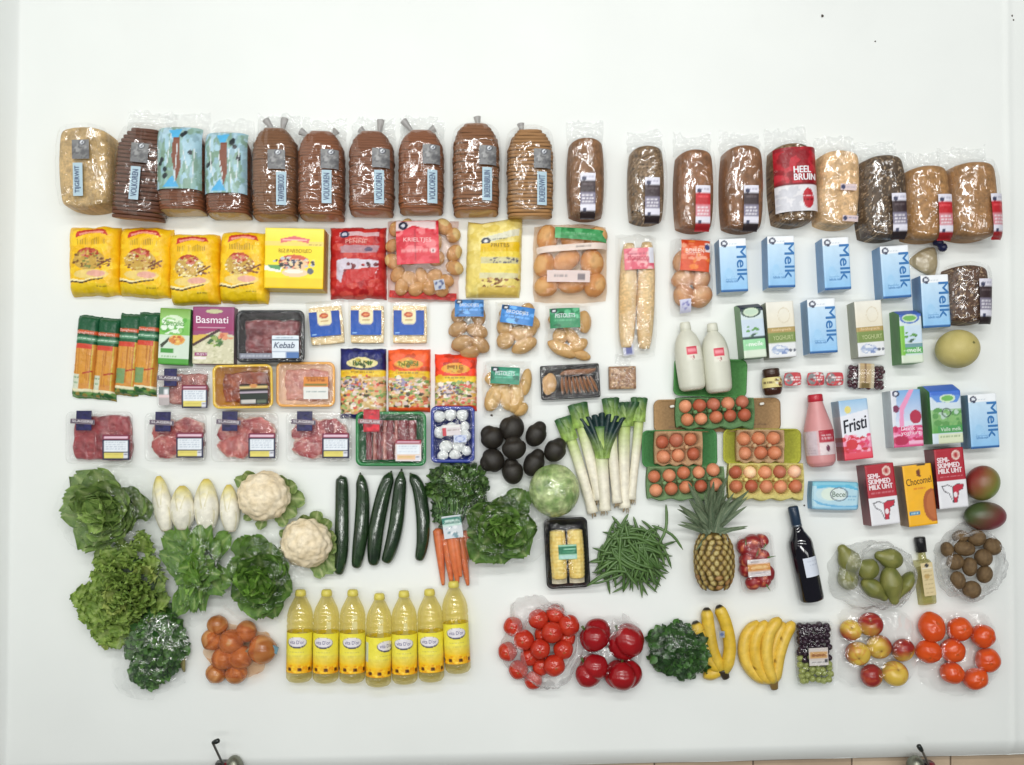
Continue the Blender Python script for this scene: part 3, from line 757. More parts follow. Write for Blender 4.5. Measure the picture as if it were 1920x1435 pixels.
def clear_bag(t, W, L, h, m="clear_film", seed=1, wr=.006, rnd=.1, cell=2.2, name="plastic_bag", a=4, b=4, c=.45, wsc=.07, jag=6):
    zf = pillow(h, a, b, c, .003)
    hf(name, t, W, L, zf, m, C(255, 255, 255), cell=cell, skirt=False, wr=wr, wsc=wsc, seed=seed, rnd=rnd,
       warp=lambda u, v: (jag * u * (fbm(v * 3 + seed, u * 0, seed) - .5), jag * (fbm(u * 3 + seed, v * 0, seed + 4) - .5) * v))
    return on(zf, W, L, .005)

POT = ((196, 162, 98), (222, 192, 136))
t = T("potato_bag", "clear bag of small potatoes with a big red label and red seal", "potato bag", 791, 484, .055, 0)
W, L = 138, 156
g = random.Random(4)
its = []
for i, (x, y) in enumerate([(-52, 60), (-30, 66), (40, 64), (58, 48), (-58, 28), (-56, -2), (-48, -26), (-26, -34), (-2, -30), (22, -30), (44, -38), (60, 14), (60, -14), (-40, -50), (-12, -54), (14, -52), (36, -56), (0, 20), (24, 34), (-24, 36), (-24, 6), (26, 4), (0, 54)]):
    its.append((x, y, g.uniform(14, 18), g.uniform(12, 15), g.uniform(0, 180)))
lumps(t, "potato", its, POT)
zo = clear_bag(t, W, L, .055, "red_film", 43)
a = Art(82, 84, (212, 52, 66)); a.dabs(0, 0, 82, 84, [(226, 90, 100), (200, 36, 52), (220, 70, 84), (232, 120, 126)], 40, 4, 12, 4, False); a.poly([(0, 0), (76, 2), (76, 20), (52, 16), (34, 10), (14, 20), (0, 20)], (226, 206, 206)); a.ell(14, 10, 9, 9, (34, 38, 60)); a.ell(14, 10, 4, 4, (210, 210, 220)); a.line(36, 18, 36, 78, 1.5, (150, 24, 40)); a.words(10, 56, 70, (240, 180, 180), 6, 2, .5); a.rect(66, 56, 74, 64, (240, 220, 220)); a.rect(68, 58, 72, 62, (120, 30, 40))
patch("bag_label", t, -8, 30, 80, 84, a, lambda x, y: zo(x, y) + .001, 2, "printed_film")
text(t, "KRIELTJES", -8, 32, 52, 10, (244, 200, 200), lambda x, y: zo(x, y) + .002)
b = Art(22, 18, (190, 194, 204)); b.dabs(2, 2, 20, 16, [(60, 74, 120), (90, 100, 140)], 12, 2, 3, 1); patch("sticker", t, 33, -50, 20, 18, b, zo, 10)
a = Art(130, 16, (196, 24, 26)); a.dabs(0, 0, 130, 16, [(220, 50, 44), (170, 14, 20)], 30, 3, 9, 1, False)
patch("red_seal", t, 0, -66, 128, 14, a, lambda x, y: .012 + .006 * fbm(x * .1, y * .1, 4) + 0 * x, -3, "printed_film")

# yellow pouch
t = T("snack_pouch", "pale yellow pouch with a torn looking top edge, above the blue roll bags", "pouch", 926, 482, .045, 0)
W, L = 104, 144
a = Art(W, L, (226, 206, 112)); a.dabs(0, 0, W, L, [(232, 214, 128), (218, 196, 96), (236, 220, 140)], 60, 6, 16, 5, False)
a.poly([(28, 34), (98, 22), (98, 34), (28, 46)], (216, 214, 190)); a.ell(36, 41, 9, 7, (44, 48, 64)); a.ell(36, 41, 4, 3, (220, 220, 220)); a.words(48, 38, 76, (120, 120, 100), 2, 2)
a.grad(46, 62, (230, 190, 30), (222, 184, 20), 26, 100); a.rect(26, 62, 100, 72, (232, 206, 70)); a.rect(28, 72, 98, 84, (206, 198, 150)); a.dabs(40, 73, 96, 83, [(90, 90, 100), (120, 116, 110)], 22, 1, 3.5, 3, False)
a.rect(28, 84, 98, 102, (232, 212, 96)); a.rect(26, 102, 98, 112, (214, 206, 160)); a.dabs(26, 112, 98, 130, [(120, 80, 50), (210, 170, 110), (232, 214, 170), (150, 104, 64)], 30, 2, 5, 8, False); a.rect(24, 128, 100, 144, (214, 186, 90))
zf = lambda u, v: pillow(.042, 4, 5, .42, .004)(u, v)
hf("pouch", t, W, L, zf, "printed_film", a, cell=1.6, wr=.004, wsc=.07, seed=44, warp=lambda u, v: (6 * v * .4 + 3 * u * (fbm(v * 4, u * 0, 13) - .5), 9 * (np.abs(u + .5) - .5) * (v > 0) * v), side=C(206, 184, 96))
text(t, "FRITES", 12, 22, 34, 7, (150, 120, 20), on(zf, W, L, .004))

# peach coloured bag of rolls
t = T("bread_roll_bag", "wide peach coloured bag of rolls with a green stripe and white sticker", "roll bag", 1071, 490, .05, 0)
W, L = 142, 148
ROLL = ((206, 150, 88), (226, 180, 122))
its = [(-44, 46, 26, 20, 80), (-50, -4, 24, 20, 70), (-8, 4, 28, 20, 30), (40, 0, 26, 22, 100), (-46, -44, 24, 20, 20), (2, -40, 28, 18, 0), (46, -42, 24, 20, 60), (8, 46, 28, 20, 10), (48, 46, 24, 20, 40)]
lumps(t, "roll", its, ROLL)
zo = clear_bag(t, W, L, .058, "peach_film", 45, b=6)
a = Art(102, 24, (52, 138, 76)); a.dabs(0, 0, 102, 24, [(70, 154, 92), (40, 120, 64), (90, 170, 110)], 20, 4, 12, 4, False); a.rect(0, 0, 12, 24, (96, 176, 116)); a.words(20, 10, 80, (160, 210, 170), 3, 3, .4)
patch("green_stripe", t, 18, 49, 98, 22, a, lambda x, y: zo(x, y) + .003, -4, "printed_film")
a = Art(128, 12, (224, 206, 194)); a.words(70, 4, 96, (90, 80, 80), 3, 3); patch("white_band", t, 2, 24, 134, 12, a, lambda x, y: zo(x, y) + .002, 4, "printed_film")
a = Art(82, 22, (222, 202, 196)); a.words(14, 8, 40, (150, 140, 140), 5, 3); a.rect(58, 6, 72, 18, (130, 120, 124)); patch("sticker", t, -6, -30, 80, 22, a, lambda x, y: zo(x, y) + .002, -1)

# baguettes
t = T("baguette_bag", "long clear bag of pale baguettes with a pink label", "baguette bag", 1196, 552, .05, 0)
def bagu(x, r, w, L, seed):
    pts = [(x - 2, -L / 2, 14), (x, 0, 18), (x + 3, L / 2, 14)]
    p = spline(pts, 20) * t.k; tt = np.linspace(0, 1, 20)
    rad = w * t.k * (np.sin(np.pi * np.clip(tt, .03, .97)) ** .25)
    V, F = tube_data(p, rad, 14, .85)
    c = mixc(C(206, 166, 110), C(232, 208, 164), fbm(V[:, 0] * 90, V[:, 1] * 22 + seed, seed))
    part("baguette", t, V, F, "crust", c)
bagu(-17, 0, 17, 196, 1); bagu(17, 0, 17, 200, 2)
zo = clear_bag(t, 78, 236, .05, "clear_film", 46, b=12, wsc=.07, wr=.008)
a = Art(56, 42, (226, 120, 134)); a.dabs(0, 0, 56, 42, [(236, 160, 168), (214, 90, 110), (240, 190, 190)], 30, 3, 9, 5, False); a.rect(46, 0, 56, 30, (222, 222, 232)); a.words(6, 10, 44, (160, 60, 84), 3, 4, .5)
patch("bag_label", t, 2, 66, 56, 40, a, lambda x, y: zo(x, y) + .001, 3, "printed_film")
text(t, "STOKBROOD", 0, 66, 40, 8, (190, 60, 84), lambda x, y: zo(x, y) + .003)
b = Art(20, 22, (206, 208, 224)); 
for i in range(6): b.line(6 + i * 2, 6, 6 + i * 2, 20, 1, (110, 116, 170))
patch("sticker", t, -16, -102, 20, 22, b, lambda x, y: .03 + 0 * x, 8)

# orange labelled bag of rolls
t = T("mini_roll_bag", "clear bag of seeded rolls with an orange label, under the red banded loaf", "roll bag", 1301, 516, .05, 0)
its = [(-18, 30, 22, 18, 60), (16, 34, 22, 18, 120), (-16, -4, 24, 18, 20), (16, -4, 22, 18, 70), (-16, -36, 22, 20, 100), (16, -38, 24, 20, 40)]
lumps(t, "roll", its, ((190, 124, 78), (222, 178, 134)))
zo = clear_bag(t, 80, 148, .055, "clear_film", 47, b=5)
a = Art(54, 62, (214, 84, 46)); a.dabs(0, 0, 54, 62, [(226, 120, 84), (200, 60, 30), (236, 160, 130), (230, 130, 60)], 30, 3, 9, 7, False); a.rect(44, 6, 54, 24, (226, 214, 212)); a.ell(48, 14, 5, 6, (60, 70, 120)); a.words(8, 20, 40, (248, 214, 196), 3, 4, .6); a.words(10, 28, 40, (248, 214, 196), 3, 6, .6)
patch("bag_label", t, 2, 36, 54, 60, a, lambda x, y: zo(x, y) + .001, -4, "printed_film")
text(t, "BOLLEN", 0, 44, 34, 9, (252, 226, 214), lambda x, y: zo(x, y) + .003)
b = Art(22, 26, (206, 206, 228)); b.dabs(4, 4, 18, 22, [(110, 110, 180), (150, 150, 200)], 14, 1.5, 3, 1); patch("sticker", t, -16, -58, 20, 24, b, lambda x, y: zo(x, y) + .002, 6)

# ------------------------------------------------------------------ milk cartons
def art_melk(W, L):
    a = Art(W, L, (170, 208, 238)); a.grad(14, L, (196, 222, 242), (134, 190, 234)); a.rect(0, 0, W, 15, (238, 242, 246))
    a.ell(9, 9, 6.5, 6, (54, 60, 86)); a.ell(9, 9, 3.6, 3.2, (226, 232, 240)); a.rect(8, 11, 13, 16, (54, 60, 86)); a.words(18, 9, 32, (150, 170, 190), 1.5, 3, .5)
    for i in range(7): a.line(W * .16 + i * 2.2, 68 - i * 1.4, W * .2 + i * 3, 80, .8, (150, 196, 230))
    a.line(W * .18, L * .76, W * .58, L * .76, 1.2, (110, 160, 206)); a.words(W * .18, L * .72, W * .5, (120, 170, 214), 2, 5, .5)
    a.rect(0, L - 4.5, W, L, (52, 104, 164)); a.ell(W * .3, L * .65, 7, 10, (158, 202, 236))
    a.speck(.04, 3, .1); return a
def melk(corners, label):
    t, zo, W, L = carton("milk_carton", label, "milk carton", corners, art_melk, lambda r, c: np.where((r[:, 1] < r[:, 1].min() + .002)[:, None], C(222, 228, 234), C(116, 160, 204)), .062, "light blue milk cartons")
    text(t, "Melk", W * .29, 2, 66, 18, (50, 116, 178), zo, -90, .03)
    text(t, "halfvolle melk", -W * .1, -L * .30, 22, 5, (90, 146, 196), zo, 0, .0)
    for i in range(4): pass
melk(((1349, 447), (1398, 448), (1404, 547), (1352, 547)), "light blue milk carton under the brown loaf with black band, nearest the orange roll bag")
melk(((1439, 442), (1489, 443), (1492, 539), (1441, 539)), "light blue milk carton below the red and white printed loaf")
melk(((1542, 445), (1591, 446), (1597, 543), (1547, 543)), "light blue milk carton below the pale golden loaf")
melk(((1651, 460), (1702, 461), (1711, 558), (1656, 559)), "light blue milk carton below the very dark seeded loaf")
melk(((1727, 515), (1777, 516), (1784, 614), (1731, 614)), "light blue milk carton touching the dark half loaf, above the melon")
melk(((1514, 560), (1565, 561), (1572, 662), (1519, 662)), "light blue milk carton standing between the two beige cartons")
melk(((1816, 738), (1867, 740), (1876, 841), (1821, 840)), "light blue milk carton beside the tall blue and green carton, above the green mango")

def art_beige(W, L):
    a = Art(W, L, (226, 222, 208)); a.grad(0, L * .45, (232, 230, 220), (226, 218, 196)); a.ring(W * .62, L * .25, W * .22, L * .14, .12, (214, 204, 180)); a.rect(0, L * .46, W, L * .56, (170, 146, 84)); a.words(6, L * .49, W - 8, (214, 170, 110), 4, 3, .6)
    a.rect(0, L * .55, W, L * .74, (118, 140, 70)); a.rect(0, L * .74, W, L, (226, 228, 230)); a.ell(W * .34, L * .86, W * .24, L * .08, (160, 176, 206)); a.dabs(6, L * .78, W * .7, L * .96, [(120, 140, 186), (190, 200, 220), (226, 230, 234)], 16, 2, 5, 6); a.ell(W * .78, L * .88, 3, 3, (90, 96, 110)); a.ell(W * .92, L * .88, 2.5, 3, (90, 96, 110)); return a
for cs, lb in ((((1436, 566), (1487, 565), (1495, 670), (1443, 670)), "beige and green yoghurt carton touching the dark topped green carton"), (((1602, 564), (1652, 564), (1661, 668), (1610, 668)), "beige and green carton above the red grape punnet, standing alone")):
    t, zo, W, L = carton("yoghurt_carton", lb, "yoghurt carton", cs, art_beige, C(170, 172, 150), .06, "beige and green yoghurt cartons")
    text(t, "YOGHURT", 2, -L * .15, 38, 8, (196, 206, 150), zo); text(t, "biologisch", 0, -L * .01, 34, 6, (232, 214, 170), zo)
def art_green(dark):
    def f(W, L):
        a = Art(W, L, (206, 220, 222)); top = (28, 32, 56) if dark else (70, 104, 190)
        a.rect(0, 0, W, L * .15, top); a.ell(W * .46, L * .17, W * .44, L * .10, (206, 222, 196)); a.ring(W * .46, L * .17, W * .44, L * .10, .22, (40, 70, 60) if dark else (70, 110, 190)); a.ell(W * .46, L * .17, W * .3, L * .05, (110, 176, 84) if not dark else (190, 214, 190))
        a.rect(0, L * .3, W, L * .62, (196, 212, 226) if dark else (196, 216, 232)); a.dabs(W * .2, L * .4, W * .7, L * .62, [(90, 150, 70), (60, 90, 80), (170, 200, 180)], 14, 2, 4, 2)
        if dark: a.rect(0, L * .62, W, L * .66, (30, 64, 60)); a.rect(0, L * .66, W, L * .85, (150, 212, 160))
        else: a.rect(0, L * .3, W * .2, L, (120, 186, 60)); a.rect(W * .2, L * .64, W, L * .70, (110, 150, 160)); a.rect(W * .2, L * .70, W, L * .83, (90, 170, 90))
        a.rect(0, L * .85, W, L, (214, 226, 206)); a.words(5, L * .75, W - 5, (236, 244, 236), 3, 3, .6); return a
    return f
t, zo, W, L = carton("milk_carton", "green milk carton with a dark navy top, above the little brown jar", "milk carton", ((1387, 568), (1429, 567), (1438, 670), (1396, 671)), art_green(True), C(92, 140, 84), .068, "green milk cartons", gable=.1)
text(t, "melk", 2, -L * .25, 26, 9, (240, 248, 240), zo)
t, zo, W, L = carton("milk_carton", "green milk carton with a blue top, beside the melon", "milk carton", ((1685, 579), (1727, 580), (1732, 680), (1692, 681)), art_green(False), C(70, 140, 60), .068, "green milk cartons", gable=.1)
text(t, "melk", 4, -L * .26, 26, 9, (240, 248, 240), zo)

# the small pouch with a dark blue clip, the half loaf, the melon
t = T("dip_pouch", "small clear cone shaped pouch with a dark blue clip, below the tan red banded loaf", "pouch", 1745, 484, .03, -30)
zf = lambda u, v: .004 + .018 * np.clip(1 - u ** 2 - .8 * v ** 2, 0, 1) ** .5
hf("pouch", t, 46, 50, zf, "soft_plastic", lambda u, v, x, y: mixc(C(196, 180, 144), C(168, 150, 112), fbm(x * .1, y * .1, 3)), rnd=.6, warp=lambda u, v: (-9 * u * v, 0), wr=.002)
hf("film_edge", t, 56, 58, lambda u, v: .003 + .021 * np.clip(1 - u ** 2 - .8 * v ** 2, 0, 1) ** .5, "clear_film", C(255, 255, 255), skirt=False, rnd=.7, wr=.006, warp=lambda u, v: (-10 * u * v, 0))
V, F = tube_data(spline([(-9, 26, 16), (-2, 31, 22), (6, 26, 20), (14, 32, 16)], 10) * t.k, np.array([3, 5, 7, 8, 7, 5, 6, 8, 8, 4]) * t.k, 10)
part("clip", t, V, F, "plastic", C(26, 30, 70))
t, zt, zo, W, L = loaf(1785, 1866, 494, 614, "dark half loaf in tight clear film, alone above the melon", (92, 62, 48), (110, 78, 58), "seeded", -2, seed=23, h=.085, side=10, tail=False, name="half_loaf", filmm="bread_film")
band_label(t, zo, 22, -16, DK, 4)
def melon_col(D):
    c = mixc(C(186, 172, 100), C(204, 190, 124), n3(D, 3, 4) * 1.6 - .3)
    d = np.linalg.norm(D - np.array([.36, .25, .90]), axis=-1)
    return np.where((d < .075)[..., None], C(100, 100, 50), c)
V, F, cc = blob_data(64, 48, None, melon_col)
me = mkmesh("melon", V, F, "skin_matte", cc)
x, y = P(1798, 654, .066)
k = S * (1 - .066 / H)
solo("melon", me, "round yellow green melon beside the milk cartons", "melon", (x, y, 35 * k), (0, 0, 0), (39 * k, 36 * k, 35 * k))

# ------------------------------------------------------------------ third to fifth rows: pasta, meat, cheese, snacks
def spaghetti(cx, cy, label, seed, foot):
    t = T("spaghetti_pack", label, "spaghetti pack", cx, cy, .03, -5, "green and amber spaghetti packs")
    W, L = 41, 156
    a = Art(W, L, (206, 140, 62)); a.grad(52, 128, (214, 148, 66), (206, 144, 48)); g = random.Random(seed)
    for i in range(24): x = g.uniform(1, W); a.line(x, 54, x + g.uniform(-1, 1), 132, .7, g.choice([(190, 120, 48), (216, 156, 78), (180, 112, 40)]))
    a.rect(0, 0, W, 30, (22, 84, 52)); a.rect(0, 30, W, 36, (214, 92, 52)); a.rect(0, 36, W, 42, (24, 88, 56)); a.rect(0, 42, W, 49, (96, 150, 116)); a.words(2, 44, W - 3, (220, 236, 222), 2, seed); a.rect(0, 49, W, 55, (30, 92, 58)); a.rect(3, 55, W - 7, 64, (204, 70, 50)); a.line(W - 6, 55, W - 6, 140, 2, (206, 190, 70))
    a.rect(0, 112, 15, 140, (206, 212, 190)) if foot else a.rect(2, 106, 20, 134, (120, 150, 96))
    a.words(1, 116, 14, (110, 150, 110), 3, 3); a.words(1, 126, 14, (110, 150, 110), 3, 4); a.line(20, 110, 38, 105, 3, (170, 60, 30)); a.rect(0, 139, W, 144, (232, 226, 190)); a.rect(0, 144, W, L, (70, 118, 60)); a.dabs(0, 144, W, L, [(40, 90, 44), (110, 150, 80), (150, 130, 60)], 16, 2, 6, seed, False)
    zf = lambda u, v: .003 + .027 * np.clip(1 - np.abs(u) ** 4, 0, 1) ** .4 * np.clip(1 - np.abs(v * 1.02) ** 14, 0, 1) ** .5
    hf("pouch", t, W, L, zf, "printed_film", a, cell=1.5, wr=.0025, wsc=.09, seed=seed, warp=lambda u, v: (2 * u * np.abs(v) ** 8, 4 * (fbm(u * 2 + seed, v * 0, seed) - .5) * v), side=C(60, 90, 50))
    text(t, "Spaghetti", 0, 45 - 1, 30, 6, (236, 200, 190), on(zf, W, L, .003)) if seed == 51 else text(t, "Spaghetti", 0, 44, 30, 6, (236, 200, 190), on(zf, W, L, .003))
spaghetti(157, 668, "spaghetti pack at the outer end of its row, with white foot panel", 51, True)
spaghetti(196, 672, "spaghetti pack set lowest of its row, second from the outer end", 52, True)
spaghetti(237, 664, "spaghetti pack with a long pale shine, third of its row", 53, False)
spaghetti(272, 662, "spaghetti pack against the green rice box", 54, False)
def art_gr(W, L):
    a = Art(W, L, (120, 190, 84)); a.grad(0, L * .18, (110, 156, 50), (150, 200, 110)); a.ell(W * .45, L * .24, W * .36, L * .12, (214, 232, 200)); a.dabs(4, L * .2, W * .9, L * .42, [(150, 206, 120), (226, 240, 220), (90, 170, 60)], 20, 3, 8, 3, False); a.rect(0, L * .47, W, L * .9, (206, 222, 204)); a.ell(W * .6, L * .56, W * .26, L * .09, (226, 170, 80)); a.dabs(W * .36, L * .48, W * .86, L * .64, [(214, 130, 60), (190, 90, 40), (236, 200, 110)], 26, 2, 5, 4); a.poly([(W * .05, L * .66), (W * .36, L * .5), (W * .3, L * .6), (W * .1, L * .72)], (50, 60, 40)); a.rect(W * .08, L * .72, W * .5, L * .80, (60, 146, 54)); a.words(6, L * .84, W * .6, (120, 170, 110), 3, 3); a.rect(0, L * .9, W, L, (76, 158, 54)); return a
t, zo, W, L = carton("rice_box", "green and white rice box beside the spaghetti", "rice box", ((301, 578), (357, 579), (353, 684), (295, 683)), art_gr, C(54, 130, 44), .045)
text(t, "Zilvervlies", -2, 25, 42, 10, (70, 150, 60), zo, 0, .02, shear=.2)
def art_bas(W, L):
    a = Art(W, L, (150, 66, 112)); a.grad(0, L * .42, (146, 70, 116), (156, 44, 98)); a.ell(W * .52, L * .08, W * .2, L * .035, (196, 196, 150)); a.rect(W * .12, L * .365, W * .8, L * .375, (226, 200, 214)); a.poly([(0, L * .56), (W * .55, L * .42), (W, L * .5), (W, L), (0, L)], (206, 202, 170)); a.dabs(0, L * .62, W, L, [(222, 218, 190), (190, 188, 150), (214, 210, 180)], 120, 1.5, 4, 3, False); a.poly([(0, L * .5), (W * .4, L * .48), (W * .2, L * .62), (0, L * .66)], (214, 180, 80)); a.line(0, L * .68, W * .66, L * .40, 5, (70, 40, 44)); a.dabs(W * .36, L * .5, W * .72, L * .72, [(90, 130, 60), (60, 100, 50), (150, 170, 90)], 24, 2, 5, 6); a.dabs(W * .6, L * .46, W * .94, L * .6, [(200, 110, 80), (220, 150, 110)], 16, 3, 6, 7); a.rect(W * .06, L * .80, W * .36, L * .86, (150, 60, 110)); a.rect(W * .04, L * .88, W * .34, L * .92, (236, 226, 226)); return a
t, zo, W, L = carton("rice_box", "purple rice box with large white lettering, beside the black meat tray", "rice box", ((362, 576), (439, 575), (438, 682), (360, 683)), art_bas, C(110, 40, 70), .04)
text(t, "Basmati", -2, 29, 60, 13, (240, 226, 234), zo, 0, .03)
text(t, "RIJST", -20, -36, 20, 5, (236, 220, 230), zo)

MEAT = [(150, 70, 72), (172, 92, 90), (128, 52, 58), (190, 120, 112)]
def meat_tray(name, label, cx, cy, W, L, rim, inner, meatcol, h=.04, mw=.86, ml=.84, clear=False, rot=0, group=None, mz=.8, wob=True, seed=1, style="slab", floor_c=None):
    t = T(name, label, "meat tray", cx, cy, h, rot, group)
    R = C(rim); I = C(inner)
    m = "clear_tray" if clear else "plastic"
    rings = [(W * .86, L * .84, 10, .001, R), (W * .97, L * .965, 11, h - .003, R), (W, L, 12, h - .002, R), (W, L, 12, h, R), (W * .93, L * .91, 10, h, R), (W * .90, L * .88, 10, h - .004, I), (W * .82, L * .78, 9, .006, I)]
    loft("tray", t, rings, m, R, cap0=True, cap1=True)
    g = random.Random(seed)
    cs = [C(c) for c in meatcol]
    def mc(u, v, x, y):
        f = fbm(x * .09, y * .09, seed, 4); r = ridge(x * .05 + 3, y * .05, seed + 3, 2)
        c = mixc(cs[0], cs[1], f * 1.8 - .4); c = mixc(c, cs[2], fbm(x * .05, y * .05, seed + 8, 2) * 2 - .8)
        return mixc(c, cs[3], np.clip(r * 2.2 - 1.15, 0, 1) * .8)
    if style == "slab":
        zf = lambda u, v: .008 + (h * mz - .008) * np.clip(1 - np.abs(u) ** 6, 0, 1) ** .3 * np.clip(1 - np.abs(v) ** 6, 0, 1) ** .3 * (.62 + .75 * (fbm(u * 2.2 + seed, v * 2.2, seed + 1, 3) - .2))
        hf("meat", t, W * mw, L * ml, zf, "meat", mc, cell=1.8, rnd=.25, seed=seed, warp=lambda u, v: (7 * u * (fbm(v * 2.5 + seed, u * 0, seed, 2) - .6), 8 * v * (fbm(u * 2.5 + seed, v * 0, seed + 2, 2) - .6)))
    elif style == "steaks":
        for i, (x, y, w, l, ro) in enumerate([(-W * .2, L * .13, W * .46, L * .5, 20), (W * .18, L * .17, W * .5, L * .42, -18), (-W * .17, -L * .2, W * .5, L * .44, -8), (W * .2, -L * .18, W * .44, L * .42, 12), (0, 0, W * .42, L * .44, 40)]):
            zf = lambda u, v, i=i: .008 + (h * mz - .014 + .004 * (i % 3)) * np.clip(1 - (u ** 2 + v ** 2) * .62, 0, 1) ** .35
            hf("steak", t, w, l, zf, "meat", lambda u, v, x_, y_, i=i: mixc(mc(u, v, x_ + 40 * i + 7, y_ + 31 * i), C(226, 196, 182), np.clip((u ** 2 + v ** 2 - .95 + .7 * (fbm(x_ * .06 + i, y_ * .06, seed) - .5)) * 3, 0, 1) * .8), cell=1.8, rnd=.9, x=x, y=y, rot=ro, warp=lambda u, v, i=i: (9 * u * (fbm(v * 2 + i, u * 0 + seed, seed) - .5), 9 * v * (fbm(u * 2 + i, v * 0, seed + i) - .5)), wr=.002, wsc=.12, seed=seed + i)
    zfilm = lambda u, v: h + .0015 + .003 * (1 - u ** 4) * (1 - v ** 4)
    hf("film", t, W * .97, L * .96, zfilm, "tray_film", C(255, 255, 255), cell=2.4, skirt=False, rnd=.12, wr=.004, wsc=.06, seed=seed)
    return t, on(zfilm, W, L, .003)

def price_label(t, zo, x, y, w=50, l=47, top=(124, 34, 62), fr=(34, 34, 66), yel=(222, 208, 110)):
    a = Art(w, l, fr); a.rect(0, 0, w, l * .2, top); a.rect(3, l * .06, w - 3, l * .14, (226, 190, 206)); a.rect(2.5, l * .22, w - 2.5, l * .68, (226, 232, 238)); a.rect(2.5, l * .70, w - 2.5, l * .94, yel); a.rect(w - 11, l * .72, w - 3, l * .95, (216, 218, 226))
    for i in range(4): a.words(6, l * (.28 + .09 * i), w - 7, (150, 164, 184), 1.2, i + 3, .6)
    a.words(6, l * .78, w - 14, (190, 176, 80), 2, 9, .6); a.words(w - 10, l * .78, w - 4, (60, 60, 90), 1.5, 2)
    patch("price_label", t, x, y, w, l, a, zo, 0, "paper_print")
def badge(t, zo, x, y, col=(30, 28, 74), word="SLAGERIJ", w=29, l=37):
    a = Art(w, l, col); a.dabs(0, 0, w, l, [tuple(int(v * .85) for v in col), tuple(min(255, int(v * 1.2)) for v in col)], 14, 3, 8, 2, False)
    patch("badge", t, x, y, w, l, a, zo, 0, "printed_film")
    b = Art(46, 9, (132, 118, 128)); b.rect(1, 1.2, 45, 7.8, (96, 86, 100) if col[2] > col[0] else (150, 80, 80))
    patch("badge_strip", t, x - 2, y - 2, 46, 9, b, lambda x_, y_: zo(x_, y_) + .0015, -3, "printed_film")
    text(t, word, x - 2, y - 2, 38, 5.5, (226, 220, 224), lambda x_, y_: zo(x_, y_) + .002, -3, .03)

for (cx, cy, W, L, lb, sd, st) in ((186, 821, 126, 98, "clear tray of large raw red steaks, above the round lettuce", 61, "slab"), (329, 820, 116, 92, "clear tray of raw steaks with pale fat, beside the tray above the lettuce", 62, "steaks"), (459, 820, 126, 94, "clear tray of pink raw steaks, below the yellow tray", 63, "steaks"), (598, 820, 124, 94, "clear tray of marbled raw chops, touching the green tray", 64, "steaks")):
    t, zo = meat_tray("steak_tray", lb, cx, cy, W, L, (222, 214, 214), (216, 196, 196), {61: [(150, 44, 54), (174, 66, 72), (124, 32, 44), (196, 110, 108)], 62: [(166, 56, 60), (192, 94, 88), (134, 38, 46), (230, 172, 160)], 63: [(178, 72, 70), (200, 104, 94), (146, 46, 54), (230, 172, 158)], 64: [(172, 62, 66), (198, 104, 100), (138, 40, 52), (232, 180, 168)]}[sd], .036, clear=True, seed=sd, style=st, group="clear trays of raw steak", mw=.88, ml=.86)
    badge(t, zo, -W / 2 + 36, L / 2 - 17); price_label(t, zo, W / 2 - 30, -L / 2 + 31)
t, zo = meat_tray("mince_tray", "small clear tray of minced meat with a dark badge, under the green rice box", 343, 729, 98, 76, (206, 206, 208), (200, 186, 186), [(176, 104, 98), (196, 130, 118), (150, 80, 80), (222, 172, 160)], .032, clear=True, seed=65, style="slab")
badge(t, zo, -22, 21, w=24, l=33); price_label(t, zo, 23, -15, 48, 43); b = Art(20, 34, (180, 172, 172)); b.rect(0, 0, 20, 14, (110, 124, 124)); b.rect(10, 4, 18, 14, (226, 226, 230)); b.rect(0, 15, 20, 20, (226, 200, 200)); patch("sticker", t, -34, -14, 20, 34, b, zo)
t, zo = meat_tray("kebab_tray", "black tray of dark red kebab meat with a white and blue label", 507, 631, 128, 98, (22, 24, 28), (14, 15, 18), [(126, 48, 54), (152, 74, 76), (98, 34, 42), (184, 116, 112)], .05, seed=66, mw=.84, ml=.74, mz=.95)
a = Art(50, 42, (222, 230, 238)); a.rect(0, 7, 50, 9, (40, 90, 110)); a.rect(0, 30, 50, 31.5, (80, 110, 150)); a.rect(26, 31, 50, 42, (84, 120, 176)); a.words(8, 3, 40, (120, 150, 170), 2, 2)
patch("price_label", t, 29, -20, 50, 42, a, zo, 0); text(t, "Kebab", 28, -17, 38, 11, (40, 60, 96), lambda x, y: zo(x, y) + .002, 0, .01, shear=.25)
a = Art(66, 11, (132, 134, 148)); a.words(4, 3, 60, (200, 204, 214), 4, 4, .6); patch("white_print", t, -26, -37, 62, 10, a, zo, 0, "printed_film")
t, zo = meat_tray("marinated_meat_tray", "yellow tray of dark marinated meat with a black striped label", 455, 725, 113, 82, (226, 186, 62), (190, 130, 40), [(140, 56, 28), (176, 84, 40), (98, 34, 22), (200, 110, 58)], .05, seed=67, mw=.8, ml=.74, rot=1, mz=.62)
a = Art(54, 38, (24, 22, 22)); a.rect(0, 4, 54, 8, (226, 200, 130)); a.ell(27, 3, 8, 4, (206, 140, 80)); a.rect(0, 14, 54, 17, (190, 176, 190)); a.rect(0, 18, 54, 28, (34, 46, 38)); a.rect(2, 29, 30, 36, (200, 196, 190)); a.rect(32, 30, 50, 36, (96, 110, 90)); patch("striped_label", t, 22, -15, 52, 38, a, lambda x, y: zo(x, y) + .001, 1)
t, zo = meat_tray("chicken_tray", "rounded orange and clear tray of pale pink chicken slices", 573, 721, 110, 84, (234, 170, 84), (226, 190, 160), [(206, 134, 118), (220, 158, 140), (190, 110, 100), (230, 180, 160)], .03, seed=68, mw=.78, ml=.72, mz=.7)
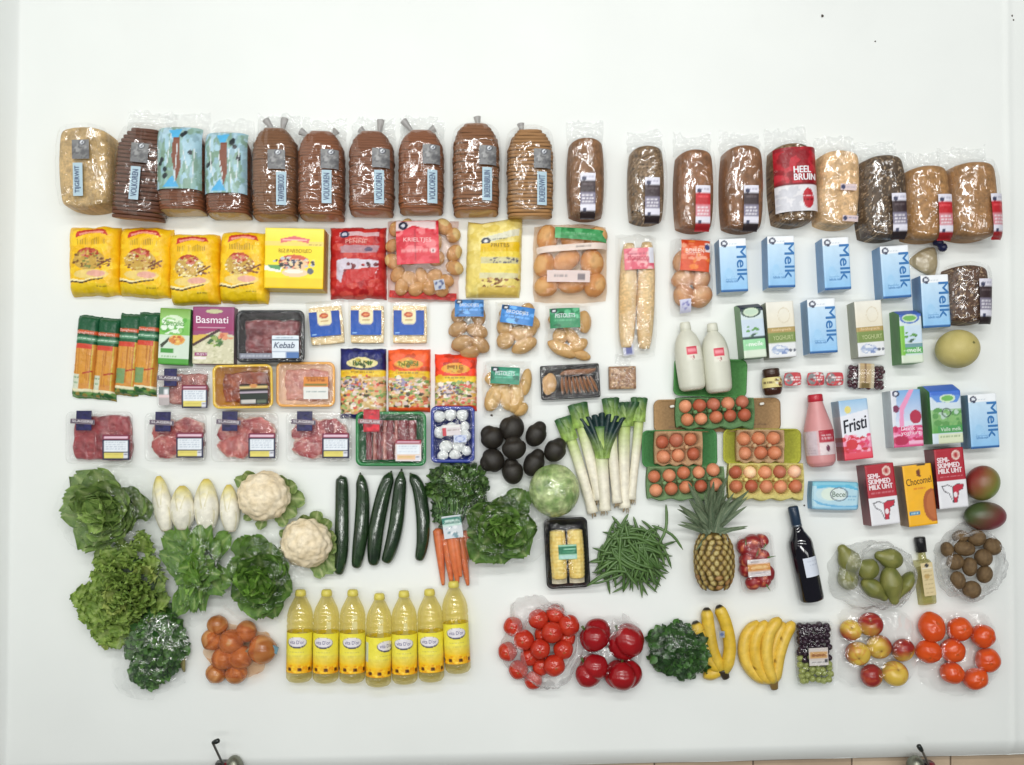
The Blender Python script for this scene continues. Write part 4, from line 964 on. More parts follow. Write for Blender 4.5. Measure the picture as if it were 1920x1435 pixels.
a = Art(46, 42, (222, 140, 60)); a.rect(2, 13, 44, 17, (130, 120, 60)); a.words(8, 5, 40, (150, 70, 30), 4, 3); a.rect(0, 19, 46, 42, (226, 226, 220)); a.words(5, 27, 42, (130, 150, 150), 2, 4); patch("price_label", t, 20, -7, 46, 42, a, zo)
text(t, "KIPFILET", 20, 11, 34, 5, (120, 60, 24), zo)
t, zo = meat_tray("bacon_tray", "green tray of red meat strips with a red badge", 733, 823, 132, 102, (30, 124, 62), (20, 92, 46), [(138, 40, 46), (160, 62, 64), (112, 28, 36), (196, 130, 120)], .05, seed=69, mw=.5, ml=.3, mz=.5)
for i, (x, w, c) in enumerate(((-44, 12, 0), (-33, 8, 1), (-24, 10, 0), (-14, 9, 1), (-4, 14, 0), (8, 8, 1), (20, 20, 0), (38, 16, 0))):
    hf("meat_strip", t, w, 74, lambda u, v, i=i: .014 + .014 * np.clip(1 - u ** 4, 0, 1) ** .5 * (.9 + .1 * np.sin(v * 4 + i)), "meat", lambda u, v, X, Y, c=c, i=i: mixc(C(146, 44, 50) if not c else C(206, 140, 128), C(112, 26, 36) if not c else C(176, 96, 90), fbm(X * .2 + i, Y * .05, i, 3)), cell=2, x=x, y=-2, zb=.008)
badge(t, zo, -36, 34, (176, 24, 40), "GRILLPLANK", 30, 42); price_label(t, zo, 33, -22, 48, 40, (150, 40, 60), (222, 214, 214), (230, 190, 150))

# mushrooms in a blue tray
t = T("mushroom_tray", "blue tray of white mushrooms under film", "mushroom tray", 849, 815, .045, 0)
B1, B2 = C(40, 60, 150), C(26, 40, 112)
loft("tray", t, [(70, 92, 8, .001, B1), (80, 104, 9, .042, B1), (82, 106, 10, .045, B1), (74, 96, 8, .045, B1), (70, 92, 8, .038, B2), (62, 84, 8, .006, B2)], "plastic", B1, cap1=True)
for i, (x, y, r) in enumerate([(-28, 36, 12), (-5, 40, 12), (19, 39, 12), (-27, 4, 12), (-4, 14, 11), (24, 16, 10), (-17, 10, 10), (23, -2, 13), (-15, -24, 13), (12, -22, 13), (27, -32, 10), (4, -40, 11), (-21, -42, 11)]):
    link("mushroom", lump(((218, 222, 222), (232, 234, 230)), 11 + i % 3, .05), t, MX((x * t.k * .92, y * t.k * .95, .03), (0, 0, i * 50), (r * t.k, r * t.k * .92, r * .8 * t.k)))
zf = lambda u, v: .047 + .006 * (1 - u ** 4) * (1 - v ** 4)
hf("film", t, 80, 104, zf, "tray_film", C(255, 255, 255), cell=2.2, skirt=False, wr=.005, wsc=.06, seed=5); zo = on(zf, 80, 104, .004)
a = Art(36, 22, (214, 206, 208)); a.rect(0, 6, 8, 22, (196, 70, 80)); a.rect(2, 2, 34, 6, (226, 226, 222)); a.words(10, 9, 32, (150, 130, 120), 3, 3); patch("sticker", t, -2, 8, 34, 20, a, zo, 4)
a = Art(24, 16, (196, 204, 226)); a.ring(12, 8, 9, 6, .2, (110, 130, 190)); patch("sticker", t, 14, -8, 24, 14, a, zo)

# cheese
for cx, cy, lw, ro, lb in ((611, 607, 64, 5, "pale cheese slice pack with a blue label, tilted, beside the black tray"), (688, 605, 64, 0, "pale cheese slice pack with a blue label, in the middle of three"), (768, 605, 66, 0, "pale cheese slice pack with a blue label, nearest the roll bags")):
    t = T("cheese_pack", lb, "cheese pack", cx, cy, .02, ro, "cheese packs with blue labels")
    W, L = lw, 76
    zf = flatbox(.018, .002, .06)
    hf("cheese", t, W - 2, L - 6, zf, "vegetable", lambda u, v, x, y: mixc(C(226, 196, 140), C(234, 212, 164), fbm(x * .05, y * .05, int(cx))), rnd=.1, y=-3)
    hf("film", t, W + 10, L + 14, pillow(.021, 6, 6, .35, .002), "clear_film", C(255, 255, 255), skirt=False, wr=.004, wsc=.09, seed=int(cx))
    a = Art(57, 46, (16, 80, 166)); a.grad(0, 46, (20, 70, 160), (10, 84, 176)); a.poly([(15, 0), (42, 0), (42, 20), (38, 26), (19, 26), (15, 20)], (234, 222, 178)); a.ell(28, 8, 8.5, 5, (186, 70, 34)); a.ell(28, 8, 5, 2, (230, 150, 90)); a.rect(22, 17, 36, 19, (190, 150, 90)); a.rect(3, 41, 12, 43, (150, 190, 230))
    patch("blue_label", t, -1, -1, 57, 46, a, lambda x, y: .029 + 0 * x, 0, "printed_film")

# snack bags
def snack(cx, cy, W, L, label, top, seed, logo, rot=0):
    t = T("noodle_bag", label, "snack bag", cx, cy, .03, rot, "picture bags of noodles")
    a = Art(W, L, top); a.dabs(0, 0, W, 40, [tuple(int(v * .85) for v in top), tuple(min(255, int(v * 1.1 + 8)) for v in top)], 24, 4, 12, seed, False)
    a.ell(W * .5, 29, W * .34, 9, logo[0]); a.ell(W * .5, 26, W * .2, 9, logo[0]); a.dabs(W * .25, 22, W * .75, 35, logo[1], 16, 2, 6, seed)
    a.rect(0, 42, W, 56, (230, 190, 40)); a.dabs(0, 42, W, 56, [(240, 206, 60), (220, 170, 20)], 12, 3, 8, seed, False); a.words(W * .25, 44, W * .75, (110, 90, 50), 3, seed, .6)
    a.rect(0, 55, W, L, (206, 176, 120)); a.dabs(-4, 54, W + 4, L - 6, [(226, 206, 160), (176, 110, 60), (120, 150, 80), (206, 90, 70), (238, 228, 210), (214, 170, 80), (80, 70, 50), (230, 160, 130), (150, 170, 100), (222, 200, 190)], 230, 2, 6, seed, False); a.dabs(W * .1, 58, W * .6, 80, [(150, 140, 170), (206, 190, 190), (96, 84, 84)], 50, 1.5, 4, seed + 3)
    a.rect(0, L - 8, W, L, top)
    zf = pillow(.027, 6, 6, .4, .004)
    hf("pouch", t, W, L, zf, "printed_film", a, cell=1.5, wr=.003, wsc=.06, seed=seed, warp=lambda u, v: (1.5 * u * (fbm(v * 4, u * 0, seed) - .5), 4 * (fbm(u * 3, v * 0, seed) - .5) * v), side=C(*top))
    return t, on(zf, W, L, .0035)
LG = ((226, 214, 150), [(110, 140, 60), (60, 70, 40), (190, 170, 60)])
t, zo = snack(679, 718, 87, 132, "navy topped picture bag of noodles, partly under the green tray", (26, 30, 92), 71, LG)
text(t, "BAMI", 0, 37, 34, 9, (60, 90, 40), zo)
t, zo = snack(766, 713, 80, 118, "orange topped picture bag of noodles, in the middle of three", (232, 88, 40), 72, ((230, 150, 60), [(150, 150, 50), (110, 120, 40), (220, 190, 80)]))
text(t, "NASI", 0, 31, 36, 9, (120, 120, 30), zo)
t, zo = snack(854, 716, 79, 106, "red orange picture bag, shortest, above the blue mushroom tray", (222, 56, 26), 73, ((230, 160, 50), [(216, 180, 70), (190, 120, 30)]))
text(t, "MIE", 0, 27, 30, 7, (150, 100, 20), zo)

# bags of rolls
def roll_bag(cx, cy, W, L, label, lc, word, items, cols, seed, lx=0, ly=28, lw=56, ll=36, lr=0):
    t = T("bread_roll_bag", label, "roll bag", cx, cy, .05, 0, "clear bags of rolls with coloured labels")
    lumps(t, "roll", items, cols, amp=.1)
    zo = clear_bag(t, W, L, .055, "clear_film", seed, wr=.008, wsc=.08)
    a = Art(lw, ll, lc); hi = tuple(min(255, v + 50) for v in lc); lo = tuple(int(v * .75) for v in lc)
    a.dabs(0, 0, lw, ll, [hi, lo, lc, lc], 26, 3, 9, seed, False); a.ell(8, 5, 6, 5, (44, 50, 66)); a.ell(8, 5, 3, 2.5, (220, 224, 230)); a.words(8, ll * .4, lw - 6, hi, 3, seed, .8); a.words(8, ll * .58, lw - 8, hi, 3, seed + 2, .8)
    patch("bag_label", t, lx, ly, lw, ll, a, lambda x, y: zo(x, y) + .001, lr, "printed_film"); text(t, word, lx, ly + 4, lw * .66, 8, (232, 240, 244), lambda x, y: zo(x, y) + .003, lr)
RC = ((196, 150, 88), (222, 184, 128)); RD2 = ((176, 132, 80), (206, 164, 110))
roll_bag(880, 612, 80, 112, "clear bag of rolls with a blue label, first beside the cheese", (74, 132, 196), "BROODJES", [(-22, -2, 20, 14, 30), (14, -6, 22, 14, 160), (-14, -30, 22, 15, 20), (20, -32, 20, 14, 140), (0, -46, 20, 13, 0), (-20, 26, 18, 14, 60), (16, 24, 20, 14, 100)], RD2, 81, 0, 34, 54, 34)
roll_bag(970, 614, 82, 104, "clear bag of rolls with a slanted blue label, in the middle of three", (70, 136, 206), "BROODJES", [(-22, -22, 18, 16, 40), (16, -8, 26, 14, 30), (14, -32, 26, 14, 25), (-24, 4, 18, 15, 80), (24, 14, 22, 14, 150), (-14, 28, 20, 15, 0), (18, 32, 18, 14, 60), (2, -6, 18, 13, 10)], RC, 82, 0, 22, 62, 34, -8)
roll_bag(1067, 621, 88, 108, "clear bag of rolls with a green label, nearest the baguettes", (58, 140, 96), "PISTOLETS", [(-16, -8, 16, 14, 90), (8, -10, 28, 12, 125), (-12, -32, 30, 13, -28), (18, -26, 22, 12, 30), (30, 20, 14, 22, 5), (-20, 24, 18, 14, 0), (4, 26, 18, 14, 60), (24, -42, 20, 10, -20)], ((206, 156, 90), (228, 188, 128)), 83, -8, 24, 56, 38, 2)
roll_bag(951, 729, 96, 110, "clear bag of long rolls with a teal green label, above the avocados", (54, 140, 110), "PISTOLETS", [(-24, -14, 16, 30, -24), (-2, -14, 15, 28, 14), (18, -10, 14, 32, 8), (36, 14, 11, 26, -8), (26, -38, 16, 12, 40), (-26, 20, 16, 14, 0), (0, 22, 18, 14, 40), (14, -28, 14, 18, 0)], ((208, 162, 90), (230, 194, 130)), 84, -4, 24, 54, 32, -3)

# biscuits and seed bread
t = T("biscuit_tray", "flat black tray of round biscuits standing in a row", "biscuit tray", 1069, 716, .03, 3)
K = C(24, 22, 24)
loft("tray", t, [(100, 54, 3, .001, K), (108, 60, 3, .028, K), (111, 64, 4, .03, K), (104, 57, 3, .03, K), (98, 52, 3, .005, C(30, 26, 26))], "plastic", K, cap1=True)
bm_ = lump(((150, 100, 68), (180, 128, 90)), 21, .04)
for i in range(9): link("biscuit", bm_, t, MX(((-14 + i * 7.4) * t.k, -6 * t.k, .02), (0, 78, i * 3), (14 * t.k, 17 * t.k, 3.2 * t.k)))
for i in range(7): link("biscuit", bm_, t, MX(((-8 + i * 8) * t.k, 18 * t.k, .022), (70, 0, 20), (11 * t.k, 7 * t.k, 3 * t.k)))
for i in range(2): link("biscuit", lump(((190, 140, 80), (210, 166, 104)), 22, .04), t, MX(((-42 + i * 6) * t.k, (-4 + 4 * i) * t.k, .02), (0, 20, 0), (12 * t.k, 19 * t.k, 5 * t.k)))
hf("film", t, 108, 62, lambda u, v: .033 + .003 * (1 - u ** 4), "tray_film", C(255, 255, 255), skirt=False, wr=.006, wsc=.06, seed=9)
t = T("seed_bread_pack", "small square pack of dark seed bread, beneath the baguettes", "seed bread", 1168, 708, .03, 1)
hf("slice_stack", t, 50, 42, flatbox(.028, .003, .1), "crust", lambda u, v, x, y: np.where((vnoise(x * .35, y * .35, 5) > .6)[..., None], C(190, 156, 120), np.where((vnoise(x * .4, y * .4, 9) < .3)[..., None], C(96, 70, 52), C(150, 112, 84))), wr=.002, wsc=.3)
hf("film", t, 54, 46, pillow(.03, 8, 8, .3, .002), "tray_film", C(255, 255, 255), skirt=False, wr=.004, wsc=.12, seed=4)
hf("film_tail", t, 30, 26, lambda u, v: .012 + 0 * u, "tail_film", C(255, 255, 255), skirt=False, wr=.012, wsc=.16, seed=14, x=2, y=32)

# ------------------------------------------------------------------ bottles, jars and eggs
def axis_thing(name, label, cat, x0, y0, x1, y1, h, group=None):
    """a long thing lying from its top (x0, y0) to its foot (x1, y1)"""
    rot = math.degrees(math.atan2(x1 - x0, y1 - y0))
    t = T(name, label, cat, (x0 + x1) / 2, (y0 + y1) / 2, h, rot, group)
    t.L = math.hypot(x1 - x0, y1 - y0)
    return t
def smooth_prof(pts, n=26):
    p = spline([(a, b) for a, b in pts], n); p[:, 1] = np.maximum(p[:, 1], .01); return p

for x0, y0, x1, y1, lb in ((1285, 604, 1300, 732, "white milk bottle lying on the green egg box lid, farther from the brown jar"), (1336, 606, 1350, 736, "white milk bottle lying on the green egg box lid, nearer the brown jar")):
    lb = "white milk bottle lying on the green lid, farther from the brown jar" if x0 < 1300 else lb
    t = axis_thing("milk_bottle", lb, "milk bottle", x0, y0, x1, y1, .05, "white milk bottles on the egg box lid")
    h2 = t.L / 2
    lathe("bottle", t, smooth_prof([(-h2, .1), (-h2, 16), (-h2 + 4, 22), (-h2 + 12, 24.5), (-20, 25.5), (0, 25.5), (20, 24), (36, 19), (46, 12), (50, 9), (52, 8.5)], 40), "soft_plastic", C(228, 228, 212), z=25.5 * t.k, seg=28)
    lathe("cap", t, [(h2 - 15, 9.5), (h2 - 14, 10.5), (h2 - 2, 9.5), (h2, 8), (h2, .1)], "soft_plastic", C(230, 230, 214), z=25.5 * t.k, seg=18)
    a = Art(38, 26, (226, 224, 210)); a.rect(2, 0, 26, 15, (216, 74, 92)); a.rect(4, 4, 22, 10, (236, 150, 160)); a.rect(4, 2, 24, 3, (170, 30, 50)); a.poly([(16, 17), (19, 17), (15, 25), (13, 25)], (150, 40, 50)); a.words(8, 18, 14, (230, 180, 180), 3, 2)
    lathe("label", t, np.stack([np.linspace(-10, 16, 14), np.linspace(25.9, 25.3, 14)], -1), "paper_print", C(255, 255, 255), z=25.5 * t.k, seg=14, a0=42, a1=112, art=a)

def art_oil():
    a = Art(150, 74, (232, 214, 40)); a.grad(0, 74, (238, 226, 64), (234, 220, 96)); a.grad(40, 60, (230, 216, 90), (240, 196, 40)); a.grad(56, 74, (242, 196, 30), (234, 170, 40))
    for o in (37, 112):
        a.ell(o, 17, 19, 10.5, (60, 60, 90)); a.ell(o, 16, 18, 9, (226, 222, 226)); a.words(o - 14, 34, o + 14, (190, 180, 90), 1.5, 3); a.words(o - 8, 41, o + 8, (190, 180, 90), 1.5, 4)
    g = random.Random(2)
    for x in (4, 22, 42, 62, 80, 98, 118, 138): a.ell(x, 67, 11, 6, (240, 180, 24)); a.dabs(x - 11, 60, x + 11, 74, [(250, 206, 50), (228, 150, 20), (240, 180, 30)], 16, 2, 4, x, False); a.ell(x, 67, 4.2, 3.8, (112, 64, 20)); a.ell(x + 1, 66.5, 2, 2, (70, 38, 14))
    a.rect(62, 10, 74, 46, (196, 206, 200)); return a
OILART = art_oil()
tops = [563, 612, 661, 711, 757, 805, 850]; bots = [560, 610, 660, 709, 759, 809, 859]
ty = [1106, 1106, 1106, 1113, 1108, 1105, 1090]; by = [1278, 1279, 1279, 1286, 1281, 1277, 1261]
names = ["nearest the mesh bag of onions", "second from the mesh bag of onions", "third from the mesh bag of onions", "set lowest of the row, label turned aside", "between the lowest bottle and the next", "second from the carrots end", "pushed up to the carrot tips, highest of the row"]
for i in range(7):
    t = axis_thing("oil_bottle", "clear bottle of yellow sunflower oil, " + names[i], "oil bottle", tops[i], ty[i], bots[i], by[i], .045, "sunflower oil bottles lying in a row")
    h2 = t.L / 2; zc = 24.3 * t.k
    lathe("bottle", t, [(-h2 + 6, .1), (-h2 + 3, 8), (-h2, 15), (-h2 + 2, 20), (-h2 + 7, 23.6), (-h2 + 18, 24.1), (-h2 + 20, 23.2), (6, 23.2), (8, 24.1), (20, 24.2), (23, 22.8), (26, 24.2), (32, 24.2), (34, 23), (37, 24.1), (h2 - 42, 22.6), (h2 - 34, 20.5), (h2 - 24, 15.5), (h2 - 16, 11.5), (h2 - 12, 9), (h2 - 9, 8.4)], "oil_bottle", C(255, 255, 255), z=zc, seg=26)
    lathe("cap", t, [(h2 - 12, 9), (h2 - 11, 10.4), (h2 - 6, 10.2), (h2 - 1.5, 9.2), (h2, 7), (h2, .1)], "soft_plastic", C(228, 214, 100), z=zc, seg=18)
    da = [0, 3, -8, -46, -3, 2, -4][i]
    prof = np.stack([np.linspace(-h2 + 20, -h2 + 94, 48), np.full(48, 24.25)], -1)
    lathe("label", t, prof, "printed_film", C(255, 255, 255), z=zc, seg=120, a0=da, a1=da + 359, art=OILART)
    # brand word on the curved label
    V, F = text_mesh("vita D'or", .02)
    ang = math.radians(90 - (0)) ; r = 24.5
    th = math.radians(da) + math.radians(359) * (1 - 112 / 150.) - V[:, 0] * 28 / r
    yy = -h2 + 94 - 16 + V[:, 1] * 7
    part("lettering", t.lastp, np.stack([np.cos(th) * r * t.k, yy * t.k, zc + np.sin(th) * r * t.k], -1), F, "paper_print", C(84, 76, 130), False)

t = axis_thing("wine_bottle", "dark red wine bottle lying askew with a white label", "wine bottle", 1487, 950, 1524, 1127, .04)
h2 = t.L / 2; zc = 22 * t.k
lathe("bottle", t, [(-h2 + 3, .1), (-h2, 17), (-h2 + 2, 21), (-h2 + 6, 22), (0, 22), (18, 22), (26, 20.5), (34, 16), (42, 11.5), (50, 9), (58, 8.5), (h2 - 2, 8.4), (h2, 6), (h2, .1)], "black_glass", C(16, 14, 24), z=zc, seg=30)
lathe("capsule", t, [(h2 - 38, 8.8), (h2 - 37, 9.4), (h2 - 4, 9.6), (h2 - 1, 9.2), (h2 + .5, 7), (h2 + .5, .1)], "plastic", C(34, 52, 72), z=zc, seg=20)
lathe("capsule_band", t, [(h2 - 39, 9.2), (h2 - 38, 9.8), (h2 - 36, 9.8), (h2 - 35, 9.4)], "metal", C(110, 116, 124), z=zc, seg=20)
a = Art(44, 38, (214, 220, 232)); a.words(8, 7, 36, (170, 178, 194), 2, 3, .5); a.words(12, 14, 32, (150, 160, 180), 2, 4, .5); a.words(8, 26, 36, (186, 192, 206), 1.5, 5, .5)
lathe("label", t, np.stack([np.linspace(-42, -6, 16), np.full(16, 22.3)], -1), "paper_print", C(255, 255, 255), z=zc, seg=20, a0=12, a1=112, art=a)

t = axis_thing("dressing_bottle", "small square bottle of pale oil with a black cap, between pears and kiwis", "oil bottle", 1727, 1008, 1744, 1135, .03)
h2 = t.L / 2
zf = lambda u, v: .002 + .038 * np.clip(1 - np.abs(u) ** 6, 0, 1) ** .3 * np.clip(1 - np.abs(v) ** 14, 0, 1) ** .3
hf("bottle", t, 28, 84, zf, "pale_oil", C(255, 255, 255), cell=2, y=-h2 + 42, even=True)
lathe("neck", t, [(h2 - 46, 11), (h2 - 42, 7.5), (h2 - 34, 6.5), (h2 - 26, 6.5)], "pale_oil", C(255, 255, 255), z=12 * t.k, seg=16)
lathe("cap", t, [(h2 - 28, .1), (h2 - 28, 9.5), (h2 - 2, 10), (h2, 9), (h2, .1)], "plastic", C(26, 26, 30), z=12 * t.k, seg=18)
a = Art(22, 64, (214, 196, 150)); a.ell(11, 5, 4, 3.5, (60, 60, 60)); a.rect(2, 9, 20, 12, (230, 224, 206)); a.ell(9, 26, 5, 5, (190, 160, 100))
for i in range(6): a.words(4, 16 + i * 8, 19, (150, 130, 90), 2, i, .5)
patch("label", t, 0, -h2 + 50, 22, 62, a, lambda x, y: .0415 + 0 * x)

t = axis_thing("spread_jar", "little jar of brown spread lying with a dark lid and cream label", "jar", 1445, 692, 1449, 741, .03)
h2 = t.L / 2; zc = 18 * t.k
lathe("jar", t, smooth_prof([(-h2, .1), (-h2, 12), (-h2 + 4, 16), (-h2 + 12, 18), (4, 17.5), (10, 15), (14, 14)], 22), "skin_gloss", C(62, 34, 24), z=zc, seg=24)
lathe("lid", t, [(10, 14.5), (11, 15.5), (h2 - 2, 15.5), (h2, 14), (h2, .1)], "plastic", C(64, 42, 32), z=zc, seg=22)
a = Art(60, 20, (222, 208, 140)); a.dabs(28, 4, 56, 18, [(90, 50, 30), (150, 90, 50), (230, 226, 200)], 12, 2, 5, 3); a.words(6, 8, 28, (70, 40, 30), 5, 2)
lathe("label", t, np.stack([np.linspace(-11, 8, 10), 18.4 - np.clip(np.linspace(-11, 8, 10) - 3, 0, 9) * .3], -1), "paper_print", C(255, 255, 255), z=zc, seg=30, a0=0, a1=180, art=a)

for cx, lb in ((1486, "little red and grey dessert tub next to the brown jar"), (1529, "little red and grey dessert tub in the middle of three"), (1565, "little red and grey dessert tub next to the red grapes")):
    t = T("dessert_tub", lb, "dessert tub", cx, 711, .03, 2, "little red dessert tubs")
    loft("tub", t, [(22, 16, 6, .001), (29, 22, 7, .026), (32, 25, 8, .03), (32, 25, 8, .032)], "soft_plastic", C(206, 196, 196))
    a = Art(32, 25, (196, 62, 70)); a.ell(9, 12, 8, 11, (126, 128, 130)); a.dabs(0, 0, 32, 25, [(226, 206, 206), (206, 80, 84), (150, 40, 50), (110, 116, 110)], 22, 1.5, 4, cx, False); a.words(12, 8, 29, (240, 226, 226), 3, cx); a.words(14, 13, 28, (240, 226, 226), 3, cx + 1)
    hf("foil_lid", t, 32, 25, lambda u, v: .0335 - .001 * (u ** 2 + v ** 2), "printed_film", a, cell=1.5, rnd=.4, zb=.031)

# egg boxes
def pulp_lid(t, name, W, L, h, col, x, y, rot=0, open_h=.022):
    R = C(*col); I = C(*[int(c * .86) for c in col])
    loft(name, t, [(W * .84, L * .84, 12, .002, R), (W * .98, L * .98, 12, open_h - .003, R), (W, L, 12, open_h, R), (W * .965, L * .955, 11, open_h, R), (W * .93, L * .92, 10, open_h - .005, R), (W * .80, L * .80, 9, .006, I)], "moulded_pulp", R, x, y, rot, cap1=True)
def egg_base(t, pts, W, L, col, x0, y0, h=.036, rot=0):
    P_ = np.array(pts); k = t.k
    def zf(u, v):
        X = x0 + (u * W / 2); Y = y0 + (v * L / 2)
        d = np.min(np.sqrt((X[..., None] - P_[:, 0]) ** 2 + (Y[..., None] - P_[:, 1]) ** 2), -1)
        z = .010 + (h - .010) * np.clip((d - 6) / 9, 0, 1) ** 1.5
        e = np.maximum(np.abs(u), np.abs(v)); return np.where(e > .97, h - .012, z + .006 * np.clip((d - 14) / 6, 0, 1))
    c1 = C(*col)
    def cf(u, v, X, Y):
        d = np.min(np.sqrt(((x0 + X)[..., None] - P_[:, 0]) ** 2 + ((y0 + Y)[..., None] - P_[:, 1]) ** 2), -1)
        return np.tile(c1, (*u.shape, 1))
    hf("base", t, W, L, zf, "moulded_pulp", cf, cell=2, rnd=.12, x=x0, y=y0, side=c1, warp=lambda u, v: (0 * u, 2.2 * np.sin(u * 12) * (v < -.9)))
def egg_me(c, seed):
    g = C(*c)
    V, F, cc = blob_data(16, 12, None, lambda D: g * 1.42 * (.93 + .14 * n3(D, 5, seed))[..., None])
    V[:, :] *= np.where(V[:, 2:] > 0, np.array([[1, 1, 1.18]]), 1)
    return mkmesh("egg", V, F, "egg_shell", cc)
EGGC = [(186, 118, 84), (176, 104, 74), (198, 132, 98), (166, 98, 76), (190, 124, 92), (160, 84, 60)]
EGGM = [egg_me(c, i) for i, c in enumerate(EGGC)] + [egg_me((226, 190, 150), 9), egg_me((222, 178, 148), 10)]
def eggs(t, pts, names, group, kinds=None, z=.030, r=12.3):
    g = random.Random(len(pts) + int(pts[0][0]))
    for i, (px, py) in enumerate(pts):
        x, y = P(px, py, z + .016); k = S * (1 - (z + .016) / H); rr_ = r * g.uniform(.95, 1.03)
        ki = kinds[i] if kinds else g.randrange(6)
        solo("egg", EGGM[ki], names[i], "egg", (x, y, z), (math.radians(g.uniform(-14, 14)), math.radians(g.uniform(-14, 14)), g.uniform(0, 6)), (rr_ * k, rr_ * k, rr_ * k * 1.15), group)
ORD = ["first", "second", "third", "fourth", "fifth"]
def egg_names(n, where, side, special=None):
    out = []
    for r in ("far", "near"):
        for i in range(n):
            out.append("brown egg, %s row of the %s, %s from the %s" % (r, where, ORD[i], side))
    if special:
        for i, s_ in special.items(): out[i] = s_
    return out
def loc(t, px, py):
    return ((px - t.px), -(py - t.py))
def egg_box(label, base, lid, col, lidcol, pts, rot=0, tabs=True):
    cx, cy = (base[0] + base[2]) / 2, (base[1] + base[3]) / 2
    t = T("egg_box", label, "egg box", cx, cy, .03, 0, "open egg boxes"); t.px, t.py = cx, cy
    if lid:
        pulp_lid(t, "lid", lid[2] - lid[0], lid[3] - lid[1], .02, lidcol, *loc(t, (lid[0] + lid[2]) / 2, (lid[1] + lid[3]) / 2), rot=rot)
    egg_base(t, [loc(t, *p) for p in pts], base[2] - base[0], base[3] - base[1], col, 0, 0)
    ps = [loc(t, *p) for p in pts]; n = len(ps) // 2
    for i in range(n - 1):          # the posts between the eggs
        x = (ps[i][0] + ps[i + 1][0] + ps[n + i][0] + ps[n + i + 1][0]) / 4; y = (ps[i][1] + ps[i + 1][1] + ps[n + i][1] + ps[n + i + 1][1]) / 4
        loft("post", t, [(9, 9, 2.5, .030), (6.5, 6.5, 2, .052), (4.5, 4.5, 1.5, .055)], "moulded_pulp", C(*[min(255, int(c * 1.12)) for c in col]), x, y, 20, cap1=True, n=2)
    return t
e10a = [(1286, 762), (1313, 760), (1339, 758), (1367, 756), (1394, 753), (1290, 787), (1316, 785), (1344, 782), (1371, 779), (1398, 778)]
e6a = [(1243, 829), (1269, 826), (1296, 824), (1245, 857), (1273, 854), (1302, 851)]
e6b = [(1396, 823), (1424, 822), (1452, 822), (1399, 850), (1428, 849), (1454, 849)]
e10b = [(1228, 894), (1256, 892), (1283, 887), (1312, 886), (1339, 881), (1231, 920), (1260, 917), (1287, 914), (1316, 912), (1344, 909)]
e10c = [(1381, 886), (1408, 886), (1436, 886), (1464, 885), (1492, 885), (1382, 913), (1411, 912), (1439, 913), (1466, 913), (1494, 912)]
# the flat lid of grey-brown card under the upper green box
t = T("egg_box_lid", "grey brown egg box lid lying open under the upper green egg box", "egg box", 1344, 779, .01, 1)
pulp_lid(t, "lid", 238, 62, .02, (172, 138, 98), 0, 0, open_h=.014)
for sx in (-84, 84): loft("clasp_hole", t, [(9, 5, 2, .0155), (8, 4, 2, .0165)], "paper_print", C(226, 222, 214), sx, 18 if sx < 0 else 20, 10, cap1=True, n=2)
text(t, "vrije uitloop", 78, -18, 30, 5, (110, 84, 60), lambda x, y: .0066 + 0 * x); text(t, "eieren", -80, -20, 20, 5, (130, 100, 72), lambda x, y: .0066 + 0 * x)
egg_box("upper green ten egg box, its lid folded back under the milk bottles", (1267, 745, 1416, 804), (1264, 672, 1402, 744), (96, 132, 88), (84, 142, 80), e10a, rot=-2)
eggs(None, e10a, egg_names(5, "upper green box", "leeks"), "eggs in the upper green box")
egg_box("lower green ten egg box behind the pineapple crown, its lid folded back", (1213, 874, 1360, 938), (1204, 806, 1346, 876), (112, 140, 98), (76, 134, 80), e10b, rot=1)
eggs(None, e10b, egg_names(5, "green box above the pineapple", "leeks"), "eggs in the lower green box")
egg_box("yellow green ten egg box, its lid folded back under six eggs", (1366, 868, 1509, 938), (1357, 804, 1504, 870), (206, 194, 120), (176, 178, 70), e10c)
eggs(None, e10c, egg_names(5, "yellow green box", "leeks", {1: "palest cream egg, far row of the yellow green box", 4: "pale pinkish egg at the outer end of the yellow green box"}), "eggs in the yellow green box", [5, 6, 2, 3, 7, 1, 5, 4, 2, 1])
egg_box("beige six egg box sitting in a green lid", (1227, 808, 1318, 873), None, (184, 148, 112), None, e6a)
eggs(None, e6a, egg_names(3, "beige box on the green lid", "leeks"), "eggs in the beige box on the green lid")
egg_box("beige six egg box sitting in a yellow green lid", (1381, 805, 1471, 868), None, (186, 156, 120), None, e6b)
eggs(None, e6b, egg_names(3, "beige box on yellow green lid", "leeks"), "eggs in the beige box on the yellow green lid")

# ------------------------------------------------------------------ drinks at the far side
t = axis_thing("drink_bottle", "pink drink bottle lying with a red cap", "drink bottle", 1527, 740, 1540, 875, .04)
h2 = t.L / 2; zc = 26 * t.k
lathe("bottle", t, smooth_prof([(-h2, .1), (-h2, 17), (-h2 + 5, 23), (-h2 + 14, 26), (-10, 26.5), (4, 25.5), (18, 22), (36, 17), (50, 13.5), (56, 12.5)], 36), "soft_plastic", C(226, 158, 158), z=zc, seg=28)
lathe("cap", t, [(h2 - 14, 13), (h2 - 13, 14), (h2 - 2, 13.6), (h2, 12), (h2, .1)], "plastic", C(186, 40, 56), z=zc, seg=22)
a = Art(80, 46, (216, 180, 184)); a.rect(2, 2, 32, 44, (206, 190, 196)); a.rect(36, 0, 80, 22, (178, 42, 60)); a.rect(36, 22, 80, 46, (222, 206, 208)); a.ell(50, 34, 4, 6, (110, 60, 80)); a.words(40, 8, 60, (226, 190, 196), 3, 2); a.words(40, 14, 62, (226, 190, 196), 3, 3)
for i in range(8): a.words(6, 5 + 5 * i, 29, (160, 140, 150), 1.5, i, .5)
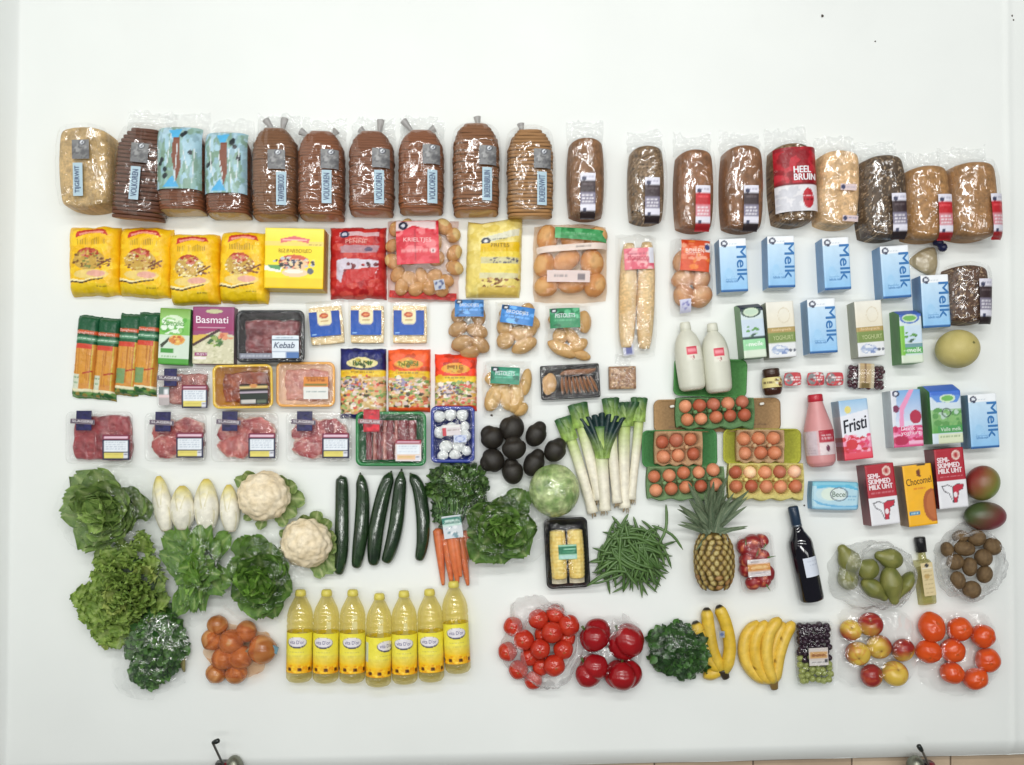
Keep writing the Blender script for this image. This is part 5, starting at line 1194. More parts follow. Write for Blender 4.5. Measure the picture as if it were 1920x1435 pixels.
lathe("label", t, np.stack([np.linspace(-46, 0, 20), np.full(20, 26.8)], -1), "printed_film", C(255, 255, 255), z=zc, seg=44, a0=10, a1=190, art=a)

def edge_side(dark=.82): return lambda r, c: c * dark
def art_fristi(W, L):
    a = Art(W, L, (226, 230, 238)); a.grad(0, L * .3, (150, 190, 222), (206, 222, 238)); a.ell(W * .28, L * .16, 6, 7, (226, 210, 120)); a.poly([(0, L * .26), (W, L * .18), (W, L * .58), (0, L * .64)], (228, 230, 238)); a.rect(0, L * .64, W, L, (222, 110, 140)); a.dabs(0, L * .6, W, L, [(214, 60, 84), (236, 150, 180), (200, 40, 50), (226, 90, 120), (240, 180, 200), (226, 60, 110)], 80, 3, 7, 3, False); a.ell(W * .3, L * .74, 11, 10, (206, 50, 60)); a.grad(L * .88, L, (226, 80, 100), (220, 60, 80)); return a
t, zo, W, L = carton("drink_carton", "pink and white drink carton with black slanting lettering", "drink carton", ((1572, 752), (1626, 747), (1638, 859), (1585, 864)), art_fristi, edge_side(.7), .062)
text(t, "Fristi", -1, 10, 43, 24, (22, 22, 40), zo, 10, .04, shear=.2)
def art_pinkyog(W, L):
    a = Art(W, L, (214, 222, 236)); a.grad(0, L * .55, (120, 170, 220), (206, 214, 234)); a.poly([(0, 0), (W * .2, 0), (W * .1, L * .6), (0, L * .6)], (222, 224, 232)); a.poly([(W * .62, 0), (W * .78, 0), (W * .4, L * .36), (W * .36, L * .66), (W * .22, L * .66), (W * .26, L * .3)], (232, 150, 190)); a.ell(W * .78, L * .48, 11, 13, (176, 36, 70)); a.ell(W * .14, L * .32, 6, 7, (120, 40, 80)); a.rect(0, L * .64, W, L, (220, 90, 140)); a.dabs(0, L * .6, W, L * .92, [(230, 130, 170), (196, 40, 90), (236, 170, 200), (214, 70, 120)], 40, 3, 9, 6, False); a.ell(W * .24, L * .88, W * .26, 9, (180, 30, 76)); a.rect(W * .5, L * .9, W, L * .95, (236, 180, 206)); a.ell(9, 6, 7, 6, (50, 54, 84)); a.ell(9, 6, 3.6, 3, (222, 226, 236)); return a
t, zo, W, L = carton("yoghurt_carton", "pink berry drink carton with a pouring swirl picture", "drink carton", ((1669, 731), (1726, 732), (1732, 838), (1678, 838)), art_pinkyog, lambda r, c: np.tile(C(196, 206, 212), (len(r), 1)), .062)
text(t, "Drink\nyoghurt", 4, -24, 36, 18, (244, 226, 236), zo, 0, .02)
def art_camp(W, L):
    a = Art(W, L, (206, 220, 230)); a.rect(0, 0, W, L * .2, (64, 112, 206)); a.poly([(0, L * .18), (W, L * .2), (W * .86, L * .32), (W * .2, L * .3)], (90, 140, 216)); a.ell(W * .56, L * .24, W * .26, L * .07, (206, 226, 200)); a.ell(W * .56, L * .24, W * .2, L * .045, (110, 180, 90)); a.grad(L * .42, L * .82, (150, 190, 140), (84, 160, 66)); a.dabs(W * .1, L * .42, W, L * .7, [(130, 180, 110), (180, 206, 190), (90, 150, 80)], 40, 3, 9, 4, False); a.ring(W * .5, L * .48, 9, 9, .25, (60, 90, 70)); a.rect(W * .2, L * .70, W, L * .82, (76, 156, 84)); a.rect(W * .2, L * .84, W, L, (214, 222, 190)); a.words(W * .26, L * .87, W * .9, (150, 170, 130), 3, 3); return a
t, zo, W, L = carton("milk_carton", "tall green milk carton with a slanted bright blue top, beside the last light blue carton", "milk carton", ((1741, 720), (1801, 721), (1806, 831), (1751, 832)), art_camp, C(70, 136, 66), .075, "green milk cartons", gable=.12)
text(t, "Volle melk", 6, -L * .26, 38, 7, (226, 240, 226), zo)
def art_red(W, L):
    a = Art(W, L, (172, 24, 44)); a.rect(0, L * .54, W, L, (228, 228, 232)); a.ell(W * .72, L * .12, 8, 9, (206, 140, 130)); a.ring(W * .72, L * .12, 8, 9, .3, (226, 200, 190)); a.ell(W * .72, L * .12, 3, 4, (170, 40, 50)); a.words(W * .1, L * .46, W * .9, (206, 120, 130), 2, 2)
    a.poly([(W * .12, L * .62), (W * .34, L * .6), (W * .5, L * .64), (W * .66, L * .6), (W * .9, L * .61), (W * .86, L * .7), (W * .72, L * .72), (W * .62, L * .92), (W * .48, L * .92), (W * .36, L * .76), (W * .2, L * .72)], (60, 56, 66)); a.poly([(W * .16, L * .635), (W * .34, L * .615), (W * .49, L * .65), (W * .49, L * .9), (W * .38, L * .75), (W * .22, L * .7)], (228, 228, 232)); a.poly([(W * .5, L * .645), (W * .66, L * .61), (W * .88, L * .62), (W * .84, L * .69), (W * .71, L * .71), (W * .6, L * .91), (W * .5, L * .91)], (190, 30, 56)); a.ell(W * .58, L * .78, 3.5, 5, (230, 222, 226)); return a
for cs, lb in ((((1621, 871), (1675, 870), (1689, 984), (1635, 984)), "red and white milk carton with a cow head, overlapping the margarine pack"), (((1751, 841), (1806, 841), (1817, 952), (1763, 953)), "red and white milk carton with a cow head, touching the green mango")):
    t, zo, W, L = carton("milk_carton", lb, "milk carton", cs, art_red, lambda r, c: np.tile(C(120, 26, 40), (len(r), 1)), .065, "red and white milk cartons")
    text(t, "SEMI-\nSKIMMED\nMILK UHT", -2, L * .22, 44, 30, (236, 214, 218), zo, 0, .05)
def art_choc(W, L):
    a = Art(W, L, (240, 178, 24)); a.speck(.06, 2, .1); a.ell(W * .9, L * .68, W * .34, L * .27, (168, 88, 40)); a.ell(W * .96, L * .68, W * .28, L * .23, (186, 104, 52)); a.words(W * .3, L * .38, W * .7, (214, 120, 24), 3, 2); a.rect(W * .06, L * .75, W * .42, L * .82, (50, 130, 170)); a.words(W * .1, L * .77, W * .36, (190, 220, 230), 3, 3)
    a.poly([(W * .46, L * .18), (W * .56, L * .07), (W * .6, L * .1), (W * .53, L * .14), (W * .62, L * .19), (W * .58, L * .21)], (96, 44, 20)); a.ell(W * .52, L * .13, 4, 5, (110, 50, 22)); a.rect(W * .5, 0, W * .8, 3, (50, 40, 30)); return a
t, zo, W, L = carton("chocolate_drink_carton", "yellow chocolate drink carton between the two red and white cartons", "drink carton", ((1691, 872), (1746, 871), (1759, 985), (1706, 986)), art_choc, lambda r, c: np.tile(C(150, 116, 80), (len(r), 1)), .062)
text(t, "Chocomel", 0, L * .235, 47, 13, (70, 36, 20), zo, 4, .01)
t = T("margarine_pack", "pale blue margarine pack with a heart ring, beside the red and white carton", "margarine pack", 1568, 930, .05, -1)
W, L = 88, 54
a = Art(W, L, (176, 212, 226)); a.rect(0, 0, W, 9, (130, 196, 216)); a.poly([(6, 8), (70, 6), (86, 12), (86, 16), (60, 11), (8, 14)], (90, 180, 214)); a.ell(34, 24, 18, 12, (222, 232, 206)); a.ell(30, 24, 24, 13, (206, 226, 226), .5); a.ring(50, 24, 17, 13, .12, (90, 96, 116)); a.ell(50, 24, 14, 10.5, (216, 228, 226)); a.words(66, 26, 82, (120, 170, 200), 3, 2); a.words(66, 32, 80, (120, 170, 200), 3, 3); a.poly([(0, 34), (20, 42), (60, 46), (88, 44), (88, 48), (50, 50), (10, 44)], (110, 176, 214)); a.rect(0, 49, W, L, (150, 200, 226))
zf = flatbox(.048, .006, .12)
hf("box", t, W, L, zf, "carton_board", a, cell=1.6, rnd=.15, side=C(96, 160, 204))
text(t, "Becel", 6, 3, 26, 10, (84, 110, 90), on(zf, W, L, .0006), 0, .0)
def mango(px, py, rx, ry, rot, c1, c2, lb, seed):
    h = min(rx, ry) * .95 * S
    x, y = P(px, py, h); k = S * (1 - h / H)
    V, F, cc = blob_data(32, 22, lambda D: 1 + .06 * D[..., 0] * D[..., 1] + .03 * (n3(D, 1.5, seed) - .5), lambda D: mixc(C(*c1), C(*c2), (D[..., 0] * .55 - D[..., 1] * .35 + .5) + .5 * (n3(D, 2.5, seed) - .5)))
    solo("mango", mkmesh("mango", V, F, "vegetable", cc), lb, "mango", (x, y, h), (0, 0, math.radians(rot)), (rx * k, ry * k, h), "mangoes")
mango(1842, 906, 30, 33, 0, (138, 52, 46), (116, 140, 62), "green mango with a dark red flank, above the dark red mango", 3)
mango(1847, 968, 38, 27, -4, (70, 86, 48), (124, 34, 54), "dark red mango touching the bag of kiwis", 8)

# red grapes
def grapes(t, pts, me_, r, zb=.008):
    for (x, y, z) in pts: link("grape", me_, t, MX((x * t.k, y * t.k, z), (0, 0, 0), (r * t.k,) * 3))
def ball(c1, c2, seed, m="skin_gloss"):
    V, F, cc = blob_data(10, 7, None, lambda D: mixc(C(*c1), C(*c2), n3(D, 1.6, seed) * 2 - .5)); return mkmesh("ball", V, F, m, cc)
t = T("grape_punnet", "small clear punnet of dark red grapes with a cream band", "grape punnet", 1625, 707, .03, -2)
loft("tray", t, [(60, 38, 8, .001), (70, 46, 10, .028), (74, 50, 11, .03)], "clear_tray", C(255, 255, 255))
g = random.Random(6); gm = ball((84, 24, 42), (56, 18, 34), 2)
grapes(t, [(x * 8.4 - 29 + g.uniform(-2, 2), y * 8.6 - 17 + g.uniform(-2, 2), g.uniform(.016, .026)) for x in range(8) for y in range(5)], gm, 5.2)
a = Art(30, 44, (190, 164, 120)); a.rect(0, 0, 3, 44, (206, 200, 190)); a.rect(12, 0, 15, 44, (120, 90, 60)); a.rect(24, 0, 30, 44, (196, 186, 160)); a.rect(6, 36, 22, 44, (110, 90, 30))
patch("band_label", t, -2, 2, 30, 46, a, lambda x, y: .036 - .00002 * np.abs(y) ** 1.6 + 0 * x)
hf("film", t, 70, 46, pillow(.036, 4, 4, .3, .006), "clear_tray", C(255, 255, 255), skirt=False)

# ------------------------------------------------------------------ vegetables
_lf = {}
def leaf_me(kind, seed, c1, c2, rib):
    key = (kind, seed, c1, c2)
    if key in _lf: return _lf[key]
    n, m = (9, 13) if kind != "curly" else (17, 19)
    u, v = np.meshgrid(np.linspace(-1, 1, n), np.linspace(0, 1, m), indexing='ij')
    g = random.Random(seed); ph = g.uniform(0, 6)
    if kind == "butter":
        w = .46 * np.clip(np.sin(np.pi * np.clip(v * .86 + .10, 0, 1)), 0.02, 1) ** .6; z = .30 * (u ** 2) * w + .22 * v ** 2; amp, fr = .05, 8
    elif kind == "long":
        w = .30 * np.clip(np.sin(np.pi * np.clip(v * .84 + .12, 0, 1)), 0.02, 1) ** .6; z = .22 * u ** 2 * w + .12 * np.sin(v * 3); amp, fr = .05, 9
    elif kind == "curly":
        w = .48 * np.clip(np.sin(np.pi * np.clip(v * .8 + .12, 0, 1)), 0.02, 1) ** .55; z = .10 * u ** 2 + .10 * v; amp, fr = .14, 13
    elif kind == "spear":
        w = .10 * np.clip(1 - v, 0, 1) ** .7; z = .10 * np.abs(u) * w * 8 * .3 + .25 * v ** 2; amp, fr = 0, 1
    else:
        w = .36 * np.clip(np.sin(np.pi * np.clip(v * .9 + .06, 0, 1)), 0.02, 1) ** .8; z = .2 * u ** 2 * w; amp, fr = .04, 7
    edge = np.abs(u) ** 2 * .8 + np.clip(v - .7, 0, 1) * 1.2
    z = z + amp * edge * np.sin(fr * v * 2 + u * 3 + ph) + .5 * amp * edge * np.sin(fr * 3.1 * v - u * 9 + ph * 2)
    x = u * w * (1 + .12 * np.sin(v * fr * 1.3 + ph) * (amp > 0)); y = v + .05 * edge * np.sin(u * fr + ph) * (amp > 0)
    r = np.exp(-(np.abs(u) / .16) ** 2) * (1 - .5 * v)
    vein = .5 + .5 * np.sin(v * 26 - np.abs(u) * 9)
    f = fbm(u * 2 + seed, v * 4, seed, 3)
    c = mixc(C(*c1), C(*c2), f * 1.5 - .25 + .25 * (vein - .5)); c = mixc(c, C(*rib), r * .95)
    V = np.stack([x, y, z], -1).reshape(-1, 3)
    _lf[key] = mkmesh("leaf", V, gridF(n, m), "leaf", c.reshape(-1, 3))
    return _lf[key]

def lettuce(px, py, R, label, c1, c2, rib=(170, 190, 120), kind="butter", n=34, sx=1, sy=1, rot=0, H0=.075, bag=None, seed=1, name="lettuce", core=None, spread=.16, bagwr=.01):
    t = T(name, label, "lettuce", px, py, .06, rot, "heads of lettuce")
    t.o.scale = (sx, sy, 1)
    k = t.k; g = random.Random(seed)
    mes = [leaf_me(kind, s_, c1, c2, rib) for s_ in range(4)]
    mes2 = [leaf_me(kind, s_ + 7, c2, tuple(min(255, int(v * 1.25)) for v in c2), rib) for s_ in range(2)]
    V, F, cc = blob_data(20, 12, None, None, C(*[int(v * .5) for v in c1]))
    part("heart", t, V * np.array([R * .46 * k, R * .46 * k, H0 * .36]) + np.array([0, 0, H0 * .42]), F, "leaf", cc)  # core at half the leaf colour, so the shade in the gaps is painted
    for i in range(n):
        f = i / n
        az = i * 137.5 + g.uniform(-50, 50)
        ln = R * (.74 - .08 * f) * g.uniform(.8, 1.15)
        tl = 10 + 26 * f + g.uniform(-8, 26)
        r0 = R * (.42 * (1 - f) - .38 * f) * g.uniform(.5, 1.05)
        a = math.radians(az)
        link("leaf", g.choice(mes2 if f > .55 and g.random() < .5 else mes), t, MX((-math.sin(a) * r0 * k, math.cos(a) * r0 * k, .006 + H0 * .70 * f), (tl, g.uniform(-12, 12), az), (ln * k * 1.05, ln * k, ln * k)))
    if bag:
        hf("plastic_bag", t, R * 2.12, R * 2.12, lambda u, v: .004 + (H0 + .012) * np.clip(1 - (u ** 2 + v ** 2) * .52, 0, 1) ** .5, bag, C(255, 255, 255), cell=3, skirt=False, rnd=.85, wr=bagwr, wsc=.05, seed=seed, warp=lambda u, v: (12 * u * (fbm(v * 2 + seed, u * 0, seed) - .5), 12 * v * (fbm(u * 2, v * 0 + seed, seed) - .5)))
    return t
lettuce(201, 957, 92, "round green lettuce in a tight clear bag, topmost of the lettuces", (78, 112, 50), (144, 170, 94), (192, 206, 142), n=52, bag="leaf_bag", seed=2, sy=.95)
lettuce(942, 990, 86, "dark green lettuce in a clear bag, between carrots and sweetcorn", (54, 92, 34), (112, 148, 68), (182, 200, 132), n=46, bag="leaf_bag", seed=3, sy=.92)
lettuce(486, 1087, 82, "dark green lettuce in a clear bag, above the mesh bag of onions", (58, 96, 38), (116, 156, 66), (176, 198, 126), n=50, bag="leaf_bag", seed=5)
lettuce(368, 1066, 78, "tall upright leaved lettuce in the middle of the green heap", (60, 104, 34), (116, 156, 60), (176, 200, 116), kind="long", n=60, sx=.92, sy=1.25, seed=6, H0=.10, bag="leaf_bag", bagwr=.012)
t = T("curly_lettuce", "big frilly lettuce lying loose at the outer end of the green heap", "lettuce", 222, 1105, .05, 0, "heads of lettuce")
g = random.Random(12)
cm = [leaf_me("curly", s_, (92, 126, 46), (158, 184, 88), (190, 208, 126)) for s_ in range(4)] + [leaf_me("curly", 9, (140, 160, 70), (176, 190, 100), (190, 200, 130))]
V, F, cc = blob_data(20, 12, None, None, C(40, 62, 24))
part("heart", t, V * np.array([62 * t.k, 66 * t.k, .03]) + np.array([10 * t.k, -4 * t.k, .03]), F, "leaf", cc)  # dark core under the frills, painting the shaded gaps between leaves
for i in range(96):
    f = i / 96; az = g.uniform(0, 360); a = math.radians(az); r0 = (84 * (1 - f) + 4) * g.uniform(.4, 1)
    lx, ly = -math.sin(a) * r0 * .9 + 6, math.cos(a) * r0 * 1.08
    ln = g.uniform(34, 52) * (1 - .25 * f)
    link("leaf", cm[4] if g.random() < .07 else g.choice(cm[:4]), t, MX((lx * t.k, ly * t.k, .012 + .055 * f), (12 + 40 * f + g.uniform(-10, 20), g.uniform(-20, 20), az + g.uniform(-50, 50)), (ln * t.k,) * 3))

def clump(t, name, n, cx, cy, rx, ry, z0, z1, ls, c1, c2, kind="oval", seed=1, tilt=40):
    """a heap of small leaves nobody could count: one joined part"""
    g = random.Random(seed); Vs = []; Fs = []; Cs = []; b = 0
    u, v = np.meshgrid(np.linspace(-1, 1, 3), np.linspace(0, 1, 4), indexing='ij')
    w = np.array([.1, .42, .4, .04])[None, :] * np.ones((3, 1))
    base = np.stack([u * w, v, .18 * u ** 2 - .15 * (v - .5) ** 2 * 2], -1).reshape(-1, 3); bf = gridF(3, 4)
    for i in range(n):
        a = g.uniform(0, 6.283); r = math.sqrt(g.random()); hh = math.sqrt(max(0, 1 - r * r))
        x = cx + rx * r * math.cos(a); y = cy + ry * r * math.sin(a); z = z0 + (z1 - z0) * hh * g.uniform(.55, 1)
        M = Euler((math.radians(g.uniform(-tilt, tilt)), math.radians(g.uniform(-tilt, tilt)), g.uniform(0, 6.283))).to_matrix()
        s_ = ls * g.uniform(.6, 1.3) * t.k
        Vs.append((base @ np.array(M).T) * s_ + np.array([x * t.k, y * t.k, z])); Fs.append(bf + b); b += len(base)
        c = mixc(C(*c1), C(*c2), g.random()); Cs.append(np.tile(c, (len(base), 1)))
    o = part(name, t, np.concatenate(Vs), np.concatenate(Fs), "leaf", np.concatenate(Cs), kind="stuff")
    return o
t = T("parsley_bag", "bunch of small leaved herbs in a clear bag, lowest of the green heap", "herb bag", 288, 1216, .05, 0)
V, F, cc = blob_data(16, 10, None, None, C(24, 48, 24)); part("heart", t, V * np.array([46 * t.k, 60 * t.k, .028]) + np.array([0, 0, .028]), F, "leaf", cc)  # dark filler body, coloured as the shade among the herb leaves
clump(t, "leaves", 900, 0, 6, 54, 66, .01, .085, 13, (38, 78, 30), (92, 136, 62), seed=3); clump(t, "leaves", 300, -18, -50, 28, 26, .01, .05, 12, (42, 82, 34), (98, 140, 68), seed=4)
V = []; 
for i in range(7):
    p = spline([(28 + i * 4, 20 - i * 3, 12), (40 + i * 2, -10 - i * 3, 16), (44 + i, -36 - i * 2, 10)], 6) * t.k; Vv, F = tube_data(p, np.full(6, 2.6 * t.k), 6); part("stalk", t, Vv, F, "vegetable", C(150, 140, 84))
hf("plastic_bag", t, 136, 150, lambda u, v: .004 + .085 * np.clip(1 - (u ** 2 + v ** 2) * .55, 0, 1) ** .55, "clear_film", C(255, 255, 255), cell=3, skirt=False, rnd=.6, wr=.012, wsc=.05, seed=8, x=-2, y=-10, warp=lambda u, v: (-18 * (v < 0) * v * (u < 0) * u + 6 * v, -10 * (u < .2) * (v < 0) * -v))
t = T("spinach_bag", "clear bag packed with very dark green leaves, leaning on the spotted banana bunch", "spinach bag", 1276, 1222, .05, -8)
V, F, cc = blob_data(20, 12, None, None, C(14, 34, 16)); part("heart", t, V * np.array([52 * t.k, 42 * t.k, .03]) + np.array([0, 0, .03]), F, "leaf", cc)  # added dark body whose colour stands for shade between the leaves
clump(t, "leaves", 700, 0, 0, 56, 46, .01, .078, 15, (28, 62, 22), (72, 116, 50), seed=5)
hf("plastic_bag", t, 130, 112, lambda u, v: .004 + .085 * np.clip(1 - (u ** 2 + v ** 2) * .55, 0, 1) ** .5, "leaf_bag", C(255, 255, 255), cell=3, skirt=False, rnd=.8, wr=.010, wsc=.05, seed=9, warp=lambda u, v: (14 * np.clip(u * v, 0, 1), 8 * u))

# chicory
for x0, y0, x1, y1, w, lb, sd in ((296, 893, 311, 996, 33, "white chicory nearest the round lettuce, longest and leaning", 1), (342, 911, 344, 993, 42, "short fat white chicory, second in the row", 2), (387, 898, 388, 996, 42, "tall white chicory with the yellowest tip", 3), (428, 909, 432, 997, 34, "slim white chicory beside the cauliflower", 4)):
    t = axis_thing("chicory", lb, "chicory", x0, y0, x1, y1, .03, "white chicory heads in a row")
    L = t.L; r = w / 2
    def prof(q): return r * np.clip(np.sin(np.pi * np.clip(q, 0, 1) * .90 + .26), 0, 1) ** .52
    Vv, F, A, J = lathe_data(np.stack([np.linspace(-L / 2, L / 2, 24), np.maximum(prof(np.linspace(0, 1, 24)), .3)], -1), 20)
    q = (Vv[:, 1] + L / 2) / L; an = np.arctan2(Vv[:, 2], Vv[:, 0])
    bumpy = 1 + .05 * np.abs(np.sin(an * 2.2 + sd)) ; Vv[:, [0, 2]] *= bumpy[:, None]
    c = mixc(C(230, 226, 206), C(218, 204, 104), np.clip((q - .66) * 3, 0, 1)); c = mixc(c, C(196, 168, 60), np.clip((q - .9) * 8, 0, 1) * .8); c = mixc(c, C(200, 180, 160), np.clip((.04 - q) * 20, 0, 1)); c = c * (.93 + .1 * fbm(an * 6, q * 1.5, sd))[:, None]
    part("head", t, np.stack([Vv[:, 0] * t.k, Vv[:, 1] * t.k, r * .9 * t.k + Vv[:, 2] * t.k * .9], -1), F, "vegetable", c)
    for s_, off in ((-1, 0), (1, .4), (.1, .9)):   # outer leaves
        u, v = np.meshgrid(np.linspace(-1, 1, 9), np.linspace(0, 1, 14), indexing='ij')
        th = math.pi / 2 - s_ * .9 + u * .95 * (1 - v ** 3); rr_ = prof(v * .93 + .02) * 1.06 + .6
        Y = -L / 2 + L * (v * (.90 - .07 * off) + .03)
        c = mixc(C(234, 230, 214), C(220, 204, 92), np.clip((v - .66) * 2.8, 0, 1)); c = mixc(c, C(196, 186, 130), np.exp(-(np.abs(u) - 1) ** 2 * 40) * .7)
        part("leaf", t, np.stack([np.cos(th) * rr_ * t.k, Y * t.k, r * .9 * t.k + np.sin(th) * rr_ * .93 * t.k], -1).reshape(-1, 3), gridF(9, 14)[:, ::-1], "vegetable", c.reshape(-1, 3))

# cauliflowers
def cauli(px, py, r, label, leaves, seed):
    t = T("cauliflower", label, "cauliflower", px, py, .05, 0, "cauliflowers")
    rng = np.random.default_rng(seed); k = t.k
    pts = rng.normal(size=(90, 3)); pts /= np.linalg.norm(pts, axis=1)[:, None]
    p2 = rng.normal(size=(500, 3)); p2 /= np.linalg.norm(p2, axis=1)[:, None]
    def disp(D):
        d = np.max(D @ pts.T, -1); d2 = np.max(D @ p2.T, -1)
        return .96 + .10 * np.clip(1 - np.sqrt(2 - 2 * np.clip(d, -1, 1)) * 4.0, 0, 1) + .04 * np.clip(1 - np.sqrt(2 - 2 * np.clip(d2, -1, 1)) * 9, 0, 1) + .06 * (n3(D, 1.5, seed) - .5)
    V, F, cc = blob_data(84, 56, disp, lambda D: mixc(C(222, 202, 164), C(242, 228, 200), n3(D, 4, seed) * 2 - .5))
    part("curd", t, V * np.array([r * k, r * k * .96, r * k * .72]) + np.array([0, 0, r * k * .55]), F, "skin_matte", cc)
    for i, (az, ln, dd, tl) in enumerate(leaves):
        a = math.radians(az); me_ = leaf_me("butter", 20 + i % 3, (96, 130, 66), (160, 178, 110), (206, 212, 160))
        link("leaf", me_, t, MX((-math.sin(a) * r * dd * k, math.cos(a) * r * dd * k, .006), (tl, 0, az), (ln * k * .9, ln * k, ln * k)))
cauli(494, 931, 48, "cauliflower with its leaves open towards the cucumbers, the upper one", [(40, 36, .72, 40), (60, 30, .8, 10), (-70, 40, .62, 20), (-95, 46, .66, 8), (-120, 42, .66, 14), (-50, 34, .7, 40), (-145, 32, .78, 10), (170, 26, .84, 10), (140, 22, .86, 20)], 3)
cauli(573, 1019, 47, "cauliflower touching the first cucumber, the lower one", [(-20, 36, .7, 20), (5, 32, .72, 40), (-45, 34, .72, 24), (-75, 34, .68, 30), (-110, 40, .68, 10), (-135, 46, .66, 8), (-155, 40, .72, 10), (110, 24, .84, 20), (70, 22, .84, 30), (-100, 34, .7, 30)], 4)

# cucumbers
for pts, w, lb, sd in (([(638, 893), (640, 912), (640, 985), (639, 1040), (634, 1078)], 12.5, "dark cucumber touching the lower cauliflower", 1), ([(675, 891), (679, 930), (677, 985), (672, 1030), (667, 1066)], 12.8, "dark cucumber standing alone, second in the row", 2), ([(732, 887), (720, 920), (707, 980), (701, 1030), (700, 1061)], 13.6, "dark cucumber on the near side of the crossed pair", 3), ([(752, 885), (748, 930), (742, 985), (732, 1030), (722, 1056)], 13, "dark cucumber behind the crossed pair's front one", 4), ([(770, 890), (784, 915), (792, 965), (792, 1015), (785, 1052)], 12.4, "dark cucumber bowed outwards, nearest the carrots", 5)):
    cx = sum(p[0] for p in pts) / len(pts); cy = sum(p[1] for p in pts) / len(pts)
    t = T("cucumber", lb, "cucumber", cx, cy, .03, 0, "dark green cucumbers in a row")
    p = spline([(x - cx, -(y - cy), 12) for x, y in pts], 34); tt = np.linspace(0, 1, 34)
    rad = w * 1.06 * np.clip(np.sin(np.pi * np.clip(tt, .004, .996)), 0, 1) ** .20 * (.95 + .07 * np.sin(tt * 3.1)); rad *= 1 - .35 * np.exp(-((tt - .03) / .05) ** 2)
    V, F = tube_data(p * t.k, rad * t.k, 16)
    an = np.tile(np.arange(16), 34); c = mixc(C(22, 38, 24), C(42, 66, 36), fbm(an * .9, np.repeat(tt, 16) * 7, sd, 3) * 1.6 - .3); c = mixc(c, C(70, 92, 50), np.repeat(np.clip((.05 - tt) * 15, 0, 1), 16))
    part("cucumber_body", t, V, F, "cucumber_skin", c)
    V, F = tube_data((p[:4] + (p[0] - p[3]) * .45) * t.k, np.array([1.2, 2.2, 2.6, 3]) * t.k, 8); part("stalk", t, V, F, "vegetable", C(50, 60, 40))

# carrots with their tops in a bag
t = T("carrot_bunch", "bunch of orange carrots with green tops in a clear bag with a label", "carrot bunch", 855, 985, .04, 0)
for i, (x0, y0, x1, y1, w) in enumerate(((820, 992, 830, 1100, 10), (836, 1000, 846, 1098, 10), (846, 1004, 858, 1094, 11), (862, 1004, 877, 1100, 10), (874, 996, 872, 1080, 9), (852, 1000, 864, 1082, 9))):
    z = (10, 14, 22, 13, 10, 24)[i]
    p = spline([(x0 - 855, -(y0 - 985), z), ((x0 + x1) / 2 - 855, -((y0 + y1) / 2 - 985), z), (x1 - 855, -(y1 - 985), z - 3)], 16); tt = np.linspace(0, 1, 16)
    V, F = tube_data(p * t.k, w * t.k * (1 - .72 * tt ** 1.6) * np.clip(tt * 9 + .5, 0, 1), 12); c = mixc(C(206, 100, 56), C(222, 128, 78), fbm(np.repeat(tt, 12) * 18, np.tile(np.arange(12), 16) * .3, i)); part("carrot", t, V, F, "vegetable", c)
for i in range(34):
    g = random.Random(i); x = g.uniform(-30, 16); 
    p = spline([(x * .7 - 4, -4, 14), (x + g.uniform(-8, 8), 40, 24 + g.uniform(-6, 14)), (x * 1.5 + g.uniform(-10, 26), 84 + g.uniform(-12, 26), 22 + g.uniform(-8, 8))], 10) * t.k
    V, F = tube_data(p, np.linspace(2.6, 1.2, 10) * t.k, 6); part("stalk", t, V, F, "leaf", C(*g.choice([(84, 120, 60), (110, 146, 80), (60, 96, 44)])))
clump(t, "leaves", 900, 4, 72, 54, 44, .006, .07, 13, (50, 86, 34), (110, 146, 70), seed=7, tilt=70)
clump(t, "leaves", 260, -22, 26, 22, 30, .006, .045, 11, (50, 86, 42), (96, 132, 74), seed=8, tilt=70)
zf = lambda u, v: .004 + (.055 + .022 * np.clip(v * 1.5, -1, 1)) * np.clip(1 - np.abs(u) ** 3, 0, 1) ** .4 * np.clip(1 - np.abs(v) ** 8, 0, 1) ** .4
hf("plastic_bag", t, 96, 236, zf, "leaf_bag", C(255, 255, 255), cell=2.6, skirt=False, wr=.010, wsc=.06, seed=18, x=4, y=2, warp=lambda u, v: (16 * u * np.clip(v, -.6, 1) + 6 * np.clip(v, 0, 1), 0))
a = Art(38, 44, (206, 212, 216)); a.rect(0, 3, 38, 16, (54, 124, 110)); a.rect(0, 16, 38, 20, (190, 216, 206)); a.words(6, 8, 32, (190, 220, 210), 4, 2); a.dabs(4, 22, 34, 42, [(170, 186, 200), (226, 228, 230), (120, 150, 160)], 16, 2, 5, 3)
patch("label", t, -6, -2, 36, 42, a, lambda x, y: .062 + .004 * np.sin(x * .1), 8); text(t, "WORTELEN", -6, 8, 28, 5, (226, 236, 232), lambda x, y: .0665 + 0 * x, 8)

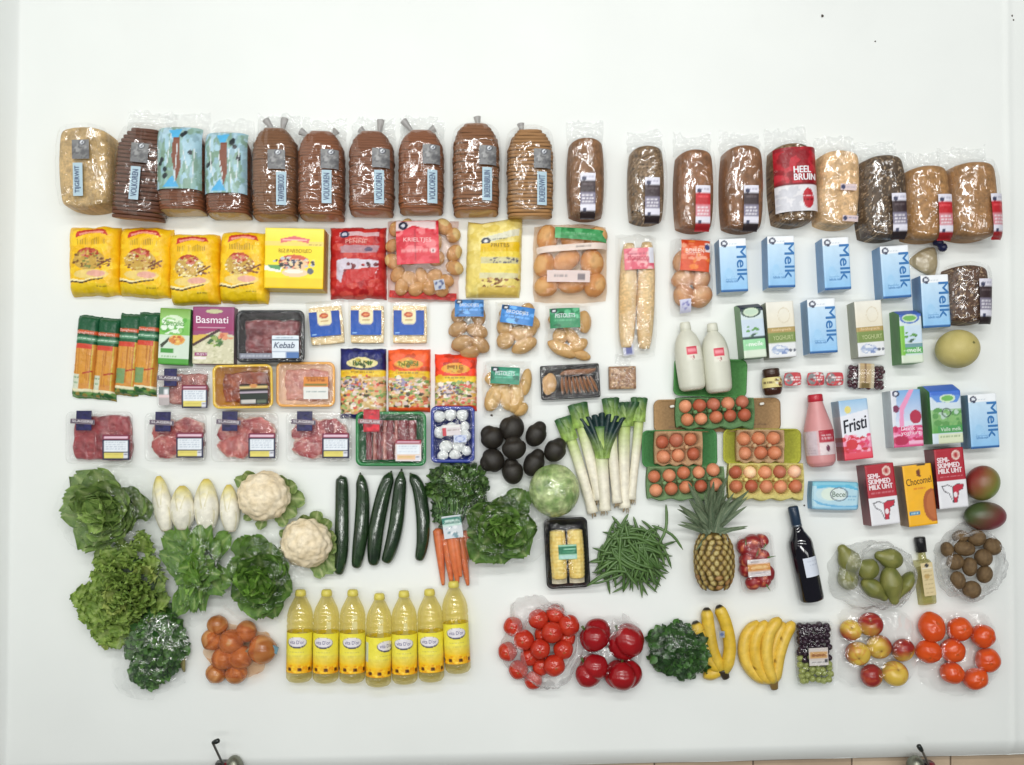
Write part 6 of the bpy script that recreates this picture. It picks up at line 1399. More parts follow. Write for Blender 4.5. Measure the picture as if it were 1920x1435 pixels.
# avocados
def av_me(seed):
    V, F, cc = blob_data(30, 22, lambda D: 1 + .05 * (D[..., 1] > 0) * D[..., 1] - .14 * np.exp(-((D[..., 1] - .62) / .22) ** 2) + .02 * (n3(D, 9, seed) - .5), lambda D: mixc(C(26, 21, 18), C(42, 37, 28), n3(D, 4, seed) * 2 - .5)); return mkmesh("avocado", V, F, "skin_matte", cc)
AV = [av_me(i) for i in range(3)]
for i, (px, py, rx, ry, ro, z, lb) in enumerate(((960, 803, 25, 23, 70, 22, "dark avocado at the top of the heap, under the long roll bag"), (1006, 814, 19, 25, -28, 20, "dark avocado leaning out beside the first leek's leaves, upper of two"), (922, 820, 22, 23, 40, 20, "dark avocado at the outer upper side of the heap, above the lowest row"), (964, 840, 23, 22, 10, 34, "dark avocado lying on top in the middle of the heap"), (1042, 844, 20, 24, -35, 20, "dark avocado lying alone, touching the leeks"), (923, 864, 23, 23, 120, 20, "dark avocado above the carrot tops"), (961, 884, 20, 25, 10, 20, "dark avocado lowest of the heap, pointing at the lettuce"), (1002, 868, 19, 27, -26, 20, "dark avocado touching the wrapped pale lettuce"))):
    h = z * S; x, y = P(px, py, h + .015); k = S * (1 - h / H)
    solo("avocado", AV[i % 3], lb, "avocado", (x, y, h), (0, 0, math.radians(ro)), (rx * k, ry * k, 20 * k), "dark avocados in a heap")

# the wrapped iceberg
t = T("iceberg_lettuce", "pale green iceberg lettuce wrapped in crinkled film", "lettuce", 1039, 920, .06, 0)
r = 47
V, F, cc = blob_data(48, 32, lambda D: 1 + .08 * (n3(D, 2.2, 5, 3) - .5) + .03 * ridge(D[..., 0] * 4, D[..., 1] * 4, 3), lambda D: mixc(C(132, 164, 92), C(206, 220, 160), ridge(D[..., 0] * 3.4 + 3, D[..., 1] * 3.4 + D[..., 2], 4, 3) * 1.9 - .2))
part("head", t, V * np.array([r, r * 1.04, r * .85]) * t.k + np.array([0, 0, r * .8 * t.k]), F, "leaf", cc)
V, F, cc = blob_data(56, 36, lambda D: 1.035 + .09 * (ridge(D[..., 0] * 4, D[..., 1] * 4 + D[..., 2], 7, 2) - .5), None)
part("film", t, V * np.array([r, r * 1.04, r * .85]) * t.k + np.array([0, 0, r * .84 * t.k]), F, "bread_film", cc)

# leeks
for i, (x0, y0, x1, y1, w0, w1, lb, bl) in enumerate(((1056, 784, 1112, 962, 21, 19, "leek with a squarely cut green top, nearest the avocados", 0), (1083, 758, 1122, 938, 24, 19, "leek leaning beside the square topped one, with a bent pale green top", 0), (1128, 800, 1132, 958, 26, 20, "leek with dark blue green leaves spread wide", 1), (1144, 748, 1157, 943, 20, 18, "leek rising straight behind the dark leaved one", 0), (1170, 756, 1174, 953, 24, 20, "leek in the outer half with a frayed dark top, lowest reaching", 2), (1199, 747, 1187, 937, 19, 15, "slim leek leaning the other way, nearest the egg boxes", 0))):
    t = axis_thing("leek", lb, "leek", x0, y0, x1, y1, .025, "leeks in a bunch")
    L = t.L; n = 26; tt = np.linspace(0, 1, n); zc = 12 + (6 if i in (2, 3) else 0)
    p = np.stack([2.5 * np.sin(tt * 3 + i), -L / 2 + L * tt, np.full(n, zc) + (0)], -1)
    rad = (w1 + (w0 - w1) * tt) / 2 * (1 + .22 * np.exp(-((tt - .01) / .03) ** 2))
    V, F = tube_data(p * t.k, rad * t.k, 14, .85)
    an = np.tile(np.arange(14), n); q = np.repeat(tt, 14)
    c = mixc(C(232, 226, 206), C(168, 192, 96), np.clip((q - .42) * 2.6, 0, 1)); c = mixc(c, C(62, 100, 56), np.clip((q - .80) * 5, 0, 1)); c = c * (.9 + .18 * vnoise(an * 1.3, q * 2, i))[:, None]
    part("stem", t, V, F, "vegetable", c)
    g = random.Random(i)
    for j in range(8):
        e = g.uniform(-4, 4); pp = [(e, -L / 2 + 1, zc), (e * 1.3 + g.uniform(-2, 2), -L / 2 - 5, zc - 3), (e * 1.6, -L / 2 - g.uniform(7, 11), zc - 7)]
        V, F = tube_data(np.array(pp) * t.k, np.array([.9, .7, .4]) * t.k, 5); part("root", t, V, F, "vegetable", C(190, 166, 130))
    nb = {0: 3, 1: 7, 2: 6}[bl]
    for j in range(nb):
        s_ = (j - (nb - 1) / 2) / max(1, (nb - 1) / 2); top = L / 2 + (2 if bl != 1 else 26 - 10 * abs(s_)); spread = {0: 5, 1: 34, 2: 16}[bl] * s_
        b0 = L / 2 - (60 if bl == 1 else 44)
        u, v = np.meshgrid(np.linspace(-1, 1, 5), np.linspace(0, 1, 12), indexing='ij')
        w = (w0 * .52 * (1 - .25 * v)) * (1 if bl != 1 else .62)
        X = s_ * w0 * .2 + spread * v ** 1.5 + u * w; Y = b0 + (top - b0) * v - (u ** 2) * 2 * v; Z = zc + w0 * .36 * (1 - u ** 2) + 1.5 + 3 * np.sin(v * 4 + j) + j * .5
        dk = {0: (52, 92, 52), 1: (34, 58, 58), 2: (40, 78, 46)}[bl]
        c = mixc(C(150, 180, 90), C(*dk), np.clip(v * 1.6 - (.35 if bl != 1 else 0), 0, 1)); c = c * (.86 + .28 * vnoise(u * 6 + j, v * 2, j))[..., None]
        part("leaf", t, np.stack([X * t.k, Y * t.k, Z * t.k], -1).reshape(-1, 3), gridF(5, 12)[:, ::-1], "leaf", c.reshape(-1, 3))

# sweetcorn
t = T("sweetcorn_tray", "black tray of two pale sweetcorn cobs with a green label", "sweetcorn tray", 1063, 1037, .035, 3)
K = C(22, 22, 26)
loft("tray", t, [(66, 116, 8, .001, K), (78, 128, 10, .032, K), (82, 132, 11, .035, K), (76, 125, 9, .035, K), (66, 112, 8, .008, K)], "plastic", K, cap1=True)
for x in (-16.5, 16.5):
    n = 60; tt = np.linspace(0, 1, n); s_ = 22
    p = np.stack([np.full(n, x) + 0, 46 - 92 * tt + 0, np.full(n, 24.0)], -1); p[:, 1] -= 2
    an = np.tile(np.arange(44), n); q = np.repeat(np.arange(n), 44)
    rad = 15.5 * (.9 + .1 * np.sin(np.pi * tt)) * np.clip(np.minimum(tt, 1 - tt) * 22 + .55, 0, 1)
    V, F = tube_data(p * t.k, rad * t.k, 44)
    ctr = np.repeat(p, 44, 0) * t.k; V = ctr + (V - ctr) * (1 + .07 * (np.abs(np.sin(an * math.pi / 44 * 11)) * np.abs(np.sin(q * .72)) - .5))[:, None]
    part("corn_cob", t, V, F, "vegetable", mixc(C(222, 186, 90), C(236, 216, 140), vnoise(an * .7, q * .5, int(x) + 30)))
    hf("husk", t, 28, 14, lambda u, v: .03 + .012 * (1 - u ** 2), "vegetable", C(206, 196, 170), x=x, y=-50, zb=.02, wr=.004, wsc=.3)
hf("film", t, 78, 128, lambda u, v: .0375 + .03 * np.clip(1 - u ** 4, 0, 1) * np.clip(1 - v ** 8, 0, 1) * .8, "tray_film", C(255, 255, 255), skirt=False, wr=.004, wsc=.08, seed=2)
a = Art(34, 28, (150, 200, 170)); a.rect(0, 4, 34, 18, (24, 110, 76)); a.rect(10, 8, 32, 10, (140, 200, 170)); a.rect(8, 13, 30, 15, (90, 170, 130)); a.rect(2, 20, 32, 26, (170, 206, 200))
patch("green_label", t, 0, 4, 34, 27, a, lambda x, y: .0675 + 0 * x, 0, "printed_film")

# green beans
BM = []
for sd in range(6):
    g = random.Random(sd); b = g.uniform(-.16, .16); p = spline([(0, -.5, 0), (b, -.1, .02), (b * .8, .25, 0), (g.uniform(-.06, .06), .5, 0)], 9); V, F = tube_data(p, np.array([.006, .030, .036, .037, .036, .037, .035, .028, .008]), 6)
    BM.append(mkmesh("green_bean", V, F, "vegetable", mixc(C(56, 88, 40), C(104, 136, 74), fbm(V[:, 1] * 5, V[:, 0] * 20, sd))))
g = random.Random(5)
for i in range(190):
    f = i / 190
    r = math.sqrt(g.random()) * (1 - .35 * f); a = g.uniform(0, 6.283)
    px = 1184 + 58 * r * math.cos(a); py = 1042 + 52 * r * math.sin(a); z = .007 + .055 * f * (1 - .6 * r)
    ang = g.gauss(-28 if px < 1170 else 28 if py > 1040 else 60, 34)
    if f > .97: px, py, ang = g.choice([(1212, 975, 25), (1240, 985, -10), (1250, 1010, 55), (1140, 1085, -70)])
    x, y = P(px, py, z); L = g.uniform(58, 84) * S
    solo("green_bean", BM[i % 6], "thin green bean in the loose heap beside the sweetcorn", "green bean", (x, y, z), (math.radians(g.uniform(-7, 7)), 0, math.radians(ang)), (L, L, L), "green beans in the loose heap")

# pineapple
t = T("pineapple", "whole pineapple with a spiky grey green crown", "pineapple", 1338, 1052, .05, 2)
k = t.k; a_, b_, zc = 36, 58, 34
V, F, cc = blob_data(36, 26, None, None, C(96, 78, 36)); V = V[:, [0, 2, 1]] * np.array([a_ * .95, b_ * .97, a_ * .9]); part("flesh_body", t, V * k + np.array([0, 0, zc * k]), F, "skin_matte", cc)
def eye_me(c1, c2):
    V = [(0, 0, .42)]; cs = [C(*c2) * .7]
    for rr_, z in ((.35, .34), (.8, .12), (1, -.15)):
        for j in range(6):
            an = j * math.pi / 3; V.append((math.cos(an) * rr_ * (1 if j % 3 else 1.18), math.sin(an) * rr_, z)); cs.append(C(*(c2 if rr_ < .5 else c1)) * (1 if rr_ < .9 else .55))
    F = [[0, 1 + j, 1 + (j + 1) % 6] for j in range(6)]
    for r in range(2):
        for j in range(6): F.append([1 + r * 6 + j, 7 + r * 6 + j, 7 + r * 6 + (j + 1) % 6, 1 + r * 6 + (j + 1) % 6])
    return mkmesh("eye", V, F, "skin_matte", np.array(cs))
EY = [eye_me((128, 104, 44), (196, 178, 116)), eye_me((116, 90, 36), (180, 156, 92)), eye_me((140, 100, 48), (170, 130, 80))]
g = random.Random(3); rows = 11
for i in range(rows):
    q = (i + .5) / rows * 1.76 - .88; yy = q * b_; rr_ = math.sqrt(max(.02, 1 - (abs(q) * .96) ** 2.6)) * a_
    nn = max(6, int(2 * math.pi * rr_ / 14.5))
    for j in range(nn):
        an = (j + .5 * (i % 2)) / nn * 2 * math.pi + .2
        if math.sin(an) < -.75: continue
        nrm = Vector((math.cos(an) / a_, q * abs(q) ** .6 / b_ * 1.1, math.sin(an) / a_)).normalized()
        pos = Vector((math.cos(an) * rr_ * k, yy * k, (zc + math.sin(an) * rr_ * .93) * k))
        M = Matrix.Translation(pos) @ nrm.to_track_quat('Z', 'Y').to_matrix().to_4x4() @ Matrix.Diagonal((7.4 * k, 6.6 * k, 6 * k, 1))
        link("eye", EY[2] if (yy < -20 and g.random() < .4) else EY[(i + j) % 2], t, M)
sp = [leaf_me("spear", s_, (84, 104, 80), (124, 140, 110), (150, 160, 130)) for s_ in range(3)]
for i in range(58):
    f = i / 58; az = g.gauss(0, 1) * (62 - 40 * f); ln = (46 + 48 * f) * g.uniform(.75, 1.1)
    a = math.radians(az)
    link("crown_leaf", sp[i % 3], t, MX(((-math.sin(a) * 9 + g.uniform(-6, 6) * f) * k, (b_ - 6 + 26 * f * g.uniform(.3, 1)) * k, (zc + g.uniform(-16, 14)) * k), (g.uniform(-18, 34) * (1 - .5 * f), g.uniform(-30, 30), az), (ln * k * 1.15, ln * k, ln * k)))

# ------------------------------------------------------------------ fruit
def fruit(name, me, label, cat, px, py, rx, ry, rz, rot=0, tilt=0, group=None, z=None):
    h = (rz * S) if z is None else z
    x, y = P(px, py, h); k = S * (1 - h / H)
    return solo(name, me, label, cat, (x, y, h), (math.radians(tilt), 0, math.radians(rot)), (rx * k, ry * k, rz * k), group)
def open_bag(name, label, cat, cx, cy, rx, ry, ox, oy, orx, ory, h, seed, m="cloudy_film", n=120, amp=.24, orot=0, group="open plastic bags of fruit"):
    """a bag with its mouth open upward: outer skirt, bulging side, rolled rim, inner wall"""
    t = T(name, label, cat, cx, cy, h * .6, 0, group)
    th = np.linspace(0, 2 * math.pi, n, endpoint=False)
    rings = []
    c_, s_ = math.cos(math.radians(orot)), math.sin(math.radians(orot))
    def ell(f, z, j):
        w = 1 + amp * (fbm(np.cos(th) * 2 + 5 + j * .35, np.sin(th) * 2 + 5, seed, 3) - .5) * 2 + .05 * (ridge(np.cos(th) * 4 + seed, np.sin(th) * 4, seed + 2) - .4)
        ex = np.cos(th) * rx * w; ey = np.sin(th) * ry * w
        ix0 = np.cos(th) * orx * (1 + amp * .8 * (fbm(np.cos(th) * 2.4, np.sin(th) * 2.4, seed + 9, 2) - .5)); iy0 = np.sin(th) * ory
        ix = ix0 * c_ - iy0 * s_ + ox; iy = ix0 * s_ + iy0 * c_ + oy
        X = ex * (1 - f) + ix * f; Y = ey * (1 - f) + iy * f
        zz = z * (1 + .12 * np.sin(th * 5 + seed)) + .012 * (fbm(np.cos(th) * 7 + j * .4, np.sin(th) * 7, seed) - .5) * (z > .01)
        return np.stack([X * t.k, Y * t.k, np.maximum(zz, .001)], -1)
    for j, (f, z) in enumerate(((-.02, .001), (-.06, h * .3), (.04, h * .62), (.24, h * .86), (.36, h * .84), (.48, h * .97), (.58, h * .90), (.68, h * 1.02), (.78, h * .96), (.88, h * 1.04), (.95, h * .98), (1.0, h * 1.0), (1.04, h * .86), (1.0, h * .55), (.9, h * .25))): rings.append(ell(f, z, j))
    V = np.concatenate(rings); F = []
    for r in range(len(rings) - 1):
        for j in range(n): F.append([r * n + j, r * n + (j + 1) % n, (r + 1) * n + (j + 1) % n, (r + 1) * n + j])
    part("bag_film", t, V, F, m, C(255, 255, 255))
    return t
def loose_film(name, label, cat, cx, cy, W, L, h, seed, m="clear_film", rot=0, group=None, hole=None):
    t = T(name, label, cat, cx, cy, h * .5, rot, group)
    hf("bag_film", t, W, L, lambda u, v: .003 + h * np.clip(1 - (np.abs(u) ** 3 + np.abs(v) ** 3) * .6, 0, 1) ** .6, m, C(255, 255, 255), cell=3, skirt=False, rnd=.6, wr=.012, wsc=.045, seed=seed, warp=lambda u, v: (16 * u * (fbm(v * 2.2 + seed, u * 0, seed, 2) - .5), 16 * v * (fbm(u * 2.2, v * 0 + seed, seed, 2) - .5)))
    return t

# tomatoes
def tom_me(c1, c2, seed, top=None):
    def cf(D):
        c = mixc(C(*c1), C(*c2), n3(D, 1.4, seed) * 1.6 - .3)
        d = np.linalg.norm(D - np.array([.1, .1, .99]), axis=-1)
        return np.where((d < .10)[..., None], C(*(top or (150, 90, 50))), c)
    V, F, cc = blob_data(28, 20, lambda D: 1 - .05 * np.exp(-((1 - D[..., 2]) / .05)) + .02 * np.cos(np.arctan2(D[..., 1], D[..., 0]) * 5 + seed), cf)
    return mkmesh("tomato", V, F, "skin_gloss", cc)
TM = [tom_me((176, 36, 26), (196, 62, 36), s_) for s_ in range(3)]
G = "tomatoes in the open bag"
for i, (px, py, r, lb, z) in enumerate(((1009, 1161, 15.5, "red tomato at the upper side of the open bag, opposite the shaded one", .045), (1041, 1152, 15, "red tomato half hidden under the far rim of the open bag", .03), (1066, 1173, 17, "red tomato pressed at the rim nearest the pepper with a dented top", .045), (1035, 1186, 16.5, "red tomato in the centre of the open bag, lightest", .06), (982, 1200, 16, "red tomato in the bag at the rim farthest from the peppers", .045), (1013, 1217, 15.5, "red tomato just below the central one in the bag", .055), (1056, 1218, 15.5, "red tomato in the bag, closest to the lower red peppers", .045), (1039, 1248, 17, "orange red tomato lowest in the open bag", .05), (992, 1232, 14, "dim red tomato deep in the bag between the lowest ones", .028), (1020, 1190, 15, "red tomato buried at the bottom of the bag", .02), (1062, 1196, 14, "red tomato deep beneath the rim side pair in the bag", .026), (1015, 1250, 14, "dim red tomato tucked under the near rim of the bag", .024), (962, 1175, 15, "red tomato showing pink through the bag's side, upper", .024), (952, 1222, 15, "red tomato showing pink through the bag's side, middle", .024), (972, 1256, 15, "red tomato showing pink through the bag's side, lower", .024), (1000, 1276, 14, "red tomato showing pink through the bag's bottom edge", .024))):
    fruit("tomato", TM[i % 3], lb, "tomato", px, py, r * 1.22, r * 1.22, r * 1.1, i * 40, 0, G, z)
open_bag("tomato_bag", "open pinkish clear bag around the red tomatoes", "fruit bag", 1015, 1207, 73, 84, 14, 2, 52, 64, .062, 3, orot=-8)

# peppers
def pep_me(seed):
    def disp(D):
        ph = np.arctan2(D[..., 2], D[..., 0]); s_ = np.sqrt(D[..., 0] ** 2 + D[..., 2] ** 2)
        return (1 + .30 * np.abs(np.cos(ph * 1.5 + seed * .7 + .5)) ** .6 * s_ - .24) * (1 - .20 * np.clip(-D[..., 1], 0, 1)) + .10 * (n3(D, 1.6, seed) - .5) - .26 * np.exp(-(1 - D[..., 1]) / .04)
    V, F, cc = blob_data(44, 28, disp, lambda D: mixc(C(138, 12, 22), C(160, 26, 30), n3(D, 2, seed) * 2 - .5)); return mkmesh("pepper", V, F, "skin_gloss", cc)
PM = [pep_me(i) for i in range(3)]
for i, (px, py, rx, ry, ro, lb) in enumerate(((1118, 1194, 26, 28, 60, "bright red pepper nearest the tomato bag, the upper one"), (1177, 1206, 28, 34, 40, "red pepper misted by the bag film, leaning on the leafy bag"), (1112, 1257, 27, 27, 50, "dark red pepper nearest the tomato bag, the lower one"), (1168, 1268, 28, 30, 5, "boxy red pepper with long ridges, below the misted one"))):
    h = 25 * S; x, y = P(px, py, h)
    t = T("red_pepper", lb, "pepper", px, py, h, ro, "red peppers")
    link("fruit_body", PM[i % 3], t, MX((0, 0, h), (0, 0, 0), (rx * 1.28 * t.k, ry * 1.25 * t.k, 30 * t.k)))
    p = spline([(0, ry * .72, 25), (1, ry * .95, 27), (4, ry * 1.18, 31)], 6) * t.k; V, F = tube_data(p, np.array([4.5, 3, 2.4, 2.2, 2.4, 2.8]) * t.k, 8); part("stalk", t, V, F, "vegetable", C(84, 110, 50))
loose_film("pepper_bag", "crumpled clear bag over the four red peppers", "fruit bag", 1142, 1226, 128, 138, .05, 5, group="open plastic bags of fruit")
t = loose_film("film_scrap", "flap of misted bag film over the leaning red pepper", "bag film", 1166, 1186, 62, 56, .07, 6, "cloudy_film", 30)

# bananas
def banana(t, pts, w, c1, c2, seed, tip=True):
    p = spline(pts, 26); tt = np.linspace(0, 1, 26)
    rad = w * np.clip(np.minimum(tt * 6 + .25, (1 - tt) * 4.5 + .30), 0, 1) ** .7
    V, F = tube_data(p * t.k, rad * t.k, 10)
    an = np.tile(np.arange(10), 26); q = np.repeat(tt, 10)
    ctr = np.repeat(p, 10, 0) * t.k; V = ctr + (V - ctr) * (1 + .05 * np.cos(an * math.pi))[:, None]
    f = fbm(an * .6 + seed, q * 6, seed, 3); c = mixc(C(*c1), C(*c2), f * 1.6 - .3); c = mixc(c, C(150, 150, 60), np.clip((q - .88) * 8, 0, 1) * .6)
    if tip: c = np.where((q < .045)[:, None], C(48, 40, 28), c)
    sp_ = vnoise(an * 2.1, q * 40, seed + 4); c = np.where((sp_ > .965)[:, None], C(120, 84, 30), c)
    part("banana", t, V, F, "vegetable", c)
def bunch(label, cx, cy, list_, w, stem, c1, c2, group):
    t = T("banana_bunch", label, "bananas", cx, cy, .03, 0, group)
    for i, (pts, z, tip) in enumerate(list_): banana(t, [(x - cx, -(y - cy), z) for x, y in pts], w * (1 if i < 9 else .9), c1, c2, i + int(cx), tip)
    (sx, sy), (ex, ey), sc = stem
    p = spline([(sx - cx, -(sy - cy), 18), ((sx + ex) / 2 - cx, -((sy + ey) / 2 - cy), 18), (ex - cx, -(ey - cy), 16)], 6) * t.k; V, F = tube_data(p, np.array([10, 9.5, 9, 8, 7.5, 7]) * t.k, 10, .8); part("stem", t, V, F, "vegetable", C(*sc))
    return t
GB = "banana bunches"
t = bunch("yellow banana bunch with dark tips and a blue sticker, behind the dark leafy bag", 1345, 1205, [([(1304, 1166), (1316, 1200), (1328, 1235), (1350, 1262)], 13, True), ([(1325, 1140), (1330, 1180), (1338, 1222), (1354, 1260)], 16, True), ([(1346, 1135), (1361, 1170), (1368, 1215), (1360, 1262)], 20, True), ([(1322, 1262), (1334, 1266), (1345, 1262), (1356, 1256)], 10, False)], 11.5, ((1355, 1256), (1362, 1272), (58, 48, 34)), (214, 176, 46), (226, 192, 74), GB)
a = Art(12, 14, (150, 156, 160)); a.ell(6, 7, 4, 5, (80, 96, 140)); patch("sticker", t, 5, 18, 10, 12, a, lambda x, y: 32.0 * t.k + 0 * x)
bunch("plain yellow banana bunch standing apart, beside the grape box", 1440, 1222, [([(1424, 1167), (1400, 1195), (1398, 1235), (1418, 1266), (1446, 1280)], 12, False), ([(1438, 1165), (1418, 1195), (1416, 1235), (1430, 1265), (1448, 1280)], 17, False), ([(1462, 1159), (1444, 1180), (1436, 1215), (1440, 1255), (1450, 1280)], 22, False), ([(1488, 1166), (1474, 1190), (1462, 1225), (1456, 1258), (1452, 1280)], 17, False), ([(1472, 1168), (1458, 1196), (1450, 1230), (1450, 1260), (1451, 1280)], 12, False)], 11, ((1449, 1274), (1453, 1292), (130, 104, 56)), (218, 176, 52), (230, 196, 86), GB)

# strawberries and mixed grapes
def straw_me(seed):
    def cf(D):
        f = vnoise(np.arctan2(D[..., 1], D[..., 0]) * 3.2, D[..., 2] * 7, seed); c = mixc(C(126, 12, 22), C(168, 28, 32), n3(D, 2, seed)); return np.where((f > .84)[..., None], C(214, 120, 80), c)
    V, F, cc = blob_data(20, 14, lambda D: (1 - .55 * np.clip(-D[..., 2] + .35, 0, 1.35) ** 1.1) * (1 + .02 * np.sin(D[..., 2] * 30)), cf); return mkmesh("strawberry", V, F, "vegetable", cc)
t = T("strawberry_punnet", "clear punnet of strawberries with an orange and white label", "strawberry punnet", 1420, 1056, .045, 6)
loft("tray", t, [(56, 94, 10, .001), (66, 108, 12, .044), (70, 112, 13, .046)], "clear_tray", C(255, 255, 255))
SM = [straw_me(i) for i in range(3)]; g = random.Random(2)
for i, (x, y, r) in enumerate([(-18, 36, 15), (4, 38, 16), (20, 34, 13), (-20, 8, 15), (20, 8, 14), (-16, -18, 15), (18, -16, 15), (-14, -40, 14), (12, -40, 16), (0, -26, 13), (0, 14, 14)]):
    link("strawberry", SM[i % 3], t, MX((x * t.k, y * t.k, .022), (g.uniform(60, 120), g.uniform(-20, 20), g.uniform(0, 360)), (r * 1.1 * t.k, r * 1.1 * t.k, r * 1.6 * t.k)))
    if i % 2 == 0: link("calyx", leaf_me("spear", 5, (60, 100, 40), (90, 130, 60), (110, 150, 70)), t, MX((x * t.k, y * t.k, .045), (10, 0, i * 70), (16 * t.k,) * 3))
hf("film", t, 66, 108, pillow(.054, 4, 6, .3, .01), "tray_film", C(255, 255, 255), skirt=False)
a = Art(42, 32, (216, 206, 206)); a.rect(0, 8, 42, 22, (206, 140, 60)); a.words(4, 3, 20, (80, 60, 60), 3, 2); a.words(8, 12, 36, (240, 210, 150), 4, 4); a.words(6, 24, 36, (150, 140, 150), 3, 4)
patch("label", t, 0, -8, 42, 32, a, lambda x, y: .0585 + 0 * x, -1); text(t, "aardbeien", 1, -7, 30, 6, (244, 214, 160), lambda x, y: .059 + 0 * x, -1)

t = T("grape_box", "clear box of dark and green grapes with a cream label", "grape box", 1529, 1226, .045, 3)
loft("tray", t, [(60, 108, 8, .001), (70, 118, 10, .046), (74, 122, 10, .048)], "clear_tray", C(255, 255, 255))
dk = ball((52, 26, 44), (34, 22, 34), 3); gr = ball((140, 150, 76), (170, 178, 110), 4); g = random.Random(8)
for yy in range(11):
    for xx in range(6):
        y = yy * 10 - 50 + g.uniform(-3, 3); x = xx * 10.5 - 26 + g.uniform(-3, 3)
        link("grape", gr if y < -14 + g.uniform(-8, 8) else dk, t, MX((x * t.k, y * t.k, g.uniform(.022, .036)), (0, 0, 0), (6.6 * t.k, 6.6 * t.k, 7.4 * t.k)))
hf("film", t, 70, 118, pillow(.052, 6, 8, .3, .01), "tray_film", C(255, 255, 255), skirt=False)
a = Art(38, 34, (206, 196, 190)); a.rect(2, 8, 36, 20, (206, 160, 100)); a.words(6, 12, 32, (160, 100, 50), 3, 2); a.rect(2, 24, 36, 32, (214, 210, 206)); a.words(6, 27, 32, (120, 110, 110), 2, 3); a.rect(30, 22, 36, 28, (60, 60, 66))
patch("label", t, 3, -4, 36, 33, a, lambda x, y: .0575 + 0 * x)
text(t, "druiven", 3, -1, 26, 6, (130, 70, 40), lambda x, y: .058 + 0 * x)

# apples
def apple_me(seed, bias):
    def cf(D):
        d = D[..., 0] * .7 + D[..., 1] * .5 - D[..., 2] * .35 + bias + .7 * (n3(D, 2.2, seed) - .5)
        c = mixc(C(214, 180, 76), C(150, 44, 40), d * 1.3 + .45); st = vnoise(np.arctan2(D[..., 1], D[..., 0]) * 8, D[..., 2] * 1.5, seed)
        c = mixc(c, C(196, 96, 60), (st > .7) * .4); dd = np.linalg.norm(D - np.array([0, 0, 1.0]), axis=-1); return mixc(c, C(130, 92, 50), np.clip(1 - dd / .2, 0, 1))
    V, F, cc = blob_data(28, 20, lambda D: 1 - .22 * np.exp(-((1 - np.abs(D[..., 2])) / .06)) , cf); return mkmesh("apple", V, F, "skin_gloss", cc)
for i, (px, py, r, b, ti, ro, lb) in enumerate(((1595, 1182, 20, -.25, 30, 200, "apple with a pale yellow face, nearest the grape box, upper end"), (1632, 1171, 23, .9, -40, 30, "deep red apple at the upper end, just below the pears"), (1608, 1226, 23, -.3, -25, 150, "yellow apple blushed at its rim, below the pale faced one"), (1648, 1213, 23, -.1, 20, -20, "orange yellow apple with a red cheek, in the middle of the bag"), (1693, 1219, 22, .35, 40, 60, "brownish streaked apple with a stalk, nearest the orange tomatoes"), (1634, 1267, 22, .75, 45, 100, "dark red apple with bright glints at the lower end"), (1678, 1263, 24, -.35, -35, 0, "large yellow apple with a thin red edge at the lower end"))):
    fruit("apple", apple_me(i, b), lb, "apple", px, py, r, r, r * .9, ro, ti, "apples in the clear bag")
loose_film("apple_bag", "thin clear bag over the apples", "fruit bag", 1645, 1215, 152, 156, .055, 7, group="open plastic bags of fruit")
OM = [tom_me((206, 66, 20), (222, 92, 36), s_ + 10, (180, 80, 30)) for s_ in range(3)]
for i, (px, py, rx, ry, lb) in enumerate(((1747, 1176, 24, 29, "biggest orange tomato, oval, below the small oil bottle"), (1799, 1180, 23, 22, "round orange tomato second along the far side of the ring"), (1843, 1193, 22, 22, "orange tomato at the far outer corner of the ring"), (1741, 1222, 24, 22, "orange tomato touching the streaked apple"), (1786, 1220, 22, 23, "orange tomato inside the ring's near side, under the second one"), (1852, 1238, 23, 22, "orange tomato at the outer side of the ring"), (1785, 1262, 22, 20, "orange tomato at the lower edge, nearer the apples"), (1829, 1273, 23, 20, "orange tomato lowest of the ring"))):
    fruit("orange_tomato", OM[i % 3], lb, "tomato", px, py, rx, ry, 21, i * 55, (i % 3 - 1) * 20, "orange tomatoes in a ring")
loose_film("orange_tomato_bag", "thin clear bag under and over the ring of orange tomatoes", "fruit bag", 1795, 1224, 158, 158, .05, 8, group="open plastic bags of fruit")

# pears
def pear_me(seed):
    V, F, cc = blob_data(28, 22, None, lambda D: mixc(mixc(C(96, 104, 48), C(138, 136, 72), n3(D, 2, seed) * 2 - .5), C(110, 88, 46), np.clip(n3(D, 6, seed + 2) * 3 - 1.9, 0, 1) * .7))
    V[:, [0, 2]] *= np.where(V[:, 1:2] > 0, 1 - .42 * np.clip(V[:, 1:2] / .7, 0, 1) ** 1.3 + .30 * np.clip((V[:, 1:2] - .6) / .4, 0, 1), 1.06); return mkmesh("pear", V, F, "vegetable", cc)
PR = [pear_me(i) for i in range(3)]
for i, (px, py, rx, ry, ro, z, lb) in enumerate(((1625, 1066, 20, 23, 60, .05, "olive pear seen end on, at the upper side of the pear bag"), (1666, 1047, 19, 27, 75, .05, "yellow green pear lying across the far rim of the bag"), (1672, 1098, 20, 37, 190, .055, "green pear pointing down at the apples, with its stalk end clear"), (1640, 1106, 16, 30, 230, .045, "bright green pear deep at the near side of the bag"), (1696, 1098, 12, 30, 150, .045, "slim green pear edge on, nearest the small oil bottle"), (1590, 1048, 20, 30, 30, .03, "pear showing dimly through the bag's outer side"), (1588, 1082, 18, 26, 20, .026, "pear pressed low behind the bag film, facing the wine bottle"))):
    fruit("pear", PR[i % 3], lb, "pear", px, py, rx, ry, 18, ro, 0, "green pears in the open bag", z)
open_bag("pear_bag", "open whitish clear bag holding the green pears", "fruit bag", 1643, 1079, 77, 71, 11, -2, 50, 56, .065, 9, orot=30)
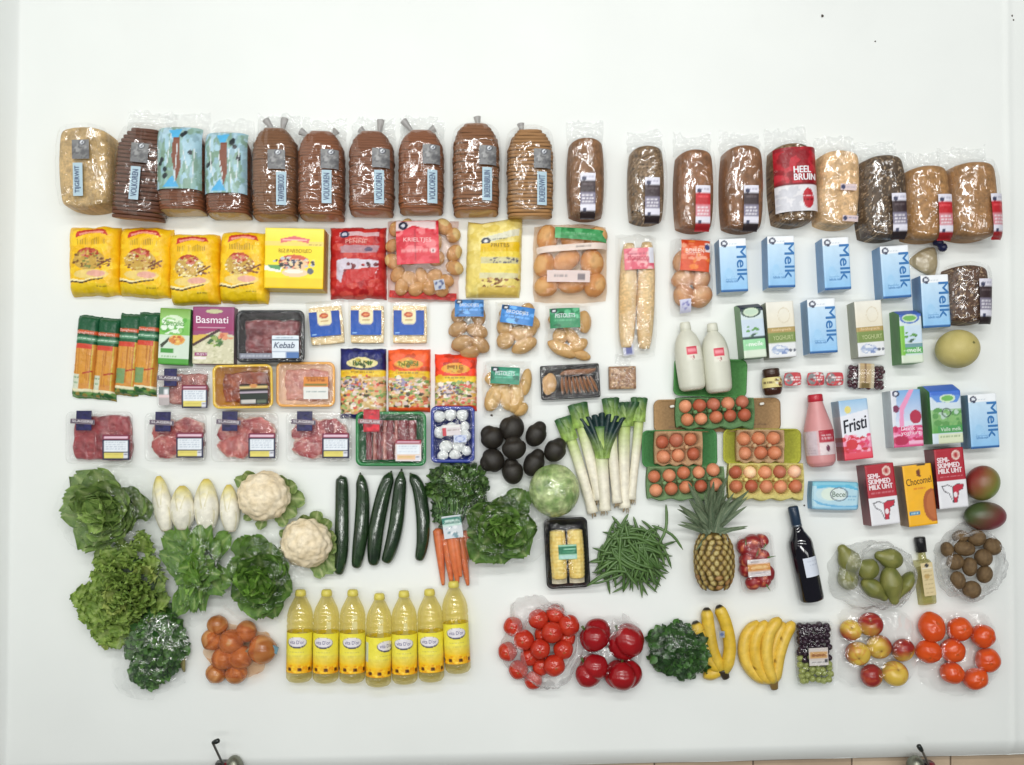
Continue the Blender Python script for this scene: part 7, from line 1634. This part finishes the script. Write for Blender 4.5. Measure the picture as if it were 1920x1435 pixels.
# kiwis
def kiwi_me(seed):
    V, F, cc = blob_data(22, 16, lambda D: 1 + .02 * (n3(D, 8, seed) - .5), lambda D: mixc(C(86, 66, 44), C(126, 102, 70), n3(D, 5, seed) * 2 - .5)); return mkmesh("kiwi", V, F, "crust", cc)
KM = [kiwi_me(i) for i in range(3)]
where = ["topmost, under the dark red mango", "at the far outer corner of the bag", "long, lying across just below the top pair", "half under the rim beside the oil bottle's cap", "round, at the outer side below the corner one", "round, on the side of the small oil bottle", "upright, in the very centre of the heap", "at the outer side, lower down", "upright, near the oil bottle's foot", "lowest, at the pointed end of the bag", "half hidden by the folded rim at the top"]
for i, (px, py, rx, ry, ro, z) in enumerate(((1831, 1009, 17, 16, 0, .045), (1861, 1025, 16, 17, 30, .045), (1808, 1029, 20, 14, -8, .055), (1776, 1031, 11, 15, 10, .045), (1844, 1046, 16, 17, 20, .05), (1791, 1054, 16, 15, 40, .05), (1818, 1063, 13, 18, 0, .06), (1846, 1077, 14, 17, -15, .048), (1796, 1088, 13, 17, 10, .05), (1822, 1106, 17, 17, 30, .048), (1801, 1006, 15, 12, 10, .035))):
    fruit("kiwi", KM[i % 3], "brown kiwi " + where[i], "kiwi", px, py, rx, ry, 14, ro, 0, "kiwis in the open bag", z)
open_bag("kiwi_bag", "open clear bag holding the brown kiwis", "fruit bag", 1822, 1060, 64, 68, 0, 2, 49, 60, .06, 11, orot=-12)

# onions in a mesh bag
def onion_me(seed):
    def oc(D):
        st = vnoise(np.arctan2(D[..., 1], D[..., 0]) * 7, D[..., 2] * .8, seed); c = mixc(C(160, 92, 44), C(212, 152, 96), st * 1.3 - .15)
        return mixc(c, C(110, 66, 34), np.clip((D[..., 2] - .93) * 14, 0, 1) * .8)
    V, F, cc = blob_data(26, 20, lambda D: 1 + .03 * (n3(D, 1.5, seed) - .5) + .22 * np.clip(np.abs(D[..., 2]) - .93, 0, 1) * 6, oc); return mkmesh("onion", V, F, "skin_gloss", cc)
RM = [onion_me(i) for i in range(3)]
wh = ["under the edge of the lettuce bag", "largest of the upper row, in the middle", "beside the blue tie", "outermost on the lettuce side", "in the centre of the mesh bag", "touching the big outer one", "big and smooth, nearest the oil bottles", "lowest, on the lettuce side", "lowest, on the oil bottle side"]
for i, (px, py, r, z) in enumerate(((408, 1172, 17, .03), (434, 1203, 21, .045), (462, 1184, 18, .03), (398, 1200, 18, .03), (420, 1234, 20, .04), (452, 1233, 20, .04), (492, 1218, 24, .04), (405, 1263, 17, .028), (443, 1263, 18, .028))):
    fruit("onion", RM[i % 3], "brown onion in the mesh bag, " + wh[i], "onion", px, py, r * 1.16, r * 1.16, r * 1.05, i * 47, (60, -75, 80, -60, 70, -80, 65, 85, -70)[i], "onions in the mesh bag", z)
t = T("mesh_bag", "orange mesh bag around the brown onions with a blue tie", "mesh bag", 446, 1219, .03, -14)
hf("net", t, 122, 104, lambda u, v: .004 + .082 * np.clip(1 - (np.abs(u) ** 3 + np.abs(v) ** 3) * .62, 0, 1) ** .5, "orange_net", C(255, 255, 255), cell=3, skirt=False, rnd=.7, wr=.006, wsc=.08, seed=3, warp=lambda u, v: (14 * u * (fbm(v * 2.2 + 3, u * 0, 3, 2) - .5), 20 * v * (fbm(u * 2.4, v * 0, 5, 2) - .55)))
hf("blue_tie", t, 46, 13, lambda u, v: .05 + .012 * (1 - u ** 2), "soft_plastic", C(120, 160, 178), cell=2, x=52, y=24, rot=-2, zb=.045, wr=.004, wsc=.2, warp=lambda u, v: (0 * u, -4 * u ** 2))
hf("twist", t, 20, 9, lambda u, v: .062 + 0 * u, "soft_plastic", C(150, 160, 160), cell=2, x=24, y=8, rot=60, zb=.05, wr=.006, wsc=.3)
